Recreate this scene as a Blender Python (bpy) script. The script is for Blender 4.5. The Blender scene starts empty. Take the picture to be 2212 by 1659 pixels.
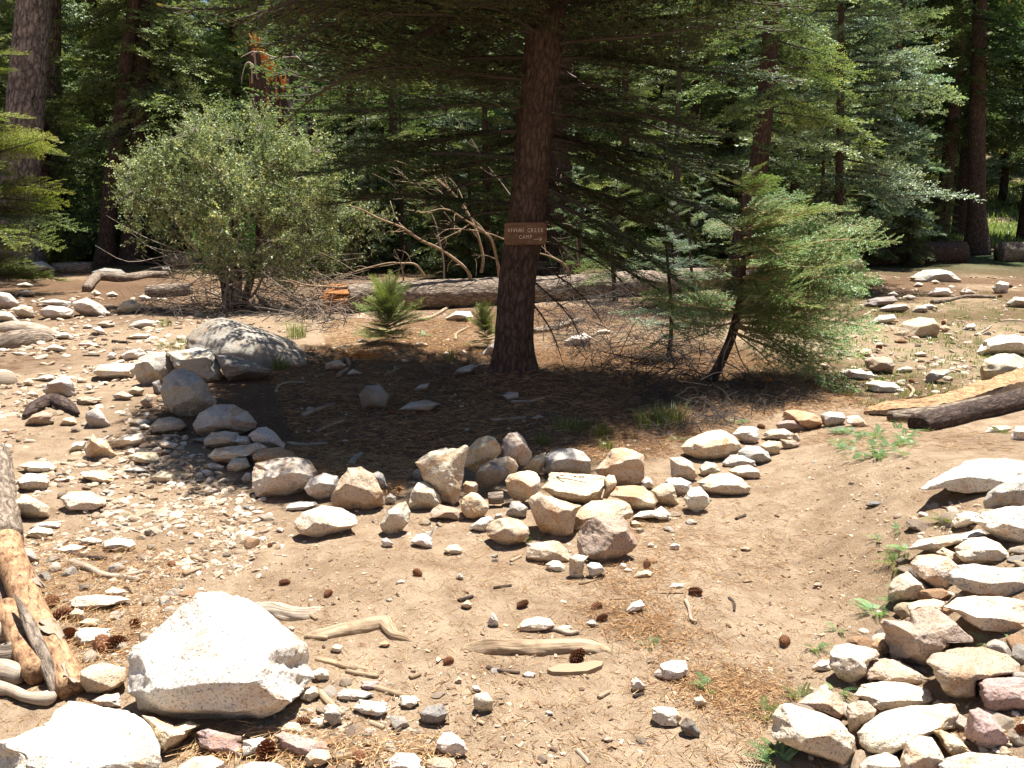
import bpy, math, random
import numpy as np
from mathutils import Vector, Matrix, Euler

sc = bpy.context.scene
col = sc.collection
R = math.radians

# ------------------------------------------------------------------ camera, world, sun, exposure
PITCH = R(11.8); EYE = 1.6; FPX = 1913.0; CX, CY = 1106.0, 829.5      # photo measured at 2212 x 1659
cam = bpy.data.cameras.new("camera"); cam_ob = bpy.data.objects.new("camera", cam); col.objects.link(cam_ob)
cam_ob.location = (0, 0, EYE); cam_ob.rotation_euler = (R(90) - PITCH, 0, 0)
cam.sensor_width = 36.0; cam.lens = 36.0 * FPX / 2212.0; cam.clip_start = 0.05; cam.clip_end = 900
sc.camera = cam_ob

SUN_EL, SUN_AZ = R(75), R(36)          # azimuth measured from +Y towards +X
SUN = Vector((math.sin(SUN_AZ) * math.cos(SUN_EL), math.cos(SUN_AZ) * math.cos(SUN_EL), math.sin(SUN_EL)))
world = bpy.data.worlds.new("World"); sc.world = world; world.use_nodes = True
wn = world.node_tree.nodes; wl = world.node_tree.links
sky = wn.new("ShaderNodeTexSky"); sky.sky_type = 'NISHITA'; sky.sun_disc = False
sky.sun_elevation = SUN_EL; sky.sun_rotation = SUN_AZ; sky.altitude = 2200; sky.dust_density = 0.6
wl.new(sky.outputs[0], wn["Background"].inputs[0]); wn["Background"].inputs[1].default_value = 0.052
sun = bpy.data.lights.new("sun", 'SUN'); sun.energy = 5.0; sun.angle = R(0.53); sun.color = (1.0, 0.965, 0.905)
sun_ob = bpy.data.objects.new("sun", sun); col.objects.link(sun_ob)
sun_ob.rotation_euler = SUN.to_track_quat('Z', 'Y').to_euler(); sun_ob.location = SUN * 60
sc.view_settings.view_transform = 'Standard'; sc.view_settings.look = 'None'
sc.view_settings.exposure = 1.58; sc.view_settings.gamma = 1.0; sc.view_settings.use_curve_mapping = False
sc.render.engine = 'CYCLES'
cy = sc.cycles
cy.use_denoising = True
try: cy.denoiser = 'OPENIMAGEDENOISE'; cy.denoising_input_passes = 'RGB_ALBEDO_NORMAL'; cy.denoising_prefilter = 'ACCURATE'
except Exception: pass
cy.max_bounces = 5; cy.diffuse_bounces = 3; cy.glossy_bounces = 1; cy.transmission_bounces = 3; cy.transparent_max_bounces = 4
cy.caustics_reflective = False; cy.caustics_refractive = False
cy.use_adaptive_sampling = True; cy.adaptive_threshold = 0.02

# ------------------------------------------------------------------ numeric helpers
def rng(s): return np.random.default_rng(s)

def _hash(ix, iy, iz, s):
    h = (ix.astype(np.uint32) * np.uint32(374761393) + iy.astype(np.uint32) * np.uint32(668265263)
         + iz.astype(np.uint32) * np.uint32(2147483647 - 58) + np.uint32(s * 144665 + 77))
    h = (h ^ (h >> np.uint32(13))) * np.uint32(1274126177)
    h = h ^ (h >> np.uint32(16)); h = h * np.uint32(2246822519); h = h ^ (h >> np.uint32(15))
    return h.astype(np.float64) / 4294967295.0 * 2 - 1

def vnoise(P, s=0):
    P = np.asarray(P, float); F = np.floor(P); f = P - F; f = f * f * f * (f * (f * 6 - 15) + 10)
    I = F.astype(np.int64); r = 0
    for dx in (0, 1):
        wx = f[..., 0] if dx else 1 - f[..., 0]
        for dy in (0, 1):
            wy = f[..., 1] if dy else 1 - f[..., 1]
            for dz in (0, 1):
                wz = f[..., 2] if dz else 1 - f[..., 2]
                r = r + wx * wy * wz * _hash(I[..., 0] + dx, I[..., 1] + dy, I[..., 2] + dz, s)
    return r

def fbm(P, octv=3, s=0, gain=0.5):
    P = np.asarray(P, float); a = 1; t = 0; n = 0
    for o in range(octv):
        t = t + a * vnoise(P * 2 ** o + 13.7 * o, s + o); n += a; a *= gain
    return t / n

def sstep(a, b, x):
    t = np.clip((x - a) / (b - a), 0, 1); return t * t * (3 - 2 * t)

def hgt(x, y):
    """height of the ground at x, y (arrays or numbers)"""
    x = np.asarray(x, float); y = np.asarray(y, float); z0 = np.zeros_like(x + y)
    P = np.stack([x + z0, y + z0, z0], -1)
    h = 0.05 * vnoise(P * 0.45, 3) + 0.022 * vnoise(P * 1.7, 4)
    h = h + 0.006 * vnoise(P * 6, 5)
    h = h + 0.30 * sstep(0, 1, np.clip((x - (1.05 + 0.10 * (y - 2.2))) / 1.1, 0, 1)) * (1 - sstep(4.2, 6.5, y)) # bank under the stone wall
    h = h + 0.10 * sstep(0.9, 0.0, np.hypot(x - 0.1, (y - 7.7)))                                        # mound at the fir's foot
    h = h + 0.05 * sstep(0, 5, -x) * sstep(9, 16, y)
    d = np.hypot(x, y)
    h = h + np.where(d > 58, (d - 58) * 0.20, 0)
    return h

def ray(px, py):
    u = (px - CX) / FPX; v = -(py - CY) / FPX
    return np.array([u, math.cos(PITCH) + v * math.sin(PITCH), -math.sin(PITCH) + v * math.cos(PITCH)])

def ground_at(px, py):
    """the point of the ground that a ray from the eye meets"""
    d = ray(px, py); lo = 0.8; hi = None; t = 1.0
    while t < 300:
        p = d * t
        if EYE + p[2] < float(hgt(p[0], p[1])): hi = t; break
        lo = t; t *= 1.03
    if hi is None: return np.array([d[0] * 60, d[1] * 60, 0.0])
    for _ in range(24):
        m = (lo + hi) / 2; p = d * m
        if EYE + p[2] < float(hgt(p[0], p[1])): hi = m
        else: lo = m
    p = d * hi; return np.array([p[0], p[1], EYE + p[2]])

def at_y(px, py, Y):
    d = ray(px, py); t = Y / d[1]; return np.array([d[0] * t, Y, EYE + d[2] * t])

def proj(P):
    x = P[..., 0]; y = P[..., 1]; z = P[..., 2] - EYE
    f = y * math.cos(PITCH) - z * math.sin(PITCH); v = y * math.sin(PITCH) + z * math.cos(PITCH)
    return CX + FPX * x / f, CY - FPX * v / f, f

# measuring grids over the photograph: origin and photo pixels per grid pixel
TILES = dict(A=(0, 0, .63291), B=(1300, 0, .63291), C=(2632, 0, .63291), D=(0, 950, .63291), E=(1300, 950, .63291),
             F=(2632, 950, .63291), G=(0, 1974, .63291), H=(1300, 1974, .63291), I=(2632, 1974, .63291),
             J=(1600, 1650, .5425), K=(2700, 600, .60277), P=(0, 0, 1.8228))
def tp(tile, x, y):
    a, b, s = TILES[tile]; return ((a + x * s) * 0.548611, (b + y * s) * 0.548611)

# ------------------------------------------------------------------ mesh container
class Geo:
    def __init__(s): s.v = []; s.f = []; s.t = []; s.n = 0
    def add(s, V, F, tint=0.5):
        V = np.asarray(V, float).reshape(-1, 3); F = np.asarray(F, int).reshape(-1, 3)
        s.v.append(V); s.f.append(F + s.n); s.n += len(V)
        t = np.asarray(tint, float)
        s.t.append(t if t.ndim == 2 else np.column_stack([np.broadcast_to(t, (len(V),)), V])); return s
    def arrays(s):
        return np.concatenate(s.v), np.concatenate(s.f), np.concatenate(s.t)
    def merge(s, arr, M=None, T=None, dt=0.0):
        V, F, t = arr
        if M is not None: V = V @ np.asarray(M).T
        if T is not None: V = V + np.asarray(T)
        return s.add(V, F, np.clip((t[:, 0] if t.ndim == 2 else t) + dt, 0, 1))

def mesh_from(name, V, F, tint=None, smooth=True):
    me = bpy.data.meshes.new(name); nv, nf = len(V), len(F)
    me.vertices.add(nv); me.vertices.foreach_set("co", np.ascontiguousarray(V, np.float32).ravel())
    me.loops.add(nf * 3); me.loops.foreach_set("vertex_index", np.ascontiguousarray(F, np.int32).ravel())
    me.polygons.add(nf); me.polygons.foreach_set("loop_start", np.arange(0, nf * 3, 3, dtype=np.int32))
    me.polygons.foreach_set("loop_total", np.full(nf, 3, np.int32))
    me.polygons.foreach_set("use_smooth", np.full(nf, bool(smooth)))
    if tint is not None:
        tint = np.asarray(tint)
        if tint.ndim == 2:
            a = me.attributes.new("grain", 'FLOAT_VECTOR', 'POINT'); a.data.foreach_set("vector", np.ascontiguousarray(tint[:, 1:], np.float32).ravel()); tint = tint[:, 0]
        a = me.attributes.new("tint", 'FLOAT', 'POINT'); a.data.foreach_set("value", np.ascontiguousarray(tint, np.float32))
    me.update(calc_edges=True)
    return me

def tag(o, label=None, cat=None, group=None, kind=None):
    if label: o["label"] = label
    if cat: o["category"] = cat
    if group: o["group"] = group
    if kind: o["kind"] = kind
    return o

def link(name, me, mat=None, parent=None, loc=(0, 0, 0), rot=None, scale=None, **k):
    o = bpy.data.objects.new(name, me); col.objects.link(o)
    if mat is not None and not me.materials: me.materials.append(mat)
    o.location = loc
    if rot is not None: o.rotation_euler = rot
    if scale is not None: o.scale = scale if hasattr(scale, '__len__') else (scale,) * 3
    if parent is not None: o.parent = parent
    return tag(o, **k)

def mk(name, geo, mat, parent=None, smooth=True, loc=None, **k):
    V, F, t = geo.arrays() if isinstance(geo, Geo) else geo
    if loc is not None: V = V - np.asarray(loc)
    return link(name, mesh_from(name, V, F, t, smooth), mat, parent, loc=(0, 0, 0) if loc is None else tuple(loc), **k)

def empty(name, loc, **k):
    o = bpy.data.objects.new(name, None); col.objects.link(o); o.location = tuple(loc); o.empty_display_size = 0.1
    return tag(o, **k)

def spline(pts, n):
    """Catmull-Rom through the points, n samples"""
    P = np.asarray(pts, float)
    if len(P) == 2: t = np.linspace(0, 1, n)[:, None]; return P[0] * (1 - t) + P[1] * t
    Q = np.vstack([2 * P[0] - P[1], P, 2 * P[-1] - P[-2]]); m = len(P) - 1
    u = np.linspace(0, m - 1e-9, n); i = u.astype(int); t = (u - i)[:, None]
    a, b, c, d = Q[i], Q[i + 1], Q[i + 2], Q[i + 3]
    return 0.5 * ((2 * b) + (-a + c) * t + (2 * a - 5 * b + 4 * c - d) * t ** 2 + (-a + 3 * b - 3 * c + d) * t ** 3)

def tube(pts, rad, segs=8, n=None, bark=0.0, bfreq=8.0, seed=0, tint=0.5, caps=True, smoothpath=True, stretch=0.25, wob=0.0):
    """a closed tapering tube; bark = depth of its relief as a share of the radius"""
    if n is None: n = max(2, len(pts))
    P = spline(pts, n) if smoothpath else np.asarray(pts, float)
    n = len(P)
    if wob: P = P + wob * np.stack([vnoise(P * 3 + k * 9.1, seed + k) for k in range(3)], -1)
    rr = np.interp(np.linspace(0, 1, n), np.linspace(0, 1, len(rad)), rad)
    T = np.gradient(P, axis=0); T /= np.linalg.norm(T, axis=1)[:, None] + 1e-12
    up = np.array([0, 0, 1.0]) if abs(T[0][2]) < 0.8 else np.array([1.0, 0, 0])
    N = np.empty_like(P); v = up - T[0] * (up @ T[0]); v /= np.linalg.norm(v); N[0] = v
    for i in range(1, n):
        v = N[i - 1] - T[i] * (N[i - 1] @ T[i]); v /= np.linalg.norm(v) + 1e-12; N[i] = v
    B = np.cross(T, N)
    a = np.linspace(0, 2 * math.pi, segs, endpoint=False)
    ca, sa = np.cos(a), np.sin(a)
    r = rr[:, None] * np.ones(segs)
    if bark:
        L = np.concatenate([[0], np.cumsum(np.linalg.norm(np.diff(P, axis=0), axis=1))])
        Q = np.stack([ca[None] * rr.mean() * bfreq + 0 * L[:, None], sa[None] * rr.mean() * bfreq + 0 * L[:, None], (L[:, None] * bfreq * stretch) + 0 * ca[None]], -1)
        q = 1 - 2 * np.abs(fbm(Q, 3, seed + 5)); r = r * (1 + bark * q + bark * 0.8 * vnoise(Q * 0.35, seed + 9))
    V = P[:, None] + N[:, None] * (r * ca)[..., None] + B[:, None] * (r * sa)[..., None]
    V = V.reshape(-1, 3); i = np.arange(n - 1)[:, None] * segs; j = np.arange(segs)[None]; k = (j + 1) % segs
    q0, q1, q2, q3 = i + j, i + k, i + segs + k, i + segs + j
    F = np.concatenate([np.stack([q0, q1, q2], -1).reshape(-1, 3), np.stack([q0, q2, q3], -1).reshape(-1, 3)])
    if caps:
        V = np.vstack([V, P[0], P[-1]]); c0, c1 = len(V) - 2, len(V) - 1; j = np.arange(segs); k = (j + 1) % segs; e = (n - 1) * segs
        F = np.concatenate([F, np.stack([k, j, np.full(segs, c0)], -1), np.stack([e + j, e + k, np.full(segs, c1)], -1)])
    L = np.concatenate([[0], np.cumsum(np.linalg.norm(np.diff(P, axis=0), axis=1))]); m_ = rr.mean(); G = np.stack([np.tile(ca * m_, n), np.tile(sa * m_, n), np.repeat(L, segs)], -1)
    if caps: G = np.vstack([G, [0, 0, 0], [0, 0, L[-1]]])
    return V, F, np.column_stack([np.full(len(V), tint), G + seed * .37])

def box(cx, cy, cz, sx, sy, sz):
    V = np.array([[x, y, z] for x in (-.5, .5) for y in (-.5, .5) for z in (-.5, .5)]) * (sx, sy, sz) + (cx, cy, cz)
    F = [[0, 1, 3], [0, 3, 2], [4, 6, 7], [4, 7, 5], [0, 4, 5], [0, 5, 1], [2, 3, 7], [2, 7, 6], [0, 2, 6], [0, 6, 4], [1, 5, 7], [1, 7, 3]]
    return V, np.array(F), np.full(8, .5)

_ico = {}
def ico(level):
    if level in _ico: return _ico[level]
    if level == 0:
        g = (1 + 5 ** .5) / 2
        V = np.array([[-1, g, 0], [1, g, 0], [-1, -g, 0], [1, -g, 0], [0, -1, g], [0, 1, g], [0, -1, -g], [0, 1, -g], [g, 0, -1], [g, 0, 1], [-g, 0, -1], [-g, 0, 1]], float)
        F = np.array([[0, 11, 5], [0, 5, 1], [0, 1, 7], [0, 7, 10], [0, 10, 11], [1, 5, 9], [5, 11, 4], [11, 10, 2], [10, 7, 6], [7, 1, 8], [3, 9, 4], [3, 4, 2], [3, 2, 6], [3, 6, 8], [3, 8, 9], [4, 9, 5], [2, 4, 11], [6, 2, 10], [8, 6, 7], [9, 8, 1]])
    else:
        V, F = ico(level - 1); E = np.sort(np.concatenate([F[:, [0, 1]], F[:, [1, 2]], F[:, [2, 0]]]), axis=1)
        U, inv = np.unique(E, axis=0, return_inverse=True); inv = inv.ravel(); m = len(F); nV = (V[U[:, 0]] + V[U[:, 1]]) / 2
        a, b, c = inv[:m] + len(V), inv[m:2 * m] + len(V), inv[2 * m:] + len(V)
        F = np.concatenate([np.stack([F[:, 0], a, c], 1), np.stack([F[:, 1], b, a], 1), np.stack([F[:, 2], c, b], 1), np.stack([a, b, c], 1)])
        V = np.vstack([V, nV])
    V = V / np.linalg.norm(V, axis=1)[:, None]; _ico[level] = (V, F); return V, F

# ------------------------------------------------------------------ materials
def newmat(name):
    m = bpy.data.materials.new(name); m.use_nodes = True; nt = m.node_tree; nt.nodes.clear()
    out = nt.nodes.new("ShaderNodeOutputMaterial"); b = nt.nodes.new("ShaderNodeBsdfPrincipled")
    nt.links.new(b.outputs[0], out.inputs[0])
    return m, nt, b, out
class N:
    """small node writer"""
    def __init__(s, nt): s.nt = nt
    def n(s, t, **k):
        x = s.nt.nodes.new(t)
        for a, b in k.items(): setattr(x, a, b)
        return x
    def l(s, a, b): s.nt.links.new(a, b)
    def coord(s, kind="Object"): return s.n("ShaderNodeTexCoord").outputs[kind]
    def mapping(s, v, sc):
        m = s.n("ShaderNodeMapping"); s.l(v, m.inputs[0]); m.inputs['Scale'].default_value = sc; return m.outputs[0]
    def noise(s, v, scale, detail=4, rough=0.6, dist=0.0):
        x = s.n("ShaderNodeTexNoise"); s.l(v, x.inputs['Vector']); x.inputs['Scale'].default_value = scale
        x.inputs['Detail'].default_value = detail; x.inputs['Roughness'].default_value = rough; x.inputs['Distortion'].default_value = dist; return x.outputs[0]
    def voro(s, v, scale, feature='F1', out=0, rnd=1.0):
        x = s.n("ShaderNodeTexVoronoi", feature=feature); s.l(v, x.inputs['Vector']); x.inputs['Scale'].default_value = scale
        x.inputs['Randomness'].default_value = rnd; return x.outputs[out]
    def ramp(s, f, stops, interp='LINEAR'):
        x = s.n("ShaderNodeValToRGB"); s.l(f, x.inputs[0]); cr = x.color_ramp; cr.interpolation = interp
        while len(cr.elements) < len(stops): cr.elements.new(0.5)
        for e, (p, c) in zip(cr.elements, stops):
            e.position = p; e.color = (c, c, c, 1) if isinstance(c, (int, float)) else (*c, 1)
        return x.outputs[0]
    def mix(s, f, a, b, mode='MIX'):
        x = s.n("ShaderNodeMix", data_type='RGBA', blend_type=mode)
        for k, val in ((0, f), (6, a), (7, b)):
            sock = x.inputs[k]
            if isinstance(val, (int, float)): sock.default_value = val if k == 0 else (val, val, val, 1)
            elif isinstance(val, tuple): sock.default_value = (*val, 1)
            else: s.l(val, sock)
        return x.outputs[2]
    def math(s, op, a, b=0.0):
        x = s.n("ShaderNodeMath", operation=op)
        for sock, val in ((x.inputs[0], a), (x.inputs[1], b)):
            if isinstance(val, (int, float)): sock.default_value = val
            else: s.l(val, sock)
        return x.outputs[0]
    def bump(s, h, strength, dist, normal=None):
        x = s.n("ShaderNodeBump"); s.l(h, x.inputs['Height']); x.inputs['Strength'].default_value = strength; x.inputs['Distance'].default_value = dist
        if normal is not None: s.l(normal, x.inputs['Normal'])
        return x.outputs[0]

def mat_granite(name="granite", speck=1.0):
    m, nt, b, out = newmat(name); q = N(nt); c = q.coord("Object")
    info = q.n("ShaderNodeObjectInfo"); add = q.n("ShaderNodeVectorMath", operation='ADD'); q.l(c, add.inputs[0])
    sc_ = q.n("ShaderNodeVectorMath", operation='SCALE'); q.l(info.outputs['Color'], sc_.inputs[0]); sc_.inputs['Scale'].default_value = 31
    cmb = q.n("ShaderNodeCombineXYZ"); r = q.math('MULTIPLY', info.outputs['Random'], 40.0); q.l(r, cmb.inputs[0]); q.l(r, cmb.inputs[1]); q.l(cmb.outputs[0], add.inputs[1]); v = add.outputs[0]
    base = info.outputs['Color']
    big = q.noise(v, 6, 4, .6, .6)
    col1 = q.mix(q.ramp(big, [(.35, 0.0), (.7, 1.0)]), q.mix(1.0, base, (.80, .76, .72), 'MULTIPLY'), base)
    stain = q.ramp(q.noise(v, 4.2, 6, .68, 1.6), [(.50, 0.0), (.63, 1.0)])
    col2 = q.mix(q.math('MULTIPLY', stain, .62), col1, q.mix(1.0, base, (.70, .44, .22), 'MULTIPLY'))
    sp = q.ramp(q.noise(v, 120, 3, .65), [(.55, 0.0), (.64, 1.0)])
    sp2 = q.ramp(q.noise(v, 260, 1, .5), [(.60, 0.0), (.70, 1.0)])
    col3 = q.mix(q.math('MULTIPLY', sp, .75 * speck), col2, (.10, .095, .09))
    col4 = q.mix(q.math('MULTIPLY', sp2, .6 * speck), col3, (.16, .15, .14))
    lich = q.ramp(q.noise(v, 19, 5, .7, .8), [(.60, 0.0), (.66, 1.0)])
    col5 = q.mix(q.math('MULTIPLY', lich, .5), col4, (.16, .16, .15))
    q.l(col5, b.inputs['Base Color']); b.inputs['Roughness'].default_value = .85; b.inputs['Specular IOR Level'].default_value = .25
    h1 = q.noise(v, 28, 6, .7); h2 = q.noise(v, 140, 3, .6)
    n0 = q.bump(q.noise(v, 11, 5, .65), .5, .03); n1 = q.bump(h1, .8, .014, n0); n2 = q.bump(h2, .6, .005, n1); q.l(n2, b.inputs['Normal'])
    return m

def mat_bark(name, dark, light, scale=1.0, bump=.02):
    m, nt, b, out = newmat(name); q = N(nt); c = q.n("ShaderNodeAttribute", attribute_name="grain").outputs['Vector']
    wob = q.n("ShaderNodeTexNoise"); q.l(c, wob.inputs['Vector']); wob.inputs['Scale'].default_value = 14 * scale; wob.inputs['Detail'].default_value = 3
    c2 = q.mix(.055 / scale, c, wob.outputs[1], 'ADD'); s = q.mapping(c2, (1, 1, .22)); pl = q.voro(s, 30 * scale, 'DISTANCE_TO_EDGE'); pn = q.noise(q.mapping(c, (1, 1, .16)), 55 * scale, 6, .72, .6)
    crack = q.ramp(pl, [(0.0, 0.0), (.30, 1.0)]); h = q.math('ADD', q.math('MULTIPLY', crack, .38), q.math('MULTIPLY', pn, 1.15))
    colr = q.mix(q.ramp(h, [(.45, 0.0), (.98, 1.0)]), dark, light)
    colr = q.mix(q.ramp(q.noise(c, 3, 3, .6), [(.4, 0.0), (.65, .45)]), colr, q.mix(1.0, colr, (.65, .60, .58), 'MULTIPLY'))
    q.l(colr, b.inputs['Base Color']); b.inputs['Roughness'].default_value = .95; b.inputs['Specular IOR Level'].default_value = .15
    q.l(q.bump(h, .9, bump), b.inputs['Normal']); return m

def mat_wood(name, a, bcol, scale=1.0, axis=(1, 1, .06), obj=False):
    """bare weathered wood; tint attribute is not used"""
    m, nt, b, out = newmat(name); q = N(nt); c = q.coord("Object") if obj else q.n("ShaderNodeAttribute", attribute_name="grain").outputs['Vector']
    f = q.noise(q.mapping(c, axis), 90 * scale, 5, .7, .5); g = q.noise(c, 9, 4, .65, .8)
    colr = q.mix(q.ramp(f, [(.38, 0.0), (.62, 1.0)]), a, bcol); colr = q.mix(q.ramp(f, [(.30, .85), (.43, 0.0)]), colr, q_mul(a, .28))
    colr = q.mix(q.ramp(g, [(.45, 0.0), (.7, .75)]), colr, q.mix(1.0, colr, (.58, .46, .38), 'MULTIPLY'))
    q.l(colr, b.inputs['Base Color']); b.inputs['Roughness'].default_value = .8; b.inputs['Specular IOR Level'].default_value = .2
    q.l(q.bump(f, .6, .006), b.inputs['Normal']); return m

def mat_leaf(name, dark, light, odd=None, trans=.45):
    """foliage: colour runs with the per-leaf attribute tint, and a little from tree to tree"""
    m, nt, b, out = newmat(name); q = N(nt); nt.nodes.remove(b)
    at = q.n("ShaderNodeAttribute", attribute_name="tint").outputs['Fac']; info = q.n("ShaderNodeObjectInfo")
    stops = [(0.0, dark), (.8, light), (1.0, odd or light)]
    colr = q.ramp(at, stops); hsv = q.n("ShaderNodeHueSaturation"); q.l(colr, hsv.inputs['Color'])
    q.l(q.math('ADD', q.math('MULTIPLY', info.outputs['Random'], .035), .482), hsv.inputs['Hue'])
    q.l(q.math('ADD', q.math('MULTIPLY', info.outputs['Random'], .5), .75), hsv.inputs['Value'])
    d = q.n("ShaderNodeBsdfDiffuse"); t = q.n("ShaderNodeBsdfTranslucent"); g = q.n("ShaderNodeBsdfGlossy"); g.inputs['Roughness'].default_value = .42
    g.inputs['Color'].default_value = (.8, .85, .9, 1)
    q.l(hsv.outputs[0], d.inputs[0]); q.l(q.mix(1.0, hsv.outputs[0], (1.0, 1.0, .55), 'MULTIPLY'), t.inputs[0])
    mx = q.n("ShaderNodeMixShader"); mx.inputs[0].default_value = trans; q.l(d.outputs[0], mx.inputs[1]); q.l(t.outputs[0], mx.inputs[2])
    m2 = q.n("ShaderNodeMixShader"); m2.inputs[0].default_value = .022; q.l(mx.outputs[0], m2.inputs[1]); q.l(g.outputs[0], m2.inputs[2])
    q.l(m2.outputs[0], out.inputs[0]); return m

def mat_plain(name, colr, rough=.8, tintmul=None):
    m, nt, b, out = newmat(name); q = N(nt)
    if tintmul:
        at = q.n("ShaderNodeAttribute", attribute_name="tint").outputs['Fac']; q.l(q.ramp(at, tintmul), b.inputs['Base Color'])
    else:
        c = q.coord("Object"); q.l(q.mix(q.noise(c, 30, 4, .6), q_mul(colr, .8), q_mul(colr, 1.2)), b.inputs['Base Color'])
    b.inputs['Roughness'].default_value = rough; b.inputs['Specular IOR Level'].default_value = .2; return m
def q_mul(c, k): return tuple(min(1, x * k) for x in c)

def mat_ground():
    m, nt, b, out = newmat("forest_soil"); q = N(nt); c = q.coord("Object")
    big = q.noise(c, .9, 4, .6, .5); mid = q.noise(c, 7, 5, .65, .4); fine = q.noise(c, 60, 4, .7); gr = q.noise(c, 240, 2, .6)
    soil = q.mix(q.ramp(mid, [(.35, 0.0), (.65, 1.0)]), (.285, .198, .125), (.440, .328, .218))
    duff = q.mix(q.ramp(fine, [(.35, 0.0), (.65, 1.0)]), (.075, .044, .027), (.225, .135, .076))  # needle duff, its colour darkened further to deepen the shade under the fir
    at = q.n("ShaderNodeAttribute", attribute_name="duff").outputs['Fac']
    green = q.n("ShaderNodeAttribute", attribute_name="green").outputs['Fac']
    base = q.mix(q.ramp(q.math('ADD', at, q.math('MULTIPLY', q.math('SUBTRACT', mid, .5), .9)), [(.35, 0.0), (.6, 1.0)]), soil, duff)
    base = q.mix(q.ramp(big, [(.42, .0), (.66, .6)]), base, q.mix(1.0, base, (.68, .62, .57), 'MULTIPLY')); base = q.mix(q.ramp(q.noise(c, 2.6, 5, .7, 1.0), [(.54, .0), (.68, .45)]), base, q.mix(1.0, base, (.62, .52, .44), 'MULTIPLY'))
    chips = q.ramp(q.voro(q.mapping(c, (1, 1.6, 1)), 75, 'F1'), [(.14, 1.0), (.22, 0.0)])
    chipm = q.math('MULTIPLY', chips, q.ramp(q.noise(c, 33, 3, .6), [(.50, 0.0), (.60, 1.0)]))
    base = q.mix(q.math('MULTIPLY', chipm, .75), base, (.43, .34, .24))
    grc = q.ramp(gr, [(.60, 0.0), (.68, 1.0)]); base = q.mix(q.math('MULTIPLY', grc, .55), base, (.42, .33, .24))
    grd = q.ramp(q.noise(c, 110, 3, .7), [(.30, 1.0), (.42, 0.0)]); base = q.mix(q.math('MULTIPLY', grd, .5), base, (.045, .028, .018))
    gm = q.math('MULTIPLY', green, q.ramp(mid, [(.48, 0.0), (.62, .7)])); base = q.mix(gm, base, (.085, .13, .035))
    far = q.n("ShaderNodeAttribute", attribute_name="undergrowth").outputs['Fac']; base = q.mix(far, base, q.mix(q.ramp(mid, [(.4, 0.0), (.6, 1.0)]), (.030, .042, .018), (.060, .085, .032)))
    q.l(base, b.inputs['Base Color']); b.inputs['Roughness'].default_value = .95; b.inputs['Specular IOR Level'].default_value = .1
    h = q.math('ADD', fine, q.math('MULTIPLY', gr, .7)); n1 = q.bump(h, 1.0, .014); n2 = q.bump(mid, .5, .03, n1); q.l(n2, b.inputs['Normal'])
    return m

GRANITE = mat_granite()
M_SOIL = mat_ground()
M_BARK = mat_bark("fir_bark", (.026, .018, .015), (.112, .078, .062))
M_BARKGREY = mat_bark("old_fir_bark", (.035, .028, .026), (.31, .265, .240), .55, .04)
M_BARKDEAD = mat_bark("dead_bark", (.075, .055, .042), (.34, .27, .205), 1.0, .02)
M_WOODGREY = mat_wood("weathered_wood", (.24, .19, .14), (.42, .35, .27), 1.0)
M_WOODPALE = mat_wood("pale_bare_wood", (.20, .14, .085), (.38, .285, .185), 1.0)
M_WOODORANGE = mat_wood("broken_orange_wood", (.30, .095, .022), (.60, .27, .075), .8, (1, 1, .1))
M_PLANK = mat_wood("torn_plank_face", (.17, .085, .040), (.46, .30, .155), .8, (.06, 1, 1))
M_PEELED = mat_wood("peeled_log_wood", (.15, .075, .042), (.42, .27, .145), .55, (1, 1, .3))
M_TWIG = mat_plain("dry_twigs", (.20, .155, .115)); M_TWIGDARK = mat_plain("dark_twigs", (.060, .048, .040)); M_TWIGGREY = mat_plain("grey_twigs", (.30, .25, .20))
M_FIR = mat_leaf("fir_needles", (.024, .056, .020), (.225, .285, .110), (.34, .34, .13), .34)
M_FIRBLUE = mat_leaf("blue_fir_needles", (.032, .080, .050), (.29, .38, .245), (.36, .42, .22), .34)
M_FIRBRIGHT = mat_leaf("young_fir_needles", (.040, .095, .022), (.180, .300, .090), (.34, .33, .12), .36)
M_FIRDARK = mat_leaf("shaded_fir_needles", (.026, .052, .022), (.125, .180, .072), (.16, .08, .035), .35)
M_PINE = mat_leaf("pine_needles", (.045, .095, .055), (.30, .385, .245), (.26, .31, .17))
M_OAK = mat_leaf("oak_leaves", (.066, .088, .038), (.30, .34, .175), (.44, .40, .19), .34)
M_CEDAR = mat_leaf("cedar_sprays", (.060, .115, .022), (.27, .34, .070), (.40, .37, .10))
M_SEEDLING = mat_leaf("seedling_sprays", (.09, .17, .03), (.34, .46, .10), (.40, .42, .12), .4)
M_BROAD = mat_leaf("broad_leaves", (.030, .080, .020), (.12, .23, .05), (.24, .30, .06), .5)
M_GRASS = mat_leaf("grass_blades", (.070, .115, .025), (.24, .28, .085), (.42, .36, .19), .4)
M_HERB = mat_leaf("herb_leaves", (.060, .14, .050), (.22, .33, .14), (.33, .36, .12), .35)
M_NEEDLES = mat_plain("fallen_needles", (0, 0, 0), .7, [(0, (.14, .065, .030)), (.6, (.36, .20, .085)), (1, (.55, .38, .20))])
M_PEBBLE = mat_plain("pebbles", (0, 0, 0), .85, [(0, (.15, .10, .065)), (.5, (.32, .24, .165)), (1, (.50, .42, .33))])
M_CONE = mat_plain("pine_cone_scales", (0, 0, 0), .7, [(0, (.07, .030, .018)), (.6, (.22, .095, .045)), (1, (.36, .18, .09))])
M_MEADOW = mat_leaf("meadow_grass", (.10, .16, .04), (.26, .34, .11), (.36, .38, .16), .4)
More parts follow.
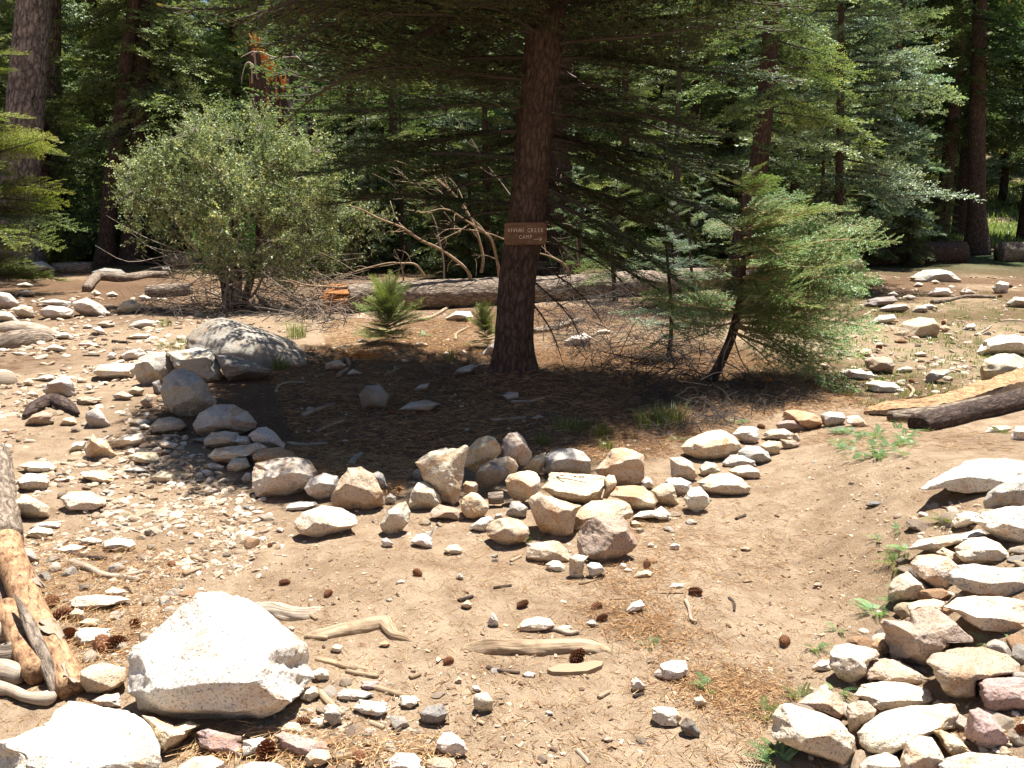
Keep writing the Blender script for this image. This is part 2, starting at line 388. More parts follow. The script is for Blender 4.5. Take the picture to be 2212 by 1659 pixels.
# ------------------------------------------------------------------ ground
def build_ground():
    a0 = np.radians(np.concatenate([np.linspace(-42, 42, 280), np.linspace(42, 318, 60)[1:-1]]))
    r = np.concatenate([[0.35], np.geomspace(1.15, 190, 430), [260, 400]])
    A, Rr = np.meshgrid(a0, r); X = Rr * np.sin(A); Y = Rr * np.cos(A); Z = hgt(X, Y)
    P = np.stack([X, Y, Z * 0], -1); near = np.clip(1 - Rr / 16, 0, 1)
    Z = Z + near * (0.006 * fbm(P * 22, 3, 30) + 0.004 * np.maximum(0, vnoise(P * 45, 33)))
    V = np.stack([X, Y, Z], -1).reshape(-1, 3); n, m = A.shape
    i = np.arange(n - 1)[:, None] * m; j = np.arange(m)[None]; k = (j + 1) % m
    q0, q1, q2, q3 = i + j, i + k, i + m + k, i + m + j
    F = np.concatenate([np.stack([q0, q2, q1], -1).reshape(-1, 3), np.stack([q0, q3, q2], -1).reshape(-1, 3)])
    V = np.vstack([V, [0, 0, float(hgt(0, 0))]]); j = np.arange(m); F = np.vstack([F, np.stack([j, (j + 1) % m, np.full(m, len(V) - 1)], -1)])
    me = mesh_from("ground", V, F)
    x, y = V[:, 0], V[:, 1]; PP = np.stack([x, y, 0 * x], -1)
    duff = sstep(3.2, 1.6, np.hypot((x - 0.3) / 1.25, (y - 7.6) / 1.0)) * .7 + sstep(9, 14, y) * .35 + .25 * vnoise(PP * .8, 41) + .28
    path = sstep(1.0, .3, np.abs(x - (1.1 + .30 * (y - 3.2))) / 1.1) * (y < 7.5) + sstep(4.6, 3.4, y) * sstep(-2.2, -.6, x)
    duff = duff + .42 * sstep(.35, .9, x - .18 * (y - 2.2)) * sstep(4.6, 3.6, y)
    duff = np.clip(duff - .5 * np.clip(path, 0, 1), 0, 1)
    green = sstep(1.6, 3.0, x) * sstep(7.0, 8.2, y) * sstep(17, 13, y) * .8 + sstep(30, 34, y) * 1.0
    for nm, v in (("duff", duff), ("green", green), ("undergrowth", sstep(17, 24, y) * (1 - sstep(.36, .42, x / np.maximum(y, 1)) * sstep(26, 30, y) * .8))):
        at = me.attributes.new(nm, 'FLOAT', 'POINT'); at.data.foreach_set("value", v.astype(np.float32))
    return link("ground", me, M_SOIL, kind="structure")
build_ground()

# ------------------------------------------------------------------ rocks
COL = dict(c=(.66, .57, .445), w=(.70, .645, .56), t=(.56, .445, .32), g=(.47, .435, .385), d=(.27, .25, .225), o=(.56, .35, .20),
           p=(.42, .30, .265), y=(.66, .54, .365), k=(.20, .19, .18), s=(.33, .30, .25), b=(.41, .32, .24))
NAMED = []; occ = []                                                  # (x, y, r) of what already lies on the ground
def poly_radius(pts, cx, cy, th):
    """distance from the centre to the outline in each direction"""
    P = np.asarray(pts, float) - (cx, cy); Q = np.roll(P, -1, 0); out = np.zeros(len(th))
    for i, t in enumerate(th):
        d = np.array([math.cos(t), math.sin(t)]); e = Q - P; den = d[0] * e[:, 1] - d[1] * e[:, 0]
        den = np.where(np.abs(den) < 1e-9, 1e-9, den)
        s = (P[:, 0] * e[:, 1] - P[:, 1] * e[:, 0]) / den; u = (P[:, 0] * d[1] - P[:, 1] * d[0]) / den
        ok = (u >= -1e-6) & (u <= 1 + 1e-6) & (s > 0); out[i] = s[ok].max() if ok.any() else 0
    if (out == 0).any(): out[out == 0] = out[out > 0].mean()
    return out

def circ(a, k):
    w = np.exp(-np.linspace(-2, 2, 2 * k + 1) ** 2); w /= w.sum(); n = len(a)
    return sum(w[i] * np.roll(a, i - k) for i in range(2 * k + 1))

def rock(pts, tint, ang, gy, seed, tilt=None, flat=None, level=None, emb=.80):
    """a stone of real depth with the photographed outline; returns vertices, faces, centre"""
    P = np.array(pts); x0, y0 = P.min(0); x1, y1 = P.max(0); cx, cyy = (x0 + x1) / 2, (y0 + y1) / 2
    g = rng(seed); Wp, Hp = (x1 - x0) / 2, (y1 - y0) / 2
    q = flat if flat else float(np.clip(1.15 * Hp / Wp, .45, 1.25))
    d = ray(cx, cyy); dl = -math.atan2(d[2], math.hypot(d[0], d[1])); dn = d / (math.cos(PITCH) * d[1] - math.sin(PITCH) * d[2])
    def dims(Y):
        f = Y / dn[1]; W = Wp * f / FPX; H = Hp * f / FPX
        hy = H / math.sqrt((q * math.cos(dl)) ** 2 + math.sin(dl) ** 2); hy = min(hy, 1.25 * W)
        hz = math.sqrt(max(H * H - (hy * math.sin(dl)) ** 2, (.3 * H) ** 2)) / math.cos(dl)
        return W, hy, hz, dn * f + (0, 0, EYE)
    if gy is None:
        lo, hi = .8, 60.0
        for _ in range(30):
            Y = (lo + hi) / 2; W, hy, hz, c = dims(Y)
            if c[2] - emb * hz > float(hgt(c[0], c[1])): lo = Y
            else: hi = Y
    else:
        gp = ground_at(cx, gy); Y = gp[1]
        for _ in range(4): W, hy, hz, c = dims(Y); Y = gp[1] + .62 * hy
    W, hy, hz, c = dims(Y)
    lv = level or (6 if Wp > 150 else 5 if max(Wp, Hp) > 56 else 4 if max(Wp, Hp) > 28 else 3)
    U, F = ico(lv); V = U.copy()
    ncut = int(5 + 11 * ang); nn = g.normal(size=(ncut, 3)); nn[: max(2, ncut // 3), 1] = -np.abs(nn[: max(2, ncut // 3), 1]) - .4
    nn /= np.linalg.norm(nn, axis=1)[:, None]; ds = g.uniform(.93 - .38 * ang, .99 - .12 * ang, ncut)
    if tilt is not None:
        tn = np.array([tilt[0], tilt[1], 1.0]); tn /= np.linalg.norm(tn); nn = np.vstack([nn, tn]); ds = np.append(ds, .45)
    V = V * (1 + (.13 if ang > .2 else .06) * vnoise(U * 1.7 + seed, seed % 97)[:, None])
    if ang > .22:                                        # stones bed on a smaller base and show a steep face to the path
        for bn, bd in (((g.uniform(-.35, .35), -.75, -.66), .60), ((g.uniform(-.3, .3), -1.0, -.10), .70), ((g.uniform(-.5, .5), -.25, 1.0), .74)):
            bn = np.array(bn); bn /= np.linalg.norm(bn); nn = np.vstack([nn, bn]); ds = np.append(ds, bd)
    for n_, d_ in zip(nn, ds):
        e = V @ n_ - d_; V = V - np.maximum(e, 0)[:, None] * n_ * .92
    V = V * (1 + (.035 + .03 * ang) * fbm(U * 2.6 + seed * 1.3, 3, seed % 89)[:, None])
    V = V * (W, hy, hz)
    rz = g.uniform(-.35, .35) if q > .6 else 0.0; cr, sr = math.cos(rz), math.sin(rz)
    V = np.stack([V[:, 0] * cr - V[:, 1] * sr, V[:, 0] * sr + V[:, 1] * cr, V[:, 2]], -1) + c
    nb = 96; th = np.linspace(-math.pi, math.pi, nb, endpoint=False); pr = circ(poly_radius([((a - cx) / Wp, (b_ - cyy) / Hp) for a, b_ in pts], 0, 0, th), 1)
    Rv = np.array([1.0, 0, 0]); Uv = np.array([0, math.sin(PITCH), math.cos(PITCH)])
    for it in range(2):
        px, py, f = proj(V); dx, dy = (px - cx) / Wp, (py - cyy) / Hp; t = np.arctan2(dy, dx); rad = np.hypot(dx, dy)
        b = ((t + math.pi) / (2 * math.pi) * nb).astype(int) % nb; ra = np.zeros(nb); np.maximum.at(ra, b, rad)
        z = ra == 0
        if z.any(): ra[z] = np.interp(th[z], th[~z], ra[~z], period=2 * math.pi)
        ra = circ(np.maximum(ra, np.maximum(np.roll(ra, 1), np.roll(ra, -1)) * .97), 1)
        fac = pr / ra; k = np.interp(t, th, fac, period=2 * math.pi); rho = rad / np.interp(t, th, ra, period=2 * math.pi)
        mean = math.sqrt(float(np.mean(pr)) ** 2) / float(np.mean(ra)); k = mean + (k - mean) * sstep(.25, .95, rho)
        V = V + ((k - 1) * dx * Wp * f / FPX)[:, None] * Rv - ((k - 1) * dy * Hp * f / FPX)[:, None] * Uv
    s = (W + hz) / 2; nrm = V - c; nrm /= np.linalg.norm(nrm, axis=1)[:, None] + 1e-9
    Q = (V - c) / s
    rough = .030 * fbm(Q * 3.6 + seed, 4, seed % 71, .55) + .012 * (1 - 2 * np.abs(vnoise(Q * 5 + seed, seed % 53)))
    V = V + nrm * (s * rough * (1 if ang > .2 else .45))[:, None]
    return V, F, c, (W, hy, hz), s

def make_rock(tile, pts, ck, ang, gy, label, group, seed, flat=None, tilt=None, emb=.80):
    P = [tp(tile, pts[i], pts[i + 1]) for i in range(0, len(pts), 2)]
    gyy = None if gy is None else tp(tile, 0, gy)[1]
    V, F, c, dm, s = rock(P, ck, ang, gyy, seed, tilt, flat, None, emb)
    big = max(dm[0], dm[2]) > .17
    o = link("boulder" if big else "rock", mesh_from("boulder" if big else "rock", V - c, F), GRANITE, loc=tuple(c),
             label=label, cat="boulder" if big else "rock", group=group)
    g = rng(seed + 5); b = np.array(COL[ck]) * g.uniform(.92, 1.07) * (1 + g.uniform(-.025, .025, 3)); o.color = (*b, 1)
    occ.append((c[0], c[1], max(dm[0], dm[1]) * .85)); NAMED.append((c[0], c[1], label))
    return o, V, c

ROCKS = r"""
#stones heaped in the cairn
J|c|.95|640|60 315 170 240 300 205 430 183 452 205 440 270 415 380 402 515 385 590 340 630 250 600 120 440|tall angular slab with a flat white top and tan face at the cairn's left shoulder
J|y|.35|480|410 300 415 240 470 190 520 140 590 118 640 135 690 200 690 250 640 290 560 330 500 395 430 350|golden rounded stone on top of the cairn, beside the topmost one
J|c|.5|470|697 150 740 105 800 95 845 125 880 190 912 240 915 285 885 335 830 335 750 285 700 280 685 240|topmost stone of the cairn, pale and pear shaped
J|d|.3|560|505 405 540 340 640 285 730 268 765 290 770 380 720 420 650 480 600 507 540 500 505 450|grey weathered round stone below the two topmost cairn stones
J|t|.4|560|740 268 790 300 815 345 790 390 750 400 700 360|narrow brown stone wedged behind the grey round cairn stone
J|c|.3|640|715 450 740 410 810 385 880 370 940 385 970 430 972 500 940 550 860 600 780 585 740 540|speckled pale round stone just left of the slab with the drawn arrow
J|y|.3|600|410 480 430 450 500 455 520 480 515 530 450 540 415 520|fist sized cream stone wedged beside the tall angular slab
J|y|.15|735|395 620 410 570 470 530 520 540 570 590 600 640 580 690 500 730 440 720 400 670|egg shaped yellowish stone at the cairn's front left
J|c|.4|670|20 600 40 520 80 460 130 455 200 500 245 560 255 610 200 650 100 668 30 655 10 620|white topped blunt stone left of the tall angular slab
J|b|.7|745|170 690 190 650 240 618 330 640 430 680 440 720 400 742 300 725 190 722|low dark rough stone lying before the tall angular slab
J|g|.4|445|40 420 50 375 80 360 108 380 105 440 60 440|small grey stone peeping out behind the cairn's white topped stone
J|y|.6|430|900 300 940 265 1010 240 1000 330 960 390 890 380 830 370|brownish stone between the topmost stone and the grey striped one
J|g|.6|440|995 300 1020 250 1100 215 1200 210 1280 235 1335 290 1345 370 1330 405 1150 400 1040 400 1000 370|broad grey streaked stone at the back of the cairn
J|t|.75|500|1370 370 1440 290 1480 220 1560 205 1640 220 1720 260 1730 330 1728 430 1680 470 1540 485 1480 460 1400 420|large pinkish tan stone with a cleft white face at the cairn's back right
J|y|.3|620|1420 580 1440 520 1435 430 1470 405 1510 410 1528 460 1510 520 1460 580|rounded stone propping the right end of the arrow slab
J|t|.7|875|878 600 900 565 960 530 1010 555 1100 580 1270 625 1230 700 1215 820 1160 850 1080 873 1000 850 960 790 900 670|big tan stone holding up the slab with the drawn arrow
J|t|.45|830|1200 690 1270 640 1340 595 1480 583 1560 590 1620 620 1645 680 1630 720 1400 800 1240 830 1210 780|rusty tan stone behind the big dark faced front stone
J|b|.85|1045|1238 860 1260 790 1310 740 1400 705 1480 695 1560 700 1620 770 1672 870 1675 910 1640 960 1540 1010 1440 1040 1340 1020 1260 980 1240 930|big brown stone with shadowed front face, foremost of the cairn
J|t|.3|680|1465 560 1520 490 1650 480 1720 490 1790 550 1818 610 1800 650 1700 672 1640 660 1600 600|smooth brown stone low on the cairn's right flank
J|t|.6|-|875 960 880 905 960 895 1060 880 1110 890 1160 940 1198 990 1190 1030 1120 1045 960 1045 875 1010|low brown saddle shaped stone in front of the cairn
J|w|.8|-|1010 1055 1060 1025 1110 1030 1155 1070 1150 1105 1090 1110 1030 1085|small white stone touching the saddle shaped stone's front
J|c|.9|-|1180 1010 1240 980 1325 995 1290 1040 1280 1150 1230 1160 1185 1140|upright cream shard between the two small white front stones
J|w|.9|-|1305 1065 1340 1040 1400 1045 1445 1100 1370 1155 1330 1130|white angular chunk before the big shadowed cairn stone
J|t|.7|-|575 800 600 760 660 725 740 712 820 730 890 790 893 840 860 880 740 935 660 900 590 850|tan six sided stone in front of the cairn's hollow
J|w|.9|825|460 785 540 720 600 700 630 730 600 760 570 820 500 805|white wedge leaning on the six sided tan stone
J|w|.8|-|30 890 70 840 130 830 185 865 192 925 150 940 90 915 40 905|white cone shaped rock on the dirt before the cairn's left end
J|c|.8|-|275 950 310 915 370 910 408 945 400 975 340 985 290 970|pitted pale rock on the dirt between the white cone shaped rock and the cairn
J|g|.5|740|635 720 650 690 690 680 700 710 690 735 645 735|tiny grey stone at the mouth of the cairn's hollow
J|g|.7|725|720 700 760 600 820 600 880 640 870 700 820 720 760 712|grey slanting stone in the shade right of the cairn's hollow
J|w|.7|520|1705 460 1735 420 1770 430 1798 480 1780 508 1720 490|small white stone right of the large pinkish tan one
J|y|.8|640|1775 520 1850 470 1930 460 1955 530 1980 610 1950 630 1850 625 1810 570|cream blocky stone next to the smooth brown flank stone
J|w|.4|560|1870 460 1900 428 1990 425 2070 460 2075 510 2040 550 1960 555 1945 500|bleached stone lying on the cream blocky one
J|w|.5|690|2010 580 2060 500 2130 490 2190 550 2205 610 2170 650 2110 690 2050 650|white knobbly stone at the cairn's far right foot
J|w|.8|-|1640 710 1700 670 1800 660 1850 630 1920 690 1940 730 1860 745 1800 715 1720 720|flat pale shard in front of the smooth brown flank stone
J|y|.7|-|1615 750 1660 735 1700 760 1715 785 1650 785|thin yellowish flake beside the foremost cairn stone
J|c|.7|-|1535 1080 1560 1045 1590 1050 1600 1075 1570 1090|small pale stone right of the white angular chunk
J|w|.7|-|1575 1095 1600 1080 1640 1095 1630 1112 1590 1110|flat white pebble below the foremost cairn stone
J|w|.9|-|1910 920 1940 900 1985 912 1980 955 1920 950|little white cube of rock on the dirt right of the cairn
J|y|.6|-|1645 1150 1680 1110 1740 1095 1795 1115 1770 1140 1700 1150|flat tan stone on the dirt right of the white chunk
J|w|.9|-|1745 920 1770 895 1800 915 1790 935|small white chip nearest the cairn on its right side
H|w|.9|-|2110 535 2130 508 2195 510 2200 535 2150 542|white flat chip alone on the path's near edge
F|c|.45|1500|5 1350 80 1340 140 1370 185 1460 150 1490 20 1470|pale block at the start of the row of stones right of the cairn
F|c|.6|-|190 1410 230 1370 290 1380 328 1430 280 1450 210 1470|small three cornered cream stone in the row right of the cairn
E|t|.5|-|5 1600 60 1480 110 1410 190 1400 270 1450 330 1560 340 1640 250 1685 100 1690 20 1660|pointed tan boulder with a golden face left of the cairn
E|w|.8|-|255 1450 300 1430 330 1450 350 1500 370 1540 330 1560|white shard behind the pointed tan boulder
E|g|.6|-|340 1600 370 1565 410 1590 405 1640 350 1640|small grey stone between pointed tan boulder and cairn
G|c|.7|-|1830 130 1880 70 2000 25 2120 40 2210 85 2225 140 2150 190 2000 235 1870 205 1835 170|hollowed cream boulder with a dark shadow under it, left of the cairn
G|w|.8|-|1775 45 1800 15 1860 3 1960 3 1980 20 1900 55 1800 60|thin white slab behind the hollowed cream boulder
H|c|.5|-|310 140 360 60 420 10 470 0 500 60 490 130 440 190 380 220 320 180|bulging stone with a root wrapped round it at the cairn's left foot
H|w|.7|-|315 240 350 225 395 265 370 290 330 280|small white stone below the root wrapped stone
#stones lining the inner edge of the right hand path
F|y|.4|-|80 1280 120 1235 240 1180 330 1170 400 1210 450 1260 460 1300 400 1340 300 1370 170 1350 100 1320|large egg shaped tan boulder at the shade's edge behind the row of stones
F|w|.4|-|395 1200 440 1155 520 1150 560 1165 570 1225 540 1265 480 1260 440 1235|white smooth stone just right of the large egg shaped boulder
F|c|.5|-|580 1200 640 1170 720 1165 775 1195 770 1235 700 1245 620 1235|cream low stone second right of the egg shaped boulder
F|b|.7|-|690 1230 790 1240 820 1260 790 1295 720 1290|brownish broken stone at the path's edge
F|w|.8|-|770 1200 800 1195 825 1245 795 1255 775 1230|thin white shard at the far end of the row
F|y|.4|-|570 1270 620 1240 690 1245 705 1280 680 1335 600 1330|yellowish stone on the path side of the row
F|g|.35|-|430 1310 480 1270 560 1275 620 1310 645 1360 600 1395 520 1380 440 1350|grey oval stone in the middle of the row
F|g|.5|-|335 1380 380 1330 460 1325 530 1350 555 1400 500 1410 400 1405 350 1400|grey and white stone before the egg shaped boulder
F|c|.5|-|370 1430 420 1400 500 1390 560 1420 580 1460 540 1485 460 1480|flattish cream stone above the long one at the path
F|c|.3|-|175 1500 260 1450 370 1440 450 1470 515 1530 500 1570 400 1590 260 1570 200 1530|long smooth speckled stone at the near path edge of the row
F|o|.5|-|700 1100 720 1055 800 1050 900 1070 970 1110 950 1160 900 1190 840 1170 800 1110|orange rust stained rock at the turn of the path
F|p|.5|-|665 1140 740 1090 800 1090 850 1150 850 1200 800 1200 680 1165|dull pink brown stone against the orange rust stained rock
F|g|.4|-|945 1080 1000 1060 1080 1065 1105 1100 1080 1150 990 1160 950 1130|grey mottled stone right of the orange rust stained rock
F|w|.8|-|1105 1090 1180 1080 1210 1110 1250 1150 1180 1160 1110 1130|white angular stone by the broken end of the split plank
#rocks scattered over the clearing beyond the split plank
F|g|.4|-|1500 225 1580 180 1680 172 1760 190 1825 240 1760 290 1640 295 1520 270|grey humped boulder at the rim of the far shadow|.5,.2
F|w|.6|-|1610 330 1660 290 1740 290 1775 320 1740 345 1640 350|white stone in front of the grey humped boulder
F|w|.6|-|1810 320 1840 290 1915 320 1880 340 1820 335|white triangular stone right of centre in the far clearing
F|w|.5|-|2010 290 2060 245 2120 260 2110 325 2040 330|pale twin bumped stone at the far clearing's right side
F|w|.6|-|1520 280 1550 255 1585 265 1580 285|small white block below the grey humped boulder
F|w|.6|-|1450 350 1490 330 1540 345 1520 370|small white stone by the fir branch tips
F|g|.5|-|2095 390 2150 345 2240 350 2240 410 2140 415|blue grey boulder cut by the picture's right edge, uppermost
F|t|.5|-|1400 575 1460 500 1560 470 1650 480 1690 535 1670 600 1560 640 1430 630|broad brownish grey boulder in the middle of the clearing|.6,.35
F|y|.5|-|1190 690 1205 668 1260 670 1270 700 1240 725 1195 718|small yellow stone beside a fallen cone
F|b|.6|-|1215 740 1260 720 1380 720 1410 770 1390 830 1290 815 1230 790|brown blocky rock with pale top under the fir's branch
F|w|.5|-|1070 815 1100 790 1200 800 1310 840 1300 880 1180 880 1090 855|long white slab left of the clearing's lower edge|.5,.4
F|w|.4|-|1220 885 1290 865 1400 880 1475 930 1420 965 1280 945|white low slab above the split plank|.5,.35
F|c|.6|-|1415 800 1480 775 1525 790 1510 815 1430 818|cream pebble strewn rock in the grass
F|g|.7|-|1600 840 1640 800 1740 795 1765 815 1700 850 1640 890 1600 885|grey rock with a shadowed notch near the two right boulders
F|w|.4|-|1265 500 1310 460 1400 455 1420 480 1380 510 1300 520|white oval stone beside the fir's right tips
F|g|.3|-|1310 420 1370 395 1480 390 1505 415 1470 440 1330 445|flat smooth grey stone above the white oval one|.45
F|d|.6|-|1215 400 1240 365 1290 350 1400 340 1430 370 1380 400 1250 418|dark rock under the fir's right branch ends
F|g|.5|-|1510 440 1540 400 1600 400 1620 440 1560 450|grey stone with a dark left face
F|w|.7|-|1580 400 1620 388 1680 410 1660 425 1600 425|white flat stone touching the dark left faced one
F|w|.4|-|1915 690 1960 620 2050 585 2150 580 2260 600 2260 720 2000 710 1935 705|big whitish boulder cut by the right edge, upper of the pair
F|c|.5|-|1935 810 1960 740 2050 700 2150 700 2240 740 2240 850 2150 900 2000 910 1950 860|big whitish boulder cut by the right edge, lower of the pair
F|c|.5|-|1525 700 1570 685 1610 700 1600 720 1540 715|small cream stone in the clearing's grass
F|g|.9|-|1820 555 1860 515 1900 510 1920 530 1850 558|pointed grey shard in a patch of shade
F|c|.8|-|945 765 985 750 1005 780 985 800 955 790|pale chip of stone below the fir's lowest green bough
F|w|.7|-|1630 250 1660 240 1690 255 1660 268|pale stone chip behind the clearing's white stones
F|t|.5|-|1280 240 1320 225 1350 240 1320 255|brown stone near the far fir branches
F|w|.6|-|1360 330 1400 312 1435 335 1410 350|pale stone on top of the dark rock
F|t|.5|-|1680 540 1720 520 1760 545 1720 570|tan stone in the shade right of the broad boulder
#stones of the dry laid wall along the path
F|w|.5|-|1965 1190 2000 1150 2100 1145 2145 1165 2080 1200|flat white stone below the cut log at the picture's edge
F|w|.6|-|2130 1210 2160 1150 2240 1150 2240 1250 2140 1245|white block at the picture's edge below the cut log
F|w|.45|1590|1565 1535 1620 1490 1740 1430 1830 1370 1950 1350 2080 1350 2250 1370 2250 1500 2000 1560 1880 1570 1700 1545 1590 1555|long white slab with a dark hollow, at the wall's far end|.42
F|g|.3|-|1955 1620 1990 1560 2100 1490 2250 1460 2250 1680 1980 1680|rounded speckled granite boulder below the long hollowed slab
F|k|.6|-|1225 1640 1260 1615 1320 1620 1340 1640 1300 1650 1240 1650|thin dark stone lying alone on the path
I|c|.5|180|1760 130 1790 80 1870 60 1940 75 1900 130 1850 165 1790 170 1765 150|small pale boulder left of the big white wall boulder
I|w|.5|290|1870 120 1960 70 2100 30 2260 15 2260 280 2100 250 2000 200 1920 150|big white flat boulder high in the wall
I|w|.8|320|1490 290 1550 240 1700 215 1860 190 1930 170 2000 210 1860 245 1780 270 1700 300 1600 305 1500 300|thin white pointed slab reaching out over the plants
I|c|.6|410|1780 290 1860 230 1960 220 2060 260 2130 330 2110 390 1980 395 1850 385 1790 340|pinkish shadowed stone behind the round cream one
I|y|.8|400|1660 320 1710 285 1780 320 1850 380 1780 400 1700 350|yellowish wedge stone above the round cream one
I|c|.2|560|1500 390 1540 340 1640 328 1740 345 1800 400 1790 480 1740 550 1660 540 1570 490 1520 440|smooth round cream stone overhanging its neighbour in the wall
I|g|.65|620|1735 450 1790 400 1900 388 2050 410 2260 400 2260 590 2080 595 1920 580 1820 550 1750 510|long grey granite slab with a dark shadowed front
I|t|.3|640|1370 530 1400 480 1480 435 1560 480 1640 560 1640 600 1500 615 1390 635 1370 590|tan humped stone in shade beneath the round cream one
I|c|.35|850|1710 660 1790 600 1900 588 2060 590 2260 620 2260 830 2100 830 1950 810 1870 750 1790 700|large cream boulder running out of the picture's right edge
I|y|.5|760|1480 640 1560 615 1650 605 1720 625 1700 680 1600 660 1500 690|small light stone tucked behind the big wedge shaped boulder
I|b|.85|1060|1315 760 1340 735 1480 740 1500 680 1600 650 1640 650 1780 750 1895 850 1890 885 1780 860 1700 940 1640 1010 1620 1085 1560 1070 1400 990 1350 870|big wedge shaped boulder with a brown shaded face and white sloping edge
I|o|.5|980|1260 900 1300 850 1350 860 1380 930 1375 970 1300 940|small orange tinged stone left of the big wedge shaped boulder
I|c|.8|-|1000 950 1030 900 1120 885 1200 900 1290 920 1320 960 1240 1010 1230 1080 1160 1150 1060 1100 1000 1020|craggy white stone at the wall's near left
I|w|.6|-|895 1030 950 985 1000 990 1010 1050 940 1055 900 1050|small white stone left of the craggy white one
I|t|.5|1160|1220 1050 1250 990 1350 975 1440 990 1560 1060 1640 1110 1640 1150 1480 1130 1240 1110|stone lying in the wedge shaped boulder's shadow
I|b|.6|1250|1600 1000 1640 950 1800 910 1950 905 2100 950 2190 1010 2190 1070 2050 1090 1930 1110 1900 1180 1930 1240 1780 1235 1720 1190 1660 1090|brown boulder with layered cracks in the top above the purple one
I|p|.6|1330|1920 1130 1960 1105 2080 1095 2260 1085 2260 1310 2030 1320 1970 1280 1940 1210|purple pink glittering stone at the picture's right edge
I|c|.3|1310|1150 1210 1200 1140 1330 1118 1480 1130 1620 1170 1650 1230 1600 1270 1480 1280 1310 1300 1230 1240|smooth whale backed cream stone above the large oblong one
I|t|.4|-|1105 1310 1110 1270 1180 1240 1240 1245 1295 1300 1280 1340 1200 1400 1170 1460 1130 1440|brown upright stone between the two long cream boulders
I|t|.75|-|800 1260 860 1210 960 1160 1010 1180 1095 1260 1100 1320 1060 1355 960 1310 880 1290|roof shaped tan stone behind the nearest oblong boulder
I|c|.3|-|640 1430 640 1330 690 1270 740 1255 900 1300 1060 1360 1160 1460 1160 1560 1110 1659 1000 1620 860 1560 720 1520 650 1480|oblong cream boulder at the wall's nearest left corner
I|c|.35|1590|1175 1440 1230 1380 1330 1310 1500 1270 1700 1250 1780 1260 1810 1330 1780 1410 1640 1450 1500 1540 1370 1590 1240 1560 1190 1500|largest oblong cream boulder low in the wall
I|c|.4|-|1430 1650 1480 1500 1560 1455 1640 1470 1700 1560 1740 1640 1700 1720 1450 1720|speckled conical stone before the large oblong boulder
I|y|.95|1620|1640 1430 1700 1420 1800 1470 1910 1570 1900 1620 1790 1610 1700 1520|cream wedge standing on edge beside the conical stone
I|p|.8|1560|1840 1430 1870 1300 1930 1285 2020 1330 2120 1480 2100 1560 1980 1560 1850 1470|pink stone with a rust orange side
I|g|.6|-|1680 1640 1720 1600 1850 1560 2000 1570 2260 1600 2260 1750 1700 1750|blue grey rock along the picture's bottom right edge
I|c|.5|-|1190 1640 1240 1590 1350 1560 1420 1590 1455 1650 1400 1720 1200 1720|white rough stone at the bottom edge between the oblong boulders
#loose stones on the trodden path
I|k|.8|-|70 1390 110 1340 150 1360 200 1440 190 1470 110 1460 80 1420|blue black angular stone beside a white one on the path
I|c|.6|-|155 1230 200 1205 240 1250 200 1285 160 1270|tan stone half buried under a green weed
I|b|.6|-|895 520 930 500 960 520 930 540|small brown stone out in the middle of the path
I|b|.6|-|450 295 480 280 518 292 490 312|small pinkish brown stone far up the bare path
H|w|.85|-|2015 1070 2060 1010 2130 985 2212 990 2230 1050 2180 1110 2100 1120 2030 1090|rough white rock in the path's right half
H|w|.8|-|2000 1290 2040 1275 2140 1285 2190 1340 2160 1400 2060 1395 2005 1360|white slanted stone sunk in the path beside the blue black one
H|w|.9|-|1870 1120 1900 1090 1970 1150 1920 1190 1880 1180|white arrowhead shaped stone on the path
H|c|.6|-|1160 790 1200 740 1280 715 1370 730 1400 770 1340 800 1200 815|pale flat stone behind the short forked stick
H|c|.5|-|1400 790 1450 768 1500 775 1495 810 1420 800|small cream stone at the forked stick's right end
H|w|.9|-|980 750 1010 690 1030 710 1050 770 1010 782 985 770|small white spike of rock standing on the path
H|c|.5|-|890 1250 900 1200 970 1185 1010 1230 1015 1300 950 1318 900 1290|white topped block below the half buried log
H|w|.4|-|880 1150 920 1145 940 1175 900 1190|little white stone just above the white topped block
H|d|.6|-|555 1320 600 1275 700 1260 730 1320 700 1380 620 1395 570 1370|dark faced stone with a white cap in the near foreground
H|w|.4|-|660 1500 700 1440 760 1435 830 1490 860 1550 800 1600 720 1590 670 1540|smooth cream egg of stone near the bottom edge
H|w|.7|-|365 1610 410 1565 520 1565 570 1610 560 1700 380 1700|white stone cut by the bottom edge, left of the brown and white one
H|b|.7|-|595 1610 660 1590 770 1595 790 1640 760 1690 600 1680|brown and white stone at the bottom edge
H|g|.4|-|40 1200 110 1165 200 1175 280 1200 200 1230 100 1240|flat grey streaked stone right of the giant boulder
H|w|.9|-|140 1290 180 1230 240 1240 350 1250 360 1310 300 1340 200 1320|white jagged stone in front of the flat grey streaked one
H|p|.6|-|190 1120 300 1115 300 1150 240 1175 200 1160|dull purple chip of stone with a stick beside it
H|g|.7|-|1590 755 1630 735 1675 770 1640 785|small white and grey stone under a dark cone
H|c|.5|-|5 910 30 885 80 900 60 940 20 935|small cream stone below the curved root
H|w|.5|-|1195 1075 1230 1058 1280 1070 1270 1100 1220 1100|small white stone at the end of a dark stick
H|g|.6|-|1335 1310 1360 1300 1390 1318 1365 1335|grey blue chip low on the path
H|c|.6|-|430 1210 530 1210 560 1240 500 1290 440 1270|pale flake cluster stone near the short sticks
H|w|.8|-|1830 690 1880 630 1930 610 1960 650 1900 690 1850 700|white flat stone in the fallen needles
H|w|.8|-|415 500 440 486 468 495 460 515 420 514|lone white pebble left of the path's centre
H|b|.5|-|1685 1480 1720 1455 1765 1475 1740 1502|small tan oval stone low on the path
H|g|.7|-|780 480 800 445 832 465 820 490|small grey stone in the open dirt before the cairn
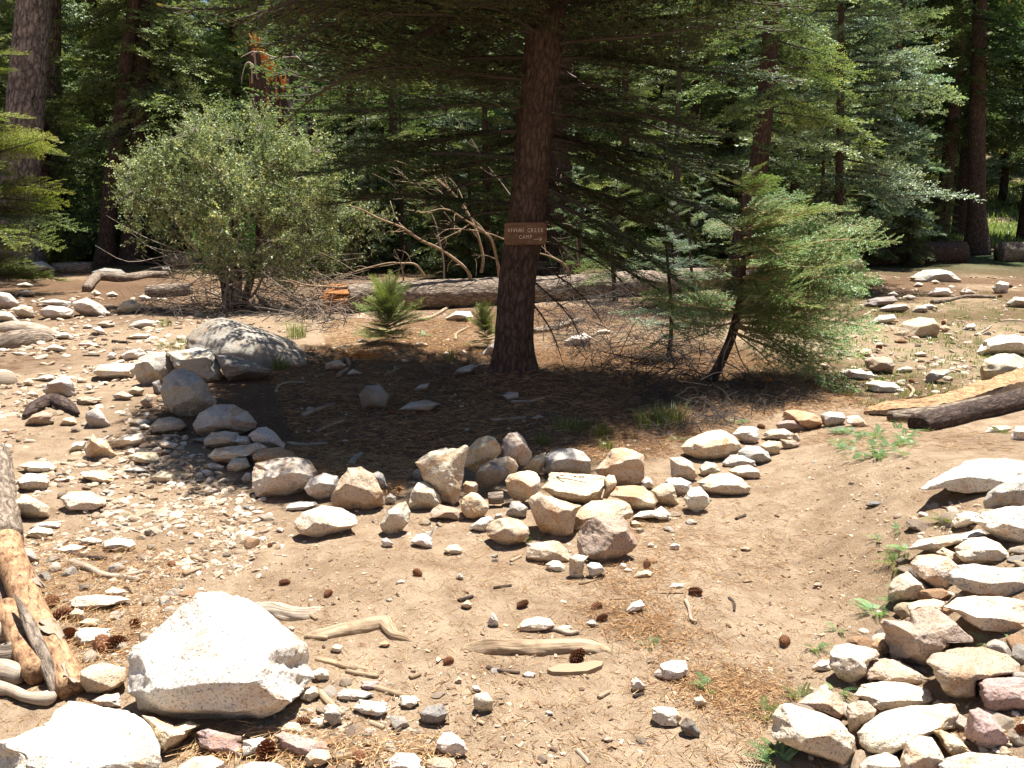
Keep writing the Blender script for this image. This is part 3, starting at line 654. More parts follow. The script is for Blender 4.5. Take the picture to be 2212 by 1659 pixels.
H|o|.7|-|300 885 340 862 375 885 345 912|small rusty stone under the root's bend
H|t|.7|-|770 1130 795 1085 822 1110 805 1140|small tan stone below the little dark cone
H|t|.6|-|810 650 850 612 888 640 860 672|tan stone beside a short brown stick
#rocks round the giant boulder in the near left corner
G|w|.8|-|785 970 830 900 920 850 1000 760 1120 640 1210 575 1350 560 1500 590 1640 680 1790 790 1900 880 1930 1000 1960 1080 1880 1180 1760 1300 1640 1360 1500 1390 1300 1400 1050 1370 880 1300 800 1200 810 1080|giant white boulder with rust stains and an overhanging base|.85,.75,-.05,-.62
G|w|.6|-|-90 1500 100 1460 260 1390 330 1290 430 1240 560 1260 720 1290 850 1320 930 1400 980 1480 1015 1600 1010 1760 -90 1760|white granite boulder with grey lichen spots in the bottom left corner|.7,.8,.1,-.30
G|w|.5|-|570 1240 650 1200 740 1190 760 1280 600 1275|white stone between the giant boulder and the corner boulder
G|t|.7|-|500 1060 560 1020 640 1005 780 1030 790 1100 740 1160 640 1200 540 1190 500 1130|tan block with shaded front at the giant boulder's left side
G|y|.7|-|880 1330 960 1340 1080 1390 1180 1365 1250 1390 1180 1440 1100 1520 1010 1580 980 1480 920 1400|cream flat slab with an upturned tip under the giant boulder
G|p|.9|-|1220 1440 1290 1410 1400 1440 1500 1460 1510 1590 1400 1580 1250 1530|ragged pinkish rock below the giant boulder
G|w|.8|-|1510 1490 1620 1465 1690 1490 1640 1560 1510 1590|bright white stone beside the ragged pinkish rock
G|p|.8|-|1700 1460 1760 1430 1900 1470 2020 1490 2050 1540 1900 1590 1750 1530|long brown pink rock at the bottom right of the giant boulder
G|c|.5|-|1720 1410 1780 1370 1860 1380 1890 1430 1760 1440|pale pink stone above the long brown pink rock
G|y|.5|-|1900 1590 1940 1540 2040 1545 2065 1600 2000 1650 1910 1655|yellowish block at the bottom edge below the long brown pink rock
G|c|.5|-|1100 1660 1200 1590 1320 1580 1390 1620 1400 1720 1110 1720|broad pale stone cut by the bottom edge, centre left
G|w|.7|-|1470 1660 1560 1620 1700 1620 1780 1660 1780 1720 1470 1720|white stone cut by the bottom edge under a pine cone
G|w|.9|-|455 850 480 790 560 785 690 790 680 880 600 880 540 900 480 890|dazzling white flat stone behind the big pine cones
G|y|.5|-|485 760 540 725 620 735 600 780|yellowish small stone above the dazzling white one
G|c|.5|-|430 700 470 665 520 680 525 740 440 745|small cream stone by the peeled log's cones
G|c|.7|-|430 620 470 595 600 580 750 590 820 610 720 640 540 680 450 650|long pale flat rock among the gravel left of the giant boulder
G|c|.6|-|650 560 700 530 800 560 790 590 680 600|pale stone above the long pale flat rock
G|c|.3|-|640 250 720 225 820 235 850 270 800 305 700 310 650 285|smooth oval whitish stone on the gravel at the left
G|g|.8|-|490 240 560 220 640 240 630 270 520 270|thin white and grey slab left of the smooth oval stone
G|w|.8|-|350 300 440 265 540 280 490 310 420 325|white flat shard with a cone leaning on it
G|c|.5|-|165 200 220 155 320 170 340 200 280 225 190 225|rounded pale stone near the barked log end
G|g|.5|-|110 300 180 290 250 350 230 400 140 380|grey speckled stone touching the peeled log
G|w|.5|-|200 150 260 130 380 120 370 165 300 170 220 170|flat pale stone behind the rounded one near the log
G|c|.7|-|1860 1230 1890 1160 1960 1150 1990 1200 1930 1250|small tan stone in the giant boulder's shadow
G|w|.6|-|2095 1200 2140 1165 2240 1180 2240 1240 2110 1230|white flat stone right of the giant boulder's shadow
G|g|.8|-|2010 1290 2040 1260 2100 1270 2130 1370 2070 1400 2020 1350|grey upright stone in front of the leaning stick
G|w|.5|-|1930 1370 1960 1345 2010 1355 2020 1400 1960 1410|little white cube before the giant boulder
G|w|.5|-|1945 1060 1990 1035 2040 1050 2050 1110 1990 1125 1950 1090|white stone leaning on the giant boulder's right corner
G|y|.4|-|1790 790 1810 775 1835 785 1820 810|tiny yellow stone at the giant boulder's upper right
G|c|.6|-|1715 180 1740 160 1770 175 1755 195|small cream stone out on the dirt left of the hollowed boulder
#rocks strewn over the left slope
D|w|.4|-|105 1490 160 1445 260 1445 310 1490 290 1550 180 1560 115 1530|smooth white boulder with a dark underside at the left
D|c|.4|-|110 1400 180 1370 300 1370 360 1410 320 1450 200 1440|flat cream stone behind the smooth white boulder
D|y|.4|-|500 1460 570 1425 660 1425 715 1470 710 1500 600 1505|yellowish flat stone sunk in the slope
D|c|.6|-|370 1600 430 1560 560 1555 660 1600 660 1640 600 1670 430 1680|broad pale rock with a reddish stone on its left end
D|c|.5|-|90 1620 150 1570 220 1600 310 1650 310 1710 200 1735 100 1700|pale double stone beside the barked log
D|y|.6|-|930 1470 1000 1425 1090 1450 1080 1500 970 1505|cream stone sunk in dirt, left of the blocky boulder
D|g|.75|-|260 930 300 880 400 825 450 870 480 950 440 985 380 960 300 965|grey craggy rock with a dark notch on the left slope
D|g|.6|-|530 1100 540 1060 610 1030 690 1140 650 1165 560 1165|grey leaning stone alone below the dark wedge
D|y|.7|-|520 1290 580 1190 600 1230 660 1240 730 1330 650 1365 550 1360|cream pyramid stone on the left slope
D|c|.5|-|680 1260 760 1210 880 1190 905 1240 850 1275 740 1290|speckled pale stone right of the cream pyramid
D|c|.7|-|425 1310 460 1250 540 1240 520 1290 460 1320|small pale stone left of the cream pyramid
D|b|.4|-|150 1140 200 1080 260 1055 320 1070 340 1120 280 1150|brown humped stone under a piece of bark
D|y|.3|-|370 1140 400 1100 460 1090 480 1130 430 1150|small round yellow stone between bark and leaning stone
D|y|.5|-|790 1340 850 1315 970 1310 995 1350 930 1390 820 1380|pale flat topped stone near a short red brown twig
D|w|.5|-|765 1425 850 1405 930 1425 850 1440|thin white sliver of stone on the slope
D|w|.5|-|985 1250 1030 1235 1105 1260 1090 1300 1010 1290|white stone above a rusty bark chip
D|t|.5|-|870 1000 910 950 950 960 950 1030 900 1045|tan stone at the foot of the shaded boulders
D|d|.4|-|945 880 990 860 1010 930 1000 960 960 955|dark stone wedged between the shaded boulders
D|w|.8|-|245 430 300 400 400 405 455 430 460 470 340 490 250 460|white topped angular rock, left of the far white pair
D|w|.7|-|450 380 540 350 640 400 695 450 640 480 530 470 460 430|white sloping boulder, right of the far white pair
D|c|.4|-|80 420 140 395 200 410 220 470 150 485 100 460|tan boulder leaning on the left edge's grey slab
D|w|.5|-|-40 310 60 325 120 380 100 430 -40 430|whitish boulder cut by the left edge, upper
D|g|.6|-|-40 430 60 440 130 500 110 515 -40 500|grey sloping slab cut by the left edge, lower
D|w|.6|-|225 380 330 360 440 375 440 410 330 400|flat white stone behind the white topped angular rock
D|c|.5|-|730 420 760 380 820 360 885 390 860 420 800 450 730 445|cream stone with brown base at the brush's edge
D|w|.7|-|655 330 700 312 740 335 700 350|small white stone in front of the grey fallen branch
D|g|.7|-|590 520 640 495 700 495 720 520 680 540|grey stone halfway between white boulder and outcrop
D|g|.5|-|790 540 830 500 900 485 990 500 960 540 860 545|grey stone in the oak's shade
D|w|.6|-|335 590 400 562 470 600 400 612|white stone by the sunken wood at the left
D|w|.8|-|570 540 620 530 670 580 630 590|tilted white flake of stone
D|w|.5|-|780 600 850 575 940 580 910 605 820 610|white flat stone left of the tuft of short grass
D|w|.8|-|750 710 800 680 870 665 915 700 860 745 770 740|white block left of the shaded pair of boulders
D|w|.5|-|250 680 330 640 420 665 400 690 300 690|white low stone on the upper left slope
D|b|.9|-|470 980 520 960 640 985 600 1010 500 1020|dark wedge of rock with a shadow under it
D|w|.5|-|205 860 280 835 340 850 260 870|thin white slab left of the grey craggy rock
D|g|.5|-|100 310 180 300 220 330 150 345|greyish flat stone at the far left
D|w|.4|-|200 130 270 125 340 170 340 210 250 190|pale boulder at the foot of the far left trunks
D|d|.5|-|570 190 650 165 750 175 800 210 700 235 580 230|dark shaded boulder before the twin trunks
D|g|.6|-|1000 160 1050 155 1070 200 1020 215|grey triangular stone right of the twin trunks
D|w|.5|-|100 270 160 255 210 272 150 290|far white stone near the left edge
D|w|.6|-|565 325 590 300 630 325 600 350|white chip below the fallen branch's end
D|w|.6|-|850 350 890 332 945 352 900 372|white stone touching the short sawn log
D|w|.6|-|510 530 550 515 580 530 540 545|small pale stone on the upper slope
D|w|.7|-|515 640 560 625 620 650 570 668|bleached stone below the tilted flake
D|w|.7|-|660 720 690 690 730 700 700 740|small white block beside the white one near the shaded pair
D|c|.6|-|140 880 180 850 215 880 180 905|cream stone at the left of the grey craggy rock
D|c|.6|-|165 955 190 925 240 950 230 980|pale stone below the cream one on the slope
D|t|.6|-|795 935 840 900 900 920 880 960 820 965|dull stone in the tree's shadow on the left
D|g|.6|-|700 960 760 930 830 960 800 995 720 990|low grey stone in the shadow's left tip
D|c|.4|-|870 1145 900 1135 935 1155 920 1175|small pale stone left of the grey egg shaped one
D|w|.7|-|530 910 555 895 575 915 555 930|white pebble beside the grey craggy rock
D|c|.4|-|630 1560 660 1540 700 1555 680 1580|flat pale pebble below the yellowish sunken stone
D|w|.6|-|1030 1510 1060 1490 1100 1505 1080 1530|white chip left of the blocky boulder
D|g|.6|-|1500 1480 1530 1440 1565 1440 1565 1500 1520 1510|grey stone tucked against the blocky boulder
#boulders bordering the shaded ground under the fir
D|s|.12|-|1155 605 1200 550 1290 495 1370 475 1470 490 1640 550 1810 610 1900 680 1960 765 1930 890 1700 960 1450 970 1250 850 1150 700|broad smooth grey bedrock outcrop in full sun|.6,.05
D|g|.4|-|1330 670 1380 620 1440 605 1500 640 1520 700 1480 720 1400 690|small speckled boulder against the smooth outcrop
D|g|.35|-|835 790 860 730 930 690 1020 685 1060 730 1090 790 1080 850 990 910 900 910 850 860|grey boulder with a brown face, left of the shaded pair
D|g|.3|-|1030 690 1150 675 1220 660 1310 675 1350 730 1390 830 1380 870 1280 890 1150 880 1090 800|dark grey boulder, right of the shaded pair
D|d|.4|-|1330 700 1450 710 1560 740 1700 800 1640 850 1420 880 1390 820|low dark slab in shade beside the smooth outcrop|.4
D|w|.4|-|570 820 620 770 720 760 840 755 840 850 760 865 650 855|flat speckled white rock left of the shaded pair|.4
D|g|.5|-|995 930 1020 850 1080 800 1150 790 1220 820 1290 890 1350 990 1340 1030 1270 1060 1200 1120 1100 1080 1020 1020|tall egg like boulder with a broken tan face at the shadow's edge
D|g|.55|-|1200 1140 1240 1070 1330 1015 1450 1015 1540 1060 1600 1130 1590 1160 1500 1200 1400 1180 1280 1230 1220 1190|dome shaped white and grey boulder before the egg like one
D|t|.15|-|935 1150 980 1105 1060 1090 1130 1110 1165 1150 1120 1180 1020 1195 950 1190|oval river worn stone left of the dome shaped boulder
D|c|.4|1290|1265 1240 1310 1190 1400 1180 1480 1190 1500 1240 1470 1280 1350 1285 1275 1280|white stone below the dome shaped boulder
D|w|.5|1290|1450 1250 1480 1210 1550 1215 1570 1260 1500 1270|small white stone between two larger white ones
D|w|.5|1300|1540 1210 1600 1160 1660 1155 1710 1190 1780 1260 1770 1290 1680 1290 1590 1260|white stone with a grey right end, right of the dome
D|c|.5|1400|1295 1340 1340 1290 1440 1275 1600 1250 1665 1280 1620 1320 1500 1350 1440 1390 1340 1375|flat layered pale stone in the border heap|.5
D|c|.6|-|1410 1400 1450 1350 1530 1345 1560 1400 1480 1440 1420 1430|small white stone under the flat layered one
D|g|.6|-|1285 1390 1320 1375 1400 1400 1390 1425 1310 1425|little stone at the heap's left foot
D|o|.4|1430|1570 1330 1640 1290 1740 1280 1820 1310 1850 1340 1820 1400 1700 1420 1580 1400|white stone with an orange brown rim behind the blocky boulder
D|c|.55|-|1565 1440 1590 1380 1700 1355 1830 1340 1920 1360 1975 1430 1970 1500 1900 1540 1800 1600 1680 1605 1600 1590 1570 1540|big blocky pale boulder in the border line
D|w|.5|-|1890 1540 1930 1480 2010 1440 2100 1460 2110 1510 2070 1590 2000 1620 1920 1580|rounded white stone between blocky and pointed boulders
D|d|.4|-|1290 1215 1340 1225 1300 1260 1240 1250 1190 1230|dark slab end under the dome shaped boulder
#stones on the needle covered ground round the fir
E|w|.5|-|715 480 780 435 870 435 890 470 840 495 760 500|white flat stone in front of the fallen log
E|w|.4|-|1455 620 1500 590 1580 570 1630 600 1600 650 1470 660|white domed stone in the brush right of the trunk
E|c|.4|-|530 640 570 625 610 640 600 665 540 660|small round tan stone by the cedar seedling
E|w|.6|-|940 700 990 650 1030 620 1040 700 950 718|white pointed stone close behind the fir's trunk
E|t|.5|-|-30 760 50 735 100 770 80 805 -30 800|brown banded rock left of the cedar seedling
E|w|.4|-|110 820 140 795 200 820 190 835 120 835|small white oval stone at the shadow's back edge
E|d|.15|-|180 960 220 900 310 890 370 960 350 1040 200 1050|dark round boulder deep in the fir's shadow
E|g|.4|-|760 830 800 790 870 765 940 770 880 810 800 840|grey flat stone at the fir's left foot
E|g|.5|-|1250 1100 1290 1080 1330 1090 1300 1112|pale stone lying in the shadow right of centre
E|g|.4|-|830 1175 850 1160 870 1170 850 1185|small pale stone in the shadow before the trunk
E|g|.4|-|420 1050 500 1000 600 985 680 1010 620 1050 460 1070|flat dark stone left of the trunk in shadow
E|g|.4|-|1075 960 1110 935 1170 940 1175 980 1110 995|shaded stone at the very foot of the fir's trunk
E|c|.4|-|700 700 720 685 750 700 735 720 705 718|tiny cream stone on the sunny duff left of the fir
E|g|.4|-|70 1240 95 1230 120 1240 100 1255|small stone in shadow near the border boulders
E|w|.4|-|1675 1265 1700 1250 1730 1262 1710 1278|white pebble by the grass tuft
E|w|.5|-|1640 570 1700 545 1760 560 1720 580|white flat stone half hidden by brush
E|c|.5|-|170 620 200 600 235 620 220 640|round tan stone under the cedar seedling
E|g|.4|-|520 925 560 890 620 880 600 915 540 935|grey flake of stone on the shadowed duff
"""
def clip_float(x): return float(x) if x.strip() else None
def build_rocks():
    grp = None; seed = 100; keep = {}
    for line in ROCKS.strip().split("\n"):
        if line[0] == "#": grp = line[1:]; continue
        f = line.split("|"); seed += 7
        fe = f[6].split(',') if len(f) > 6 else []; flat = float(fe[0]) if fe else None; emb = float(fe[1]) if len(fe) > 1 else .8; tilt = (float(fe[2]), float(fe[3])) if len(fe) > 3 else None
        pts = [float(x) for x in f[4].split()]
        o, V, c = make_rock(f[0], pts, f[1], float(f[2]), None if f[3] == "-" else float(f[3]), f[5], grp, seed, flat, tilt, emb)
        keep[f[5][:14]] = o
    # the slab with the drawn arrow: flat face turned up and towards the path
    pts = [975, 505, 1010, 470, 1030, 400, 1060, 385, 1200, 395, 1400, 405, 1440, 415, 1455, 450, 1430, 500, 1415, 590, 1300, 612, 1180, 590, 1060, 560]
    o, V, c = make_rock("J", pts, "y", .55, 640, "bright flat slab marked with a hand drawn arrow and a word, middle of the cairn", "stones heaped in the cairn", 31, .55, (0.0, -.75))
    o.color = (.70, .58, .40, 1)
    return o, V
ARROW_SLAB, ARROW_V = build_rocks()

# hand drawn arrow and word on the slab: thin strokes laid on its surface
def slab_marks():
    from mathutils.bvhtree import BVHTree
    me = ARROW_SLAB.data; off = Vector(ARROW_SLAB.location)
    bvh = BVHTree.FromPolygons([tuple(v.co + off) for v in me.vertices], [tuple(p.vertices) for p in me.polygons])
    o = Vector((0, 0, EYE)); g = Geo()
    def L(x, y): return ((2050 + x * .18083) * .548611, (1820 + y * .18083) * .548611)
    strokes = [[(770, 322), (840, 340), (930, 352), (1010, 362), (1100, 380), (1200, 402), (1300, 418), (1400, 440)],
               [(770, 322), (830, 305), (890, 290), (940, 288)], [(780, 325), (810, 350), (850, 382), (900, 410), (955, 432)],
               [(1160, 300), (1175, 330), (1178, 300), (1205, 302), (1180, 318), (1205, 332)], [(1222, 312), (1245, 332)], [(1245, 312), (1222, 334)],
               [(1265, 328), (1282, 312), (1285, 332), (1268, 330)], [(1300, 312), (1298, 352)], [(1300, 314), (1316, 318), (1300, 330)],
               [(1328, 324), (1344, 316), (1330, 314), (1328, 330), (1346, 332)], [(1354, 314), (1356, 330), (1368, 330), (1368, 314)], [(1382, 305), (1384, 336)]]
    for s in strokes:
        pts = []
        for i in range(len(s) - 1):
            for t in np.linspace(0, 1, 6)[: None if i == len(s) - 2 else -1]:
                px, py = L(s[i][0] * (1 - t) + s[i + 1][0] * t, s[i][1] * (1 - t) + s[i + 1][1] * t)
                d = Vector(ray(px, py)).normalized(); h = bvh.ray_cast(o, d)
                if h[0] is not None: pts.append(np.array(h[0] + h[1] * .0012))
        if len(pts) > 1: g.add(*tube(pts, [.0016], 4, smoothpath=False))
    if g.n:
        mo = mk("drawn_arrow", g, mat_plain("black_marker", (.03, .025, .03)), None)
        mo.parent = ARROW_SLAB; mo.matrix_parent_inverse = Matrix.Translation(-off)
slab_marks()
# ------------------------------------------------------------------ loose pebbles, gravel, needles, chips
def in_poly(px, py, poly):
    P = np.array(poly, float); Q = np.roll(P, -1, 0); c = np.zeros(np.shape(px), bool)
    for (x1, y1), (x2, y2) in zip(P, Q):
        c ^= ((y1 > py) != (y2 > py)) & (px < (x2 - x1) * (py - y1) / (y2 - y1 + 1e-12) + x1)
    return c
def to_ground(px, py):
    """many rays at once: fixed-point iteration onto the ground"""
    d = np.stack([(px - CX) / FPX, 0 * px, 0 * px], -1); v = -(py - CY) / FPX
    d[:, 1] = math.cos(PITCH) + v * math.sin(PITCH); d[:, 2] = -math.sin(PITCH) + v * math.cos(PITCH)
    t = EYE / -d[:, 2]
    for _ in range(8): t = (EYE - hgt(d[:, 0] * t, d[:, 1] * t)) / -d[:, 2]
    x, y = d[:, 0] * t, d[:, 1] * t; return np.stack([x, y, hgt(x, y)], -1)
# outlines measured on the photograph, and how the stones lie in each: count of things, count of gravel, size in m
AREAS = {
 "left slope": ([(0, 625), (640, 700), (560, 760), (300, 790), (330, 900), (520, 1060), (620, 1150), (540, 1230), (290, 1250), (110, 1300), (60, 1160), (0, 1000)], 80, 5000, (.018, .055)),
 "left gravel": ([(60, 1160), (330, 1200), (430, 1290), (300, 1420), (260, 1500), (130, 1420), (90, 1300)], 50, 2000, (.015, .046)),
 "near gravel": ([(640, 1470), (860, 1480), (960, 1659), (420, 1659), (560, 1580)], 32, 950, (.013, .038)),
 "wall": ([(1990, 1080), (2212, 1060), (2212, 1659), (1800, 1659), (1690, 1560), (1830, 1420), (1930, 1330), (1950, 1200)], 40, 500, (.03, .075)),
 "path": ([(600, 1180), (1100, 1210), (1500, 1120), (1760, 960), (2080, 960), (1900, 1250), (1660, 1659), (960, 1659), (700, 1440), (650, 1300), (400, 1260)], 12, 3000, (.010, .026)),
 "cairn foot": ([(640, 1170), (880, 1090), (1120, 1170), (1420, 1110), (1620, 1010), (1560, 1130), (1380, 1230), (1150, 1240), (860, 1190)], 24, 700, (.012, .036)),
 "far clearing": ([(1760, 600), (2212, 590), (2212, 860), (1990, 870), (1700, 800), (1820, 700)], 34, 1100, (.02, .07)),
 "shaded duff": ([(560, 760), (1060, 700), (1060, 860), (1450, 920), (1430, 980), (900, 980), (640, 950)], 8, 350, (.012, .035)),
 "sunny duff": ([(700, 680), (1060, 680), (1060, 790), (640, 790)], 10, 350, (.015, .04)),
}
LAB = {"left slope": "small pale stone lying loose on the sunlit left slope", "left gravel": "small stone in the gravel between the peeled log and the giant boulder",
       "near gravel": "small stone in the gravel right of the giant boulder", "path": "small stone trodden into the bare path", "cairn foot": "small stone scattered round the foot of the cairn",
       "far clearing": "small stone in the grassy clearing beyond the split plank", "wall": "small stone filling a gap in the dry laid wall", "shaded duff": "small stone on the dark duff in the fir's shadow", "sunny duff": "small stone on the sunny duff behind the fir's shadow"}
def free(x, y, r):
    for (a, b, c) in occ:
        if (a - x) ** 2 + (b - y) ** 2 < (c + r) ** 2: return False
    return True
def build_loose():
    g = rng(5); U, F = ico(2); meshes = []
    for k in range(14):
        V = U * (1 + .18 * vnoise(U * 1.6 + k * 5, k)[:, None]); n_ = g.normal(size=(9, 3)); n_ /= np.linalg.norm(n_, axis=1)[:, None]
        for a in n_: V = V - np.maximum(V @ a - g.uniform(.55, .9), 0)[:, None] * a
        V = V * (1, g.uniform(.6, .95), g.uniform(.4, .75)); me = mesh_from("stone", V, F, smooth=False); me.materials.append(GRANITE); meshes.append(me)
    keys = ["c", "w", "y", "t", "g", "c", "w", "b", "o"]
    grav = Geo(); U1, F1 = ico(0); U2, F2 = ico(1)
    used = set(); TN = dict(c="pale", w="whitish", y="yellowish", t="tan", g="grey", b="brown", o="rusty")
    def say(p, kc, nm, s):
        sz = "tiny" if s < .02 else "small" if s < .04 else "fist sized"
        for r in sorted(NAMED, key=lambda r: (r[0] - p[0]) ** 2 + (r[1] - p[1]) ** 2)[:14]:
            base = r[2].split(",")[0]
            if len(base.replace("-", " ").split()) > 9: continue
            dx, dy = p[0] - r[0], p[1] - r[1]; sd = ("just right of the " if dx > 0 else "just left of the ") if abs(dx) > abs(dy) else ("lying behind the " if dy > 0 else "lying before the ")
            t = sz + " " + TN[kc] + " stone " + sd + base
            if t not in used and len(t.replace('-', ' ').split()) <= 16: used.add(t); return t
        return LAB[nm]
    for name, (poly, nth, ngr, (s0, s1)) in AREAS.items():
        P = np.array(poly); k = 0; tries = 0
        while k < nth and tries < 5000:
            tries += 1; px, py = g.uniform(P[:, 0].min(), P[:, 0].max()), g.uniform(P[:, 1].min(), P[:, 1].max())
            if not in_poly(px, py, poly): continue
            p = ground_at(px, py); s = s0 + (s1 - s0) * g.random() ** 1.8 * (1 if p[1] < 6 else 1.25)
            if not free(p[0], p[1], s * (.25 if name == 'wall' else 1)): continue
            kc = keys[g.integers(len(keys))]
            o = link("stone", meshes[g.integers(14)], None, loc=(p[0], p[1], p[2] + s * .12), rot=(g.uniform(-.3, .3), g.uniform(-.3, .3), g.uniform(0, 6.28)),
                     scale=s, label=say(p, kc, name, s), cat="stone", group="loose stones: " + name)
            b = np.array(COL[kc]) * g.uniform(.8, 1.05); o.color = (*b, 1); occ.append((p[0], p[1], s * .8)); k += 1
        n = ngr * 3; px = g.uniform(P[:, 0].min(), P[:, 0].max(), n); py = g.uniform(P[:, 1].min(), P[:, 1].max(), n)
        ok = in_poly(px, py, poly); px, py = px[ok] + g.normal(0, 26, ok.sum()), py[ok] + g.normal(0, 16, ok.sum()); Q = to_ground(px, np.maximum(py, 600)); kp = (vnoise(Q * (1, 1, 0) * 1.6, 61) + .6 * vnoise(Q * (1, 1, 0) * 4.5, 62) + g.uniform(-.5, .75, len(Q))) > .12; Q = Q[kp][:ngr]
        sz = (s0 * .12 + (s0 * (1.05 if name == 'left slope' else .75)) * g.random(len(Q)) ** 2.2) * np.clip(Q[:, 1] / 4, .8, 2.2)
        for i in range(len(Q)):
            big = sz[i] > .019; UU, FF = (U2, F2) if big else (U1, F1)
            A = g.normal(size=(3, 3)) * .28 + np.diag([1, 1, 1]); V = (UU @ A.T) * (1, 1, .6) * sz[i]
            a = g.uniform(0, 6.28); ca, sa = math.cos(a), math.sin(a); V = V @ np.array([[ca, sa, 0], [-sa, ca, 0], [0, 0, 1]])
            grav.add(V + Q[i] + (0, 0, sz[i] * .1), FF, g.random() ** .8)
    mk("gravel", grav, M_PEBBLE, smooth=False, kind="stuff", label="fine pale gravel and grit strewn over the dirt", cat="gravel")
build_loose()

def litter():
    """fallen needles (slim three-sided slivers) and wood chips"""
    g = rng(8); out = Geo()
    def scatter(n, px, py, lens, w, lift, tint, clump=0):
        Q = to_ground(px, py); n = len(Q); L = g.uniform(*lens, n); a = g.uniform(0, math.pi, n); tl = g.normal(0, .12, n)
        D = np.stack([np.cos(a), np.sin(a), tl], -1) * L[:, None]; S = np.stack([-np.sin(a), np.cos(a), 0 * a], -1) * (w / 2)
        C = Q + np.stack([0 * a, 0 * a, g.uniform(.002, lift, n)], -1)
        V = np.stack([C - D / 2 - S, C - D / 2 + S, C + D / 2, C + (0, 0, w * .7) - D * .1], 1).reshape(-1, 3)
        b = np.arange(n)[:, None] * 4; F = np.concatenate([b + [0, 1, 2], b + [0, 2, 3], b + [1, 3, 2], b + [0, 3, 1]]); out.add(V, F, np.repeat(np.clip(g.normal(tint, .22, n), 0, 1), 4))
    def region(poly, n):
        P = np.array(poly, float); px = g.uniform(P[:, 0].min(), P[:, 0].max(), n * 3); py = g.uniform(P[:, 1].min(), P[:, 1].max(), n * 3); ok = in_poly(px, py, poly); return px[ok][:n], py[ok][:n]
    scatter(0, *region([(0, 620), (2212, 620), (2212, 1659), (0, 1659)], 9000), (.02, .06), .0028, .006, .55)
    scatter(0, *region([(560, 760), (1060, 690), (1500, 700), (1760, 860), (1480, 990), (860, 1010), (640, 960)], 15000), (.05, .12), .0036, .02, .42)
    scatter(0, *region([(620, 960), (900, 1000), (860, 1080), (620, 1000)], 1800), (.05, .11), .0032, .025, .6)
    scatter(0, *region([(700, 690), (1060, 690), (1060, 780), (700, 780)], 5000), (.06, .13), .005, .02, .55)
    scatter(0, *region([(1150, 660), (1520, 720), (1900, 880), (1600, 900), (1150, 800)], 6000), (.06, .13), .005, .02, .45)
    for bx, by, sx, sy, n in ((1410, 1120, 70, 50, 700), (1380, 1240, 60, 30, 350), (1390, 1350, 60, 30, 600), (1330, 1300, 60, 30, 260), (1520, 1480, 60, 30, 500), (1620, 1490, 50, 30, 500), (1460, 1400, 60, 50, 260), (1560, 1180, 110, 50, 500), (1180, 1240, 200, 30, 350), (1600, 1560, 60, 40, 200), (450, 1130, 80, 40, 200), (230, 1220, 90, 40, 300)):
        scatter(0, g.normal(bx, sx, n), g.normal(by, sy, n), (.035, .095), .0022, .014, .5)
    scatter(0, *region([(380, 1570), (1000, 1600), (1000, 1659), (380, 1659)], 700), (.04, .10), .0024, .03, .7)
    scatter(0, *region([(60, 1160), (420, 1200), (300, 1470), (120, 1450)], 1500), (.04, .10), .0026, .03, .6)
    scatter(0, *region([(1700, 880), (2050, 900), (2212, 980), (1700, 960)], 900), (.04, .09), .003, .015, .5)
    mk("fallen_needles", out, M_NEEDLES, smooth=False, kind="stuff", label="fallen brown needles lying thick over the forest floor", cat="needles")
    ch = Geo(); px = np.concatenate([region([(40, 640), (600, 760), (600, 1200), (300, 1300), (60, 1250)], 700)[0], region([(600, 1200), (1900, 1000), (1700, 1659), (600, 1659)], 700)[0]])
    g2 = rng(9); px, py = region([(0, 640), (640, 740), (300, 800), (620, 1180), (1500, 1150), (2050, 960), (1700, 1659), (420, 1659), (100, 1300)], 2400)
    Q = to_ground(px, py); Q = Q[(vnoise(Q * (1, 1, 0) * 1.4, 63) + g.uniform(-.5, .6, len(Q))) > 0]
    for i in range(len(Q)):
        L = (.005 + .019 * g.random() ** 2) * (1 if Q[i, 1] < 6 else 1.5); V, F, t = box(0, 0, 0, L, L * g.uniform(.15, .45), .002 + L * .06); V = V * (1, .35 + .65 * (V[:, [0]] < 0)[:, 0].reshape(-1, 1)[0, 0], 1) + g.normal(0, L * .10, V.shape)
        a = g.uniform(0, 6.28); ca, sa = math.cos(a), math.sin(a); V = V @ np.array([[ca, sa, 0], [-sa, ca, 0], [0, 0, 1]]); ch.add(V + Q[i] + (0, 0, .004), F, g.random())
    mk("wood_chips", ch, mat_plain("chips_of_bark_and_wood", (0, 0, 0), .9, [(0, (.08, .045, .03)), (.6, (.28, .18, .11)), (1, (.50, .38, .26))]), smooth=False, kind="stuff", label="small chips of bark and wood on the bare dirt", cat="wood chips")
litter()

# ------------------------------------------------------------------ fallen wood
def gpts(tile, pts, lift=0.0, depth=None):
    """points of a stick lying on the ground, from where it is seen"""
    out = []
    for i in range(0, len(pts), 2):
        p = ground_at(*tp(tile, pts[i], pts[i + 1])); p[2] += lift; out.append(p)
    return out
def stick(tile, pts, r0, r1, label, mat, name="stick", cat="stick", group=None, lift=None, segs=7, bark=.12, seed=0, n=None):
    P = gpts(tile, pts, (r0 * .6 if lift is None else lift)); n = n or max(10, 5 * len(P))
    return mk(name, tube(P, [r0, (r0 + r1) / 2, r1], segs, n, bark=bark, bfreq=30, seed=seed, wob=r0 * .3), mat, loc=P[0], label=label, cat=cat, group=group)

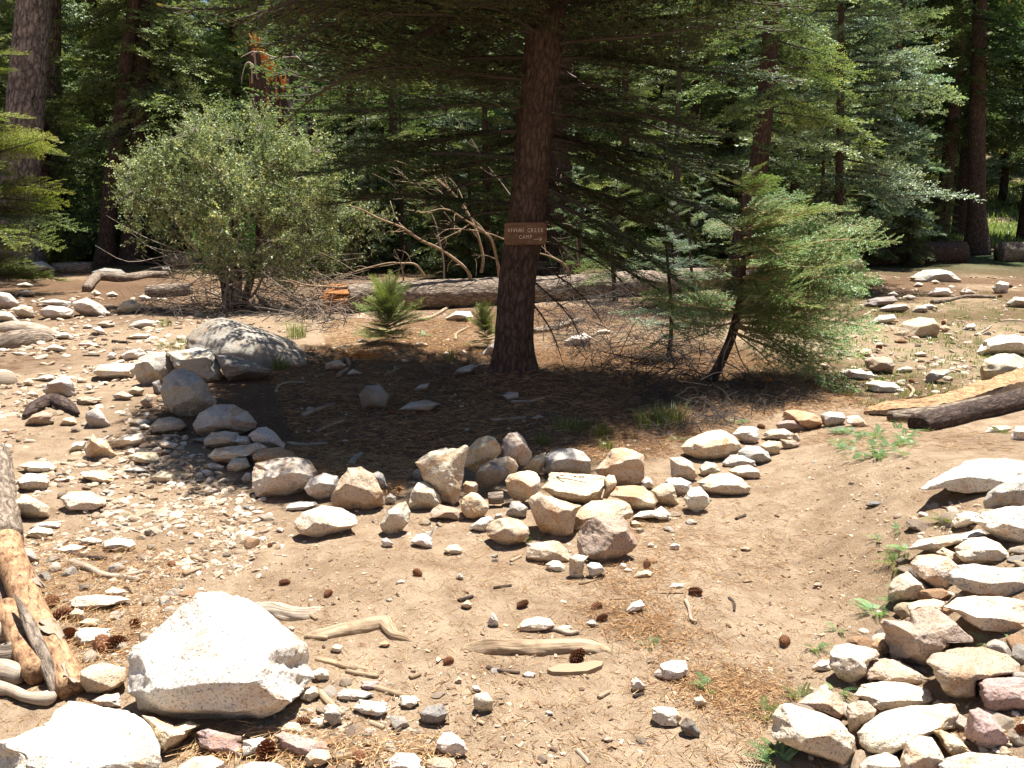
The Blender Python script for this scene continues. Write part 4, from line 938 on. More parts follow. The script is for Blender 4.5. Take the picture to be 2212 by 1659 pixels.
STICKS = [
 ("H", [1740, 612, 1960, 600, 1990, 575, 2200, 572], .004, .003, "thin pale straw like stick in the needles beside a cone", 'P'),
 ("H", [975, 1040, 1040, 1060, 1180, 1075], .010, .008, "dark curved stick below the half buried log", 'D'),
 ("H", [1020, 545, 1130, 530], .009, .008, "short brown stick in the middle of the path", 'D'),
 ("H", [800, 628, 890, 600], .010, .008, "short barked stick by a tan stone", 'D'),
 ("H", [-80, 980, 0, 1000, 90, 1035, 170, 1045], .010, .009, "pale bent stick right of the giant boulder", 'P'),
 ("H", [100, 1065, 190, 1085, 300, 1100], .011, .009, "short pale stick above the purple chip", 'P'),
 ("H", [275, 1165, 380, 1195, 490, 1225], .013, .010, "yellowish stick running down from the purple chip", 'P'),
 ("H", [495, 1105, 560, 1080], .011, .010, "stubby pale stick alone on the dirt", 'P'),
 ("H", [250, 1385, 340, 1420], .012, .010, "stubby yellow stick among the near gravel", 'P'),
 ("H", [415, 1450, 440, 1410], .012, .010, "brown stub of stick near the bottom", 'D'),
 ("H", [640, 1470, 600, 1520, 570, 1580], .008, .005, "grey twig bending past the cream egg of stone", 'G'),
 ("H", [20, 1620, 130, 1590, 260, 1560], .014, .010, "split pale stick at the bottom left of centre", 'P'),
 ("H", [615, 1555, 750, 1585], .012, .008, "yellow split stick above the brown and white stone", 'P'),
 ("H", [-60, 1200, 0, 1270, 80, 1340], .015, .012, "golden stick against the grey upright stone", 'P'),
 ("H", [1255, 790, 1400, 805, 1480, 830, 1545, 820], .012, .010, "short grey forked stick on the pale flat stone", 'G'),
 ("H", [1125, 380, 1190, 345], .009, .008, "pale snapped stick by the green weed below the cairn", 'P'),
 ("H", [1550, 518, 1640, 495, 1710, 460], .006, .003, "pale bark sliver in front of the white angular chunk", 'P'),
 ("H", [1670, 1230, 1735, 1195], .009, .008, "yellowish stub on the near path", 'P'),
 ("H", [1540, 1560, 1590, 1610, 1615, 1645], .010, .006, "grey twig at the bottom of the path", 'G'),
 ("H", [1890, 1225, 1950, 1205], .008, .006, "small brown stick below the white arrowhead stone", 'D'),
 ("H", [705, 155, 790, 175, 860, 195], .010, .006, "never mind", 'G'),
 ("I", [105, 625, 130, 680, 140, 740, 175, 760], .011, .009, "grey broken stick standing out on the path's left side", 'G'),
 ("I", [375, 605, 405, 635, 408, 685], .008, .006, "small forked twig on the path", 'D'),
 ("I", [418, 118, 480, 90], .010, .007, "brown stick up the path near the cairn", 'D'),
 ("I", [465, 505, 520, 498], .007, .006, "tiny pale stick out on the path", 'P'),
 ("G", [470, 410, 560, 430, 650, 470, 760, 480, 870, 500], .022, .014, "long grey forked branch lying across the left gravel", 'G'),
 ("G", [750, 480, 850, 460, 940, 440], .016, .013, "short thick arm of wood beside the long forked branch", 'G'),
 ("G", [700, 145, 780, 170, 880, 195], .010, .005, "thin grey stick on the dirt left of the hollowed boulder", 'G'),
 ("G", [1190, 350, 1275, 385], .014, .012, "short pale stick on the open dirt at the left", 'P'),
 ("G", [1140, 465, 1245, 425], .013, .011, "light yellow stick on the open dirt at the left", 'P'),
 ("G", [1905, 855, 2040, 860], .012, .011, "pale stub of wood against the curved root", 'P'),
 ("G", [1925, 710, 1970, 740], .009, .008, "short yellow stick above the giant boulder's shoulder", 'P'),
 ("G", [1970, 985, 2100, 1020, 2212, 1050], .011, .009, "pale stick right of the giant boulder's corner", 'P'),
 ("G", [800, 835, 900, 840], .010, .008, "brown stick behind the giant boulder's left edge", 'D'),
 ("G", [780, 540, 820, 575], .009, .007, "small stick by the pale gravel stones", 'D'),
 ("G", [450, 330, 560, 360, 670, 365], .018, .010, "dark bark slab shaped stick below the thin slab", 'D'),
 ("D", [1115, 1370, 1180, 1400, 1200, 1445], .012, .009, "small curved pale twig on the left slope", 'P'),
 ("D", [1790, 1268, 1900, 1275, 2040, 1265], .014, .009, "straight stick at the shadow's near edge by the border stones", 'G'),
 ("D", [1720, 940, 1740, 900, 1800, 880, 1900, 880], .012, .008, "pale curved twig in the shadow's left part", 'G'),
 ("D", [1885, 1090, 1980, 1050, 2080, 1015], .018, .012, "weathered stick in the fir's shadow", 'G'),
 ("D", [1970, 1190, 2060, 1150, 2140, 1120], .012, .007, "thin stick in the shadow below the weathered one", 'G'),
 ("D", [30, 1030, -20, 1040], .010, .008, "stub at the far left edge", 'D'),
 ("D", [1280, 1585, 1380, 1555], .010, .008, "straight brown stick left of the blocky boulder", 'D'),
 ("D", [700, 630, 800, 635], .018, .012, "flat stick of brown wood on the upper slope", 'D'),
 ("D", [520, 715, 620, 715], .012, .010, "thin brown stick below the tilted white flake", 'D'),
 ("F", [1640, 388, 1760, 370, 1850, 352, 2030, 355], .035, .028, "grey barked branch lying across the far clearing", 'B'),
 ("F", [1490, 905, 1520, 940, 1500, 985], .016, .012, "hooked pale twig above the split plank", 'P'),
 ("F", [1910, 590, 1960, 565, 2010, 530], .016, .010, "pale stick in the shaded patch of the clearing", 'G'),
 ("F", [2060, 500, 2140, 495, 2240, 500], .014, .010, "thin straight stick near the clearing's right edge", 'G'),
 ("E", [400, 530, 500, 510, 620, 480, 700, 440, 740, 400, 740, 375], .025, .022, "bare pale branch with an upturned end before the log", 'P'),
 ("E", [780, 620, 790, 580, 860, 540], .020, .012, "whitish forked branch below the white flat stone", 'P'),
 ("E", [0, 685, 100, 660, 220, 645, 300, 630], .022, .014, "long pale branch left of the cedar seedling", 'P'),
 ("E", [90, 680, 110, 740, 125, 780], .022, .018, "whitish broken branch pointing at the brown banded rock", 'P'),
 ("E", [50, 845, 110, 800], .022, .018, "short thick whitish stub at the shadow's back edge", 'P'),
 ("E", [290, 740, 350, 700, 390, 655], .012, .006, "thin dry twig right of the orange splinter", 'P'),
 ("E", [1260, 575, 1360, 560, 1470, 530, 1570, 495], .045, .035, "barked limb with an orange broken end right of the trunk", 'B'),
 ("E", [1000, 1115, 1120, 1110, 1220, 1100], .012, .007, "thin stick in the shadow before the trunk", 'G'),
 ("E", [1130, 1005, 1240, 1000, 1330, 980], .012, .006, "thin curved twig at the trunk's foot", 'G'),
 ("E", [130, 1400, 165, 1360, 200, 1335], .022, .016, "short grey stick behind the pointed tan boulder", 'G'),
 ("E", [340, 840, 400, 810, 400, 785], .014, .010, "small forked bleached twig on the sunny duff", 'P'),
 ("D", [1590, 320, 1680, 420, 1790, 470], .03, .02, "dark dead branch under the oak's right side", 'D'),
]
STICKS = [s for s in STICKS if s[4] != "never mind"]
SM = dict(P=M_WOODPALE, D=M_BARK, G=M_WOODGREY, B=M_BARKDEAD)
for i, s in enumerate(STICKS):
    nr = s[0] in "HIG"; k = .8 if nr else 1.0
    stick(s[0], s[1], s[2] * k, s[3] * k, s[4], SM[s[5]], seed=i, group="sticks lying on the ground", segs=7)

def logs():
    def lg(tile, pts, rs, label, mat, segs=28, n=60, bark=.07, bf=9, name="log", lift=.55, seed=1, wob=0, cat="log", group=None):
        P = gpts(tile, pts, lift * max(rs))
        if lift <= .1: P[0][2] -= max(rs) * .7; P[-1][2] -= max(rs) * .7
        return mk(name, tube(P, rs, segs, n, bark=bark, bfreq=bf, seed=seed, wob=wob), mat, loc=P[0], label=label, cat=cat, group=group)
    # split orange plank and the two round pieces below it
    root = empty("split_plank", ground_at(*tp("F", 1220, 1080)), label="long split slab of wood with orange broken upper face", cat="split log")
    a = [ground_at(*tp("F", x, y)) for x, y in ((1215, 1075), (1400, 1080), (1700, 1060), (2000, 985), (2290, 900))]
    V = []; L0 = len(a)
    pts = spline([p + (0, 0, z) for p, z in zip(a, (.02, .05, .07, .09, .11))], 70); g = Geo(); g2 = Geo()
    wd = np.interp(np.linspace(0, 1, 70), [0, .1, .5, 1], [.02, .05, .06, .065]); th = np.interp(np.linspace(0, 1, 70), [0, .2, 1], [.015, .035, .05])
    T = np.gradient(pts, axis=0); T /= np.linalg.norm(T, axis=1)[:, None]; S = np.cross(T, (0, 0, 1.0)); S = -S / np.linalg.norm(S, axis=1)[:, None]
    def strip(u0, z0, u1, z1, geo, mt, k=9, rough=.006, sd=0):
        A = []
        for j in range(k):
            f_ = j / (k - 1); A.append(pts + S * (wd * (u0 + (u1 - u0) * f_))[:, None] + np.array([0, 0, 1.0]) * (th * (z0 + (z1 - z0) * f_))[:, None])
        A = np.stack(A, 1); A = A + rough * np.stack([0 * A[..., 0], 0 * A[..., 0], vnoise(A * (25, 25, 80), sd) + vnoise(A * 8, sd + 1) * 2], -1)
        n_, m_ = A.shape[:2]; i = np.arange(n_ - 1)[:, None] * m_; j = np.arange(m_ - 1)[None]
        F = np.concatenate([np.stack([i + j, i + j + 1, i + m_ + j + 1], -1).reshape(-1, 3), np.stack([i + j, i + m_ + j + 1, i + m_ + j], -1).reshape(-1, 3)]); geo.add(A.reshape(-1, 3), F)
    strip(-.9, .2, .9, 1.4, g, 0, 12, .010, 3)                                     # torn upper face
    strip(-.9, .2, -1.0, -.9, g2, 0, 5, .004, 5); strip(-1.0, -.9, 1.0, -.9, g2, 0, 4, .004, 6); strip(1.0, -.9, .9, 1.4, g2, 0, 4, .004, 7)
    for nm, gg, mt in (("torn_face", g, M_PLANK), ("plank_body", g2, M_WOODPALE)):
        o = mk(nm, gg, mt, smooth=True); o.parent = root; o.matrix_parent_inverse = Matrix.Translation(-root.location)
    lg("F", [1545, 1178, 1800, 1120, 2050, 1060, 2290, 985], [.070, .078, .082, .085], "dark barked round log with a pale cut end, front of the pile", M_BARK, 24, 60, .05, 14)
    lg("F", [1375, 1120, 1500, 1115, 1700, 1085, 2000, 1020], [.045, .055, .055, .05], "thinner pale and dark log between the split plank and the round log", M_BARKDEAD, 18, 40, .05, 14, seed=4)
    # background logs on the left
    lg("D", [185, 105, 300, 118, 450, 130], [.17, .20, .19], "short brown log lying at the foot of the left trunks", M_BARKDEAD, 24, 30, .08, 6, seed=6)
    lg("D", [1035, 165, 1100, 165, 1210, 160], [.20, .21, .20], "sawn log glimpsed left of the oak's stems", M_BARKDEAD, 24, 24, .05, 6, seed=7)
    lg("D", [925, 345, 1050, 340, 1190, 330], [.12, .13, .11], "short weathered log behind the oak's brush pile", M_BARKDEAD, 22, 30, .07, 8, seed=8)
    lg("D", [340, 195, 440, 190, 575, 190], [.12, .13, .13], "dark log half hidden behind a pale boulder", M_BARKDEAD, 20, 24, .08, 6, seed=9)
    lg("D", [540, 315, 590, 250, 640, 240, 800, 248, 920, 228, 1050, 228], [.07, .10, .09, .07], "grey crooked fallen branch before the twin trunks", M_BARKDEAD, 16, 50, .1, 10, name="fallen_branch", seed=10, cat="branch")
    lg("D", [-60, 560, 80, 560, 250, 575, 450, 580], [.10, .12, .09, .03], "brown root half sunk in the slope, upper", M_WOODGREY, 18, 40, .1, 10, name="root", lift=.1, seed=11, cat="root")
    lg("D", [-60, 660, 100, 655, 250, 625, 330, 600], [.14, .16, .11, .07], "dark sunken log lying below the upper root", M_BARKDEAD, 18, 40, .1, 10, lift=.1, seed=12)
    lg("D", [-60, 870, 20, 880, 80, 860], [.13, .12, .04], "brown root end at the left edge", M_WOODGREY, 18, 20, .1, 10, name="root", lift=.05, seed=13, cat="root")
    lg("D", [150, 1110, 220, 1060, 330, 1020, 420, 1050, 490, 1095], [.012, .05, .06, .05, .012], "slab of dark bark arched over a brown stone", M_BARK, 14, 40, .1, 14, name="bark_slab", lift=.5, seed=14, cat="bark")
    # half buried pieces in the path
    lg("G", [1905, 850, 2060, 830, 2212, 800, 2370, 765, 2400, 775, 2450, 840, 2530, 860, 2620, 880], [.024, .028, .030, .030, .030, .022, .014, .008], "curved weathered root half buried in the path", M_WOODPALE, 28, 110, .20, 45, name="root", lift=.05, seed=15, cat="root")
    lg("H", [835, 915, 1000, 925, 1200, 930, 1450, 925, 1600, 920, 1730, 915], [.024, .031, .034, .033, .027, .020], "half buried cracked log lying across the path", M_WOODPALE, 28, 110, .20, 45, lift=.1, seed=16)
    lg("G", [1560, 650, 1700, 690, 1850, 720, 1990, 660], [.030, .034, .032, .024], "pale root hump emerging behind the giant boulder", M_WOODGREY, 26, 90, .2, 45, name="root", lift=.05, seed=17, cat="root")
    # thin wooden slab under the biggest cone
    P = [tp("H", x, y) for x, y in ((1350, 1070), (1430, 1035), (1540, 1035), (1640, 1015), (1700, 1020), (1690, 1045), (1600, 1080), (1480, 1088), (1380, 1085))]
    G = [ground_at(*p) for p in P]; c = np.mean(G, 0); top = [p + (0, 0, .016) for p in G]; V = np.array(G + top + [c + (0, 0, .019)]); m_ = len(G)
    F = [[i, (i + 1) % m_, m_ + (i + 1) % m_] for i in range(m_)] + [[i, m_ + (i + 1) % m_, m_ + i] for i in range(m_)] + [[m_ + i, m_ + (i + 1) % m_, 2 * m_] for i in range(m_)]
    mk("wood_slab", (V, np.array(F), np.full(len(V), .5)), M_WOODPALE, smooth=False, label="flat pale piece of wood below the reddish cone", cat="wood")
    P = [tp("E", x, y) for x, y in ((150, 750), (165, 720), (200, 705), (240, 712), (245, 760), (200, 770))]
    G = [ground_at(*p) for p in P]; c = np.mean(G, 0); V = np.array(G + [c + (0, 0, .22), c + (.08, .1, .14)]); m_ = len(G)
    F = [[i, (i + 1) % m_, m_] for i in range(m_)]
    W = Geo(); g = rng(2)
    for i in range(26): b = c + (g.uniform(-.14, .14), g.uniform(-.05, .08), -.02); W.add(*tube([b, b + (g.normal(0, .03), 0, .05), b + (g.normal(0, .10), g.normal(0, .04), g.uniform(.06, .15))], [.022, .014, .002], 4, 5))
    mk("splintered_stub", W, M_WOODORANGE, smooth=False, label="orange splintered stub sticking up from the sunny duff", cat="stub")
    P = [ground_at(*tp("F", x, y)) for x, y in ((570, 862), (620, 870), (670, 862))]
    mk("wood_flake", tube(P, [.01, .04, .01], 8, 9, bark=.2, bfreq=30), M_WOODORANGE, label="bright orange flake of wood in the dark duff", cat="wood")
    # wood chunk in the cairn
    y0 = ground_at(*tp("J", 640, 700))[1] + .16
    P = [at_y(*tp("J", x, y), y0) for x, y in ((595, 575), (650, 572), (705, 568))]
    mk("wood_chunk", tube(P, [.030, .032, .030], 6, 8, bark=.15, bfreq=30), M_BARKDEAD, label="split chunk of firewood tucked in the cairn's hollow", cat="wood")
logs()

def near_left_wood():
    """the peeled log with the sticks lying on and beside it"""
    root = empty("peeled_log", ground_at(*tp("G", 470, 1200)), label="thick log with its bark half peeled, coming in from the left edge", cat="log")
    def on(tile, x, y, Y): return at_y(*tp(tile, x, y), Y)
    def under(o): o.parent = root; o.matrix_parent_inverse = Matrix.Translation(-root.location)
    Y0 = ground_at(*tp("G", 430, 1210))[1] + .05; Y1 = 3.55
    P = []
    for x, y in ((425, 1200), (335, 960), (190, 650), (70, 340), (5, 40), (-45, -260)): P.append(ground_at(*tp("G", x, y + 30)))
    for p in P: pass
    P = [np.array([p[0], p[1], float(hgt(p[0], p[1])) + r * .75]) for p, r in zip(P, (.038, .046, .055, .062, .070, .078))]
    under(mk("peeled_wood", tube(P, [.040, .048, .056, .063, .071, .078], 30, 90, bark=.07, bfreq=30, seed=3, wob=.012), M_PEELED))
    Q = spline(P, 70)
    under(mk("bark", tube(Q[44:], [.070, .080, .088], 40, 60, bark=.13, bfreq=26, seed=4), M_BARKDEAD))
    for k, (i, a) in enumerate(((5, .75), (17, .8), (31, .65))):                         # plates of bark still holding
        c = Q[i]; r = np.interp(i / 70, [0, .3, 1], [.040, .050, .078]); g = rng(40 + k); w = 14; h = 10
        T = Q[i + 1] - Q[i - 1]; T /= np.linalg.norm(T); S = np.cross(T, (0, 0, 1.0)); S /= np.linalg.norm(S); U = np.cross(S, T)
        uu, vv = np.meshgrid(np.linspace(-1, 1, w), np.linspace(-1, 1, h)); u0, v0 = uu, vv; uu = u0 * np.sqrt(1 - v0 ** 2 / 2); vv = v0 * np.sqrt(1 - u0 ** 2 / 2); jag = 1 + .55 * vnoise(np.stack([np.arctan2(vv, uu + 1e-6) * 2.2, 0 * uu + k * 3.3, 0 * uu], -1), k) * np.hypot(uu, vv); uu, vv = uu * jag * 1.15, vv * jag * 1.5; ang = a + uu * .75; edge = 1 + .35 * vnoise(np.stack([uu * 2, vv * 2, 0 * uu + k], -1), k)
        rr = r * (1.07 + .05 * vnoise(np.stack([uu * 4, vv * 4, 0 * uu], -1), k + 3) + .10 * np.abs(uu) ** 3)
        A = c + T * (vv * .06 * edge)[..., None] + S * (np.sin(ang) * rr * 1.0)[..., None] + U * (np.cos(ang) * rr)[..., None]
        B = A + (A - c) * -.09; V = np.concatenate([A.reshape(-1, 3), B.reshape(-1, 3)]); ii = np.arange(h - 1)[:, None] * w; jj = np.arange(w - 1)[None]; q = (ii + jj).reshape(-1, 1)
        F = np.concatenate([q + [0, 1, w + 1], q + [0, w + 1, w]]); F = np.concatenate([F, F[:, ::-1] + w * h])
        rim = [i_ for i_ in range(w)] + [w - 1 + w * j_ for j_ in range(1, h)] + [w * h - 1 - i_ for i_ in range(1, w)] + [w * (h - 1 - j_) for j_ in range(1, h)]
        F = np.concatenate([F, [[rim[t], rim[(t + 1) % len(rim)], rim[t] + w * h] for t in range(len(rim))], [[rim[(t + 1) % len(rim)], rim[(t + 1) % len(rim)] + w * h, rim[t] + w * h] for t in range(len(rim))]])
        o = mk("bark_plate", (V, F, np.full(len(V), .5)), M_BARKDEAD); under(o)
    # second peeled pole beside it
    a = on("G", 245, 1200, Y0 + .02); b = on("G", 60, 800, Y0 + .50); P2 = [np.array([p[0], p[1], float(hgt(p[0], p[1])) + .045]) for p in (a, (a + b) / 2, b)]
    mk("peeled_pole", tube(P2, [.040, .044, .046], 22, 30, bark=.05, bfreq=12, seed=6), M_PEELED, loc=P2[0], label="shorter peeled pole at the foot of the thick peeled log", cat="log")
    # round stick leaning across
    p = [on("G", 355, 1195, Y0 - .07), on("G", 270, 960, Y0 + .08), on("G", 170, 740, Y0 + .26), on("G", 95, 585, Y0 + .40)]
    
    mk("leaning_stick", tube(p, [.020, .022, .020, .004], 14, 40, bark=.05, bfreq=20, seed=8), M_BARKDEAD, loc=p[0], label="smooth grey stick with a sharp tip leaning across the peeled log", cat="stick")
    for pts, rs, lab, mt, nm in (([(-60, 860), (60, 850), (175, 830)], [.034, .036, .030], "squared grey branch entering from the left under the leaning stick", M_WOODGREY, "dead_branch"),
                             ([(-60, 1110), (60, 1120), (140, 1140)], [.040, .036, .025], "greyish log stub at the left edge below the squared branch", M_WOODGREY, "log_stub"),
                             ([(-60, 1200), (60, 1215), (180, 1260), (300, 1265), (350, 1240)], [.030, .018, .016, .024, .010], "bleached twisted branch above the corner boulder", M_WOODGREY, "dead_branch"),
                             ([(120, 960), (60, 1000), (30, 960)], [.035, .04, .02], "curled sheet of grey bark behind the second peeled pole", M_BARKDEAD, "bark_sheet")):
        P3 = [ground_at(*tp("G", x, y)) + (0, 0, rs[0] * .8) for x, y in pts]
        mk(nm, tube(P3, rs, 14, 36, bark=.12, bfreq=24, seed=len(lab)), mt, loc=P3[0], label=lab, cat="branch")
near_left_wood()

# ------------------------------------------------------------------ pine cones
def cone_meshes():
    core = Geo(); core.add(*tube([(0, 0, 0), (0, 0, .5), (0, 0, 1)], [.10, .16, .04], 8, 8)); sc_ = Geo(); g = rng(3)
    for i in range(96):
        t = (i + .5) / 96; a = i * 2.39996; r = .40 * math.sin(math.pi * min(1, t * .82 + .12)) ** .8; z = t * .98; up = .25 + .9 * t
        d = np.array([math.cos(a), math.sin(a), 0]); s = np.array([-math.sin(a), math.cos(a), 0]); w = .115 * (1 - .45 * t); b = np.array([0, 0, z]) + d * .06; e = np.array([0, 0, z + r * up * .55]) + d * r
        m_ = (b + e) / 2 + np.array([0, 0, -.02]); V = np.array([b - s * w * .4, b + s * w * .4, m_ + s * w, e + s * w * .6, e + d * .03 + (0, 0, .04), e - s * w * .6, m_ - s * w, m_ + (0, 0, .035)])
        F = [[0, 1, 7], [1, 2, 7], [2, 3, 7], [3, 4, 7], [4, 5, 7], [5, 6, 7], [6, 0, 7], [1, 0, 2], [0, 6, 2], [6, 5, 2], [5, 3, 2], [5, 4, 3]]
        sc_.add(V, F, np.array([0, 0, .35, .75, 1, .75, .35, .45]) * g.uniform(.75, 1))
    return core, sc_
def cones():
    core, scl = cone_meshes(); mc = mesh_from("cone_core", *core.arrays()); mc.materials.append(M_CONE); ms = mesh_from("scales", *scl.arrays(), smooth=False); ms.materials.append(M_CONE)
    L = [("H", 1540, 990, .13, "big reddish open cone resting on the flat pale piece of wood", 1.3), ("H", 735, 1010, .075, "small dark cone near the small tan stone", .9),
         ("H", 1200, 655, .095, "reddish cone lying flat in the middle of the path", 1.4), ("H", 545, 460, .085, "dark red cone on the path below the hollowed boulder", .8),
         ("G", 1680, 285, .06, "small dark cone lying left of the hollowed boulder", .9), ("G", 1770, 520, .09, "brown cone lying on the open path dirt", .9), ("G", 2040, 590, .085, "broken brown cone right of the giant boulder's top", 1.0),
         ("G", 640, 930, .17, "large brown open cone in front of the dazzling white stone", 1.0), ("G", 735, 915, .15, "large open cone beside its twin against the giant boulder", 1.0),
         ("G", 380, 740, .16, "large cone leaning on the peeled log, uppermost of the heap", 1.0), ("G", 430, 860, .15, "large cone in the heap below the uppermost one", .9), ("G", 320, 650, .13, "torn reddish cone on top of the peeled log's side", 1.3),
         ("G", 840, 780, .10, "greyish dark cone among the gravel left of the giant boulder", .8), ("G", 1660, 1590, .15, "brown open cone at the bottom edge, below the ragged pinkish rock", 1.1), ("G", 510, 305, .09, "dark cone leaning on the white flat shard", .9),
         ("G", 1070, 405, .08, "grey brown cone on the open dirt at the left", .8), ("G", 1890, 1390, .08, "very dark cone just below the giant boulder's right side", .6),
         ("H", 1690, 740, .09, "dark cone lying over the small white and grey stone", .8), ("H", 1660, 665, .085, "dark cone in the needles on the path's far side", .8), ("H", 180, 1625, .10, "dark cone at the bottom between two split sticks", .7),
         ("H", 1970, 410, .08, "grey dark cone near the foremost cairn stone", .7), ("I", 165, 580, .11, "dark brown long cone lying beside a straw like stick", .8), ("I", 720, 890, .10, "closed brown cone alone on the path", .9),
         ("D", 1940, 1335, .11, "reddish cone at the shadow's left near edge", 1.2), ("E", 425, 1560, .09, "reddish cone by the white topped cairn stone", 1.1), ("E", 370, 1080, .11, "dark cone deep in the fir's shadow", .7),
         ("E", 605, 725, .13, "brown cone on the sunny duff left of the fir", .9), ("E", 840, 775, .14, "brown cone at the shadow's back edge by the grey flat stone", .9),
         ("F", 1308, 670, .14, "dark open cone above the brown blocky rock", .9), ("F", 1048, 925, .12, "black brown cone below the leaning sapling's outer twigs", .6), ("F", 575, 1165, .11, "dark cone wedged behind the white smooth stone", .8),
         ("F", 1515, 885, .12, "open cone near the hooked pale twig", .8), ("F", 280, 755, .13, "cone lying close to the sapling's stem", .8), ("F", 320, 990, .13, "open cone in the dark duff under the sapling", .7), ("F", 200, 1060, .12, "cone in dark duff left of the open one", .7),
         ("F", 2060, 350, .16, "cone among the stones at the clearing's right", .8), ("F", 1710, 520, .16, "orange brown cone against the broad brownish boulder", 1.5), ("F", 2130, 290, .17, "orange cone at the far right of the clearing", 1.5),
         ("I", 2200, 1470, .12, "brown cone in the dry needles at the right edge", .9), ("D", 1330, 628, .16, "cone at the edge of the smooth grey outcrop", .8), ("D", 1030, 1340, .10, "rusty bark like cone on the left slope", 1.2)]
    for i, (t, x, y, s, lab, dk) in enumerate(L):
        g = rng(900 + i); p = ground_at(*tp(t, x, y)); s *= .50
        root = empty("pine_cone", (p[0], p[1], p[2] + s * .26), label=lab, cat="pine cone", group="pine cones on the ground")
        root.rotation_euler = (R(80 + g.uniform(-10, 10)), g.uniform(-3, 3), g.uniform(0, 6.28)); root.scale = (s * g.uniform(.85, 1.1), s * g.uniform(.85, 1.1), s)
        for nm, me in (("cone_core", mc), ("scales", ms)):
            o = link(nm, me, None, root); o.location = (0, 0, -.5)
            if nm == "scales": o["kind"] = "stuff"
cones()
# ------------------------------------------------------------------ foliage templates
def rotz(a): c, s = math.cos(a), math.sin(a); return np.array([[c, -s, 0], [s, c, 0], [0, 0, 1.0]])
def roty(a): c, s = math.cos(a), math.sin(a); return np.array([[c, 0, s], [0, 1, 0], [-s, 0, c]])
def rotx(a): c, s = math.cos(a), math.sin(a); return np.array([[1, 0, 0], [0, c, -s], [0, s, c]])

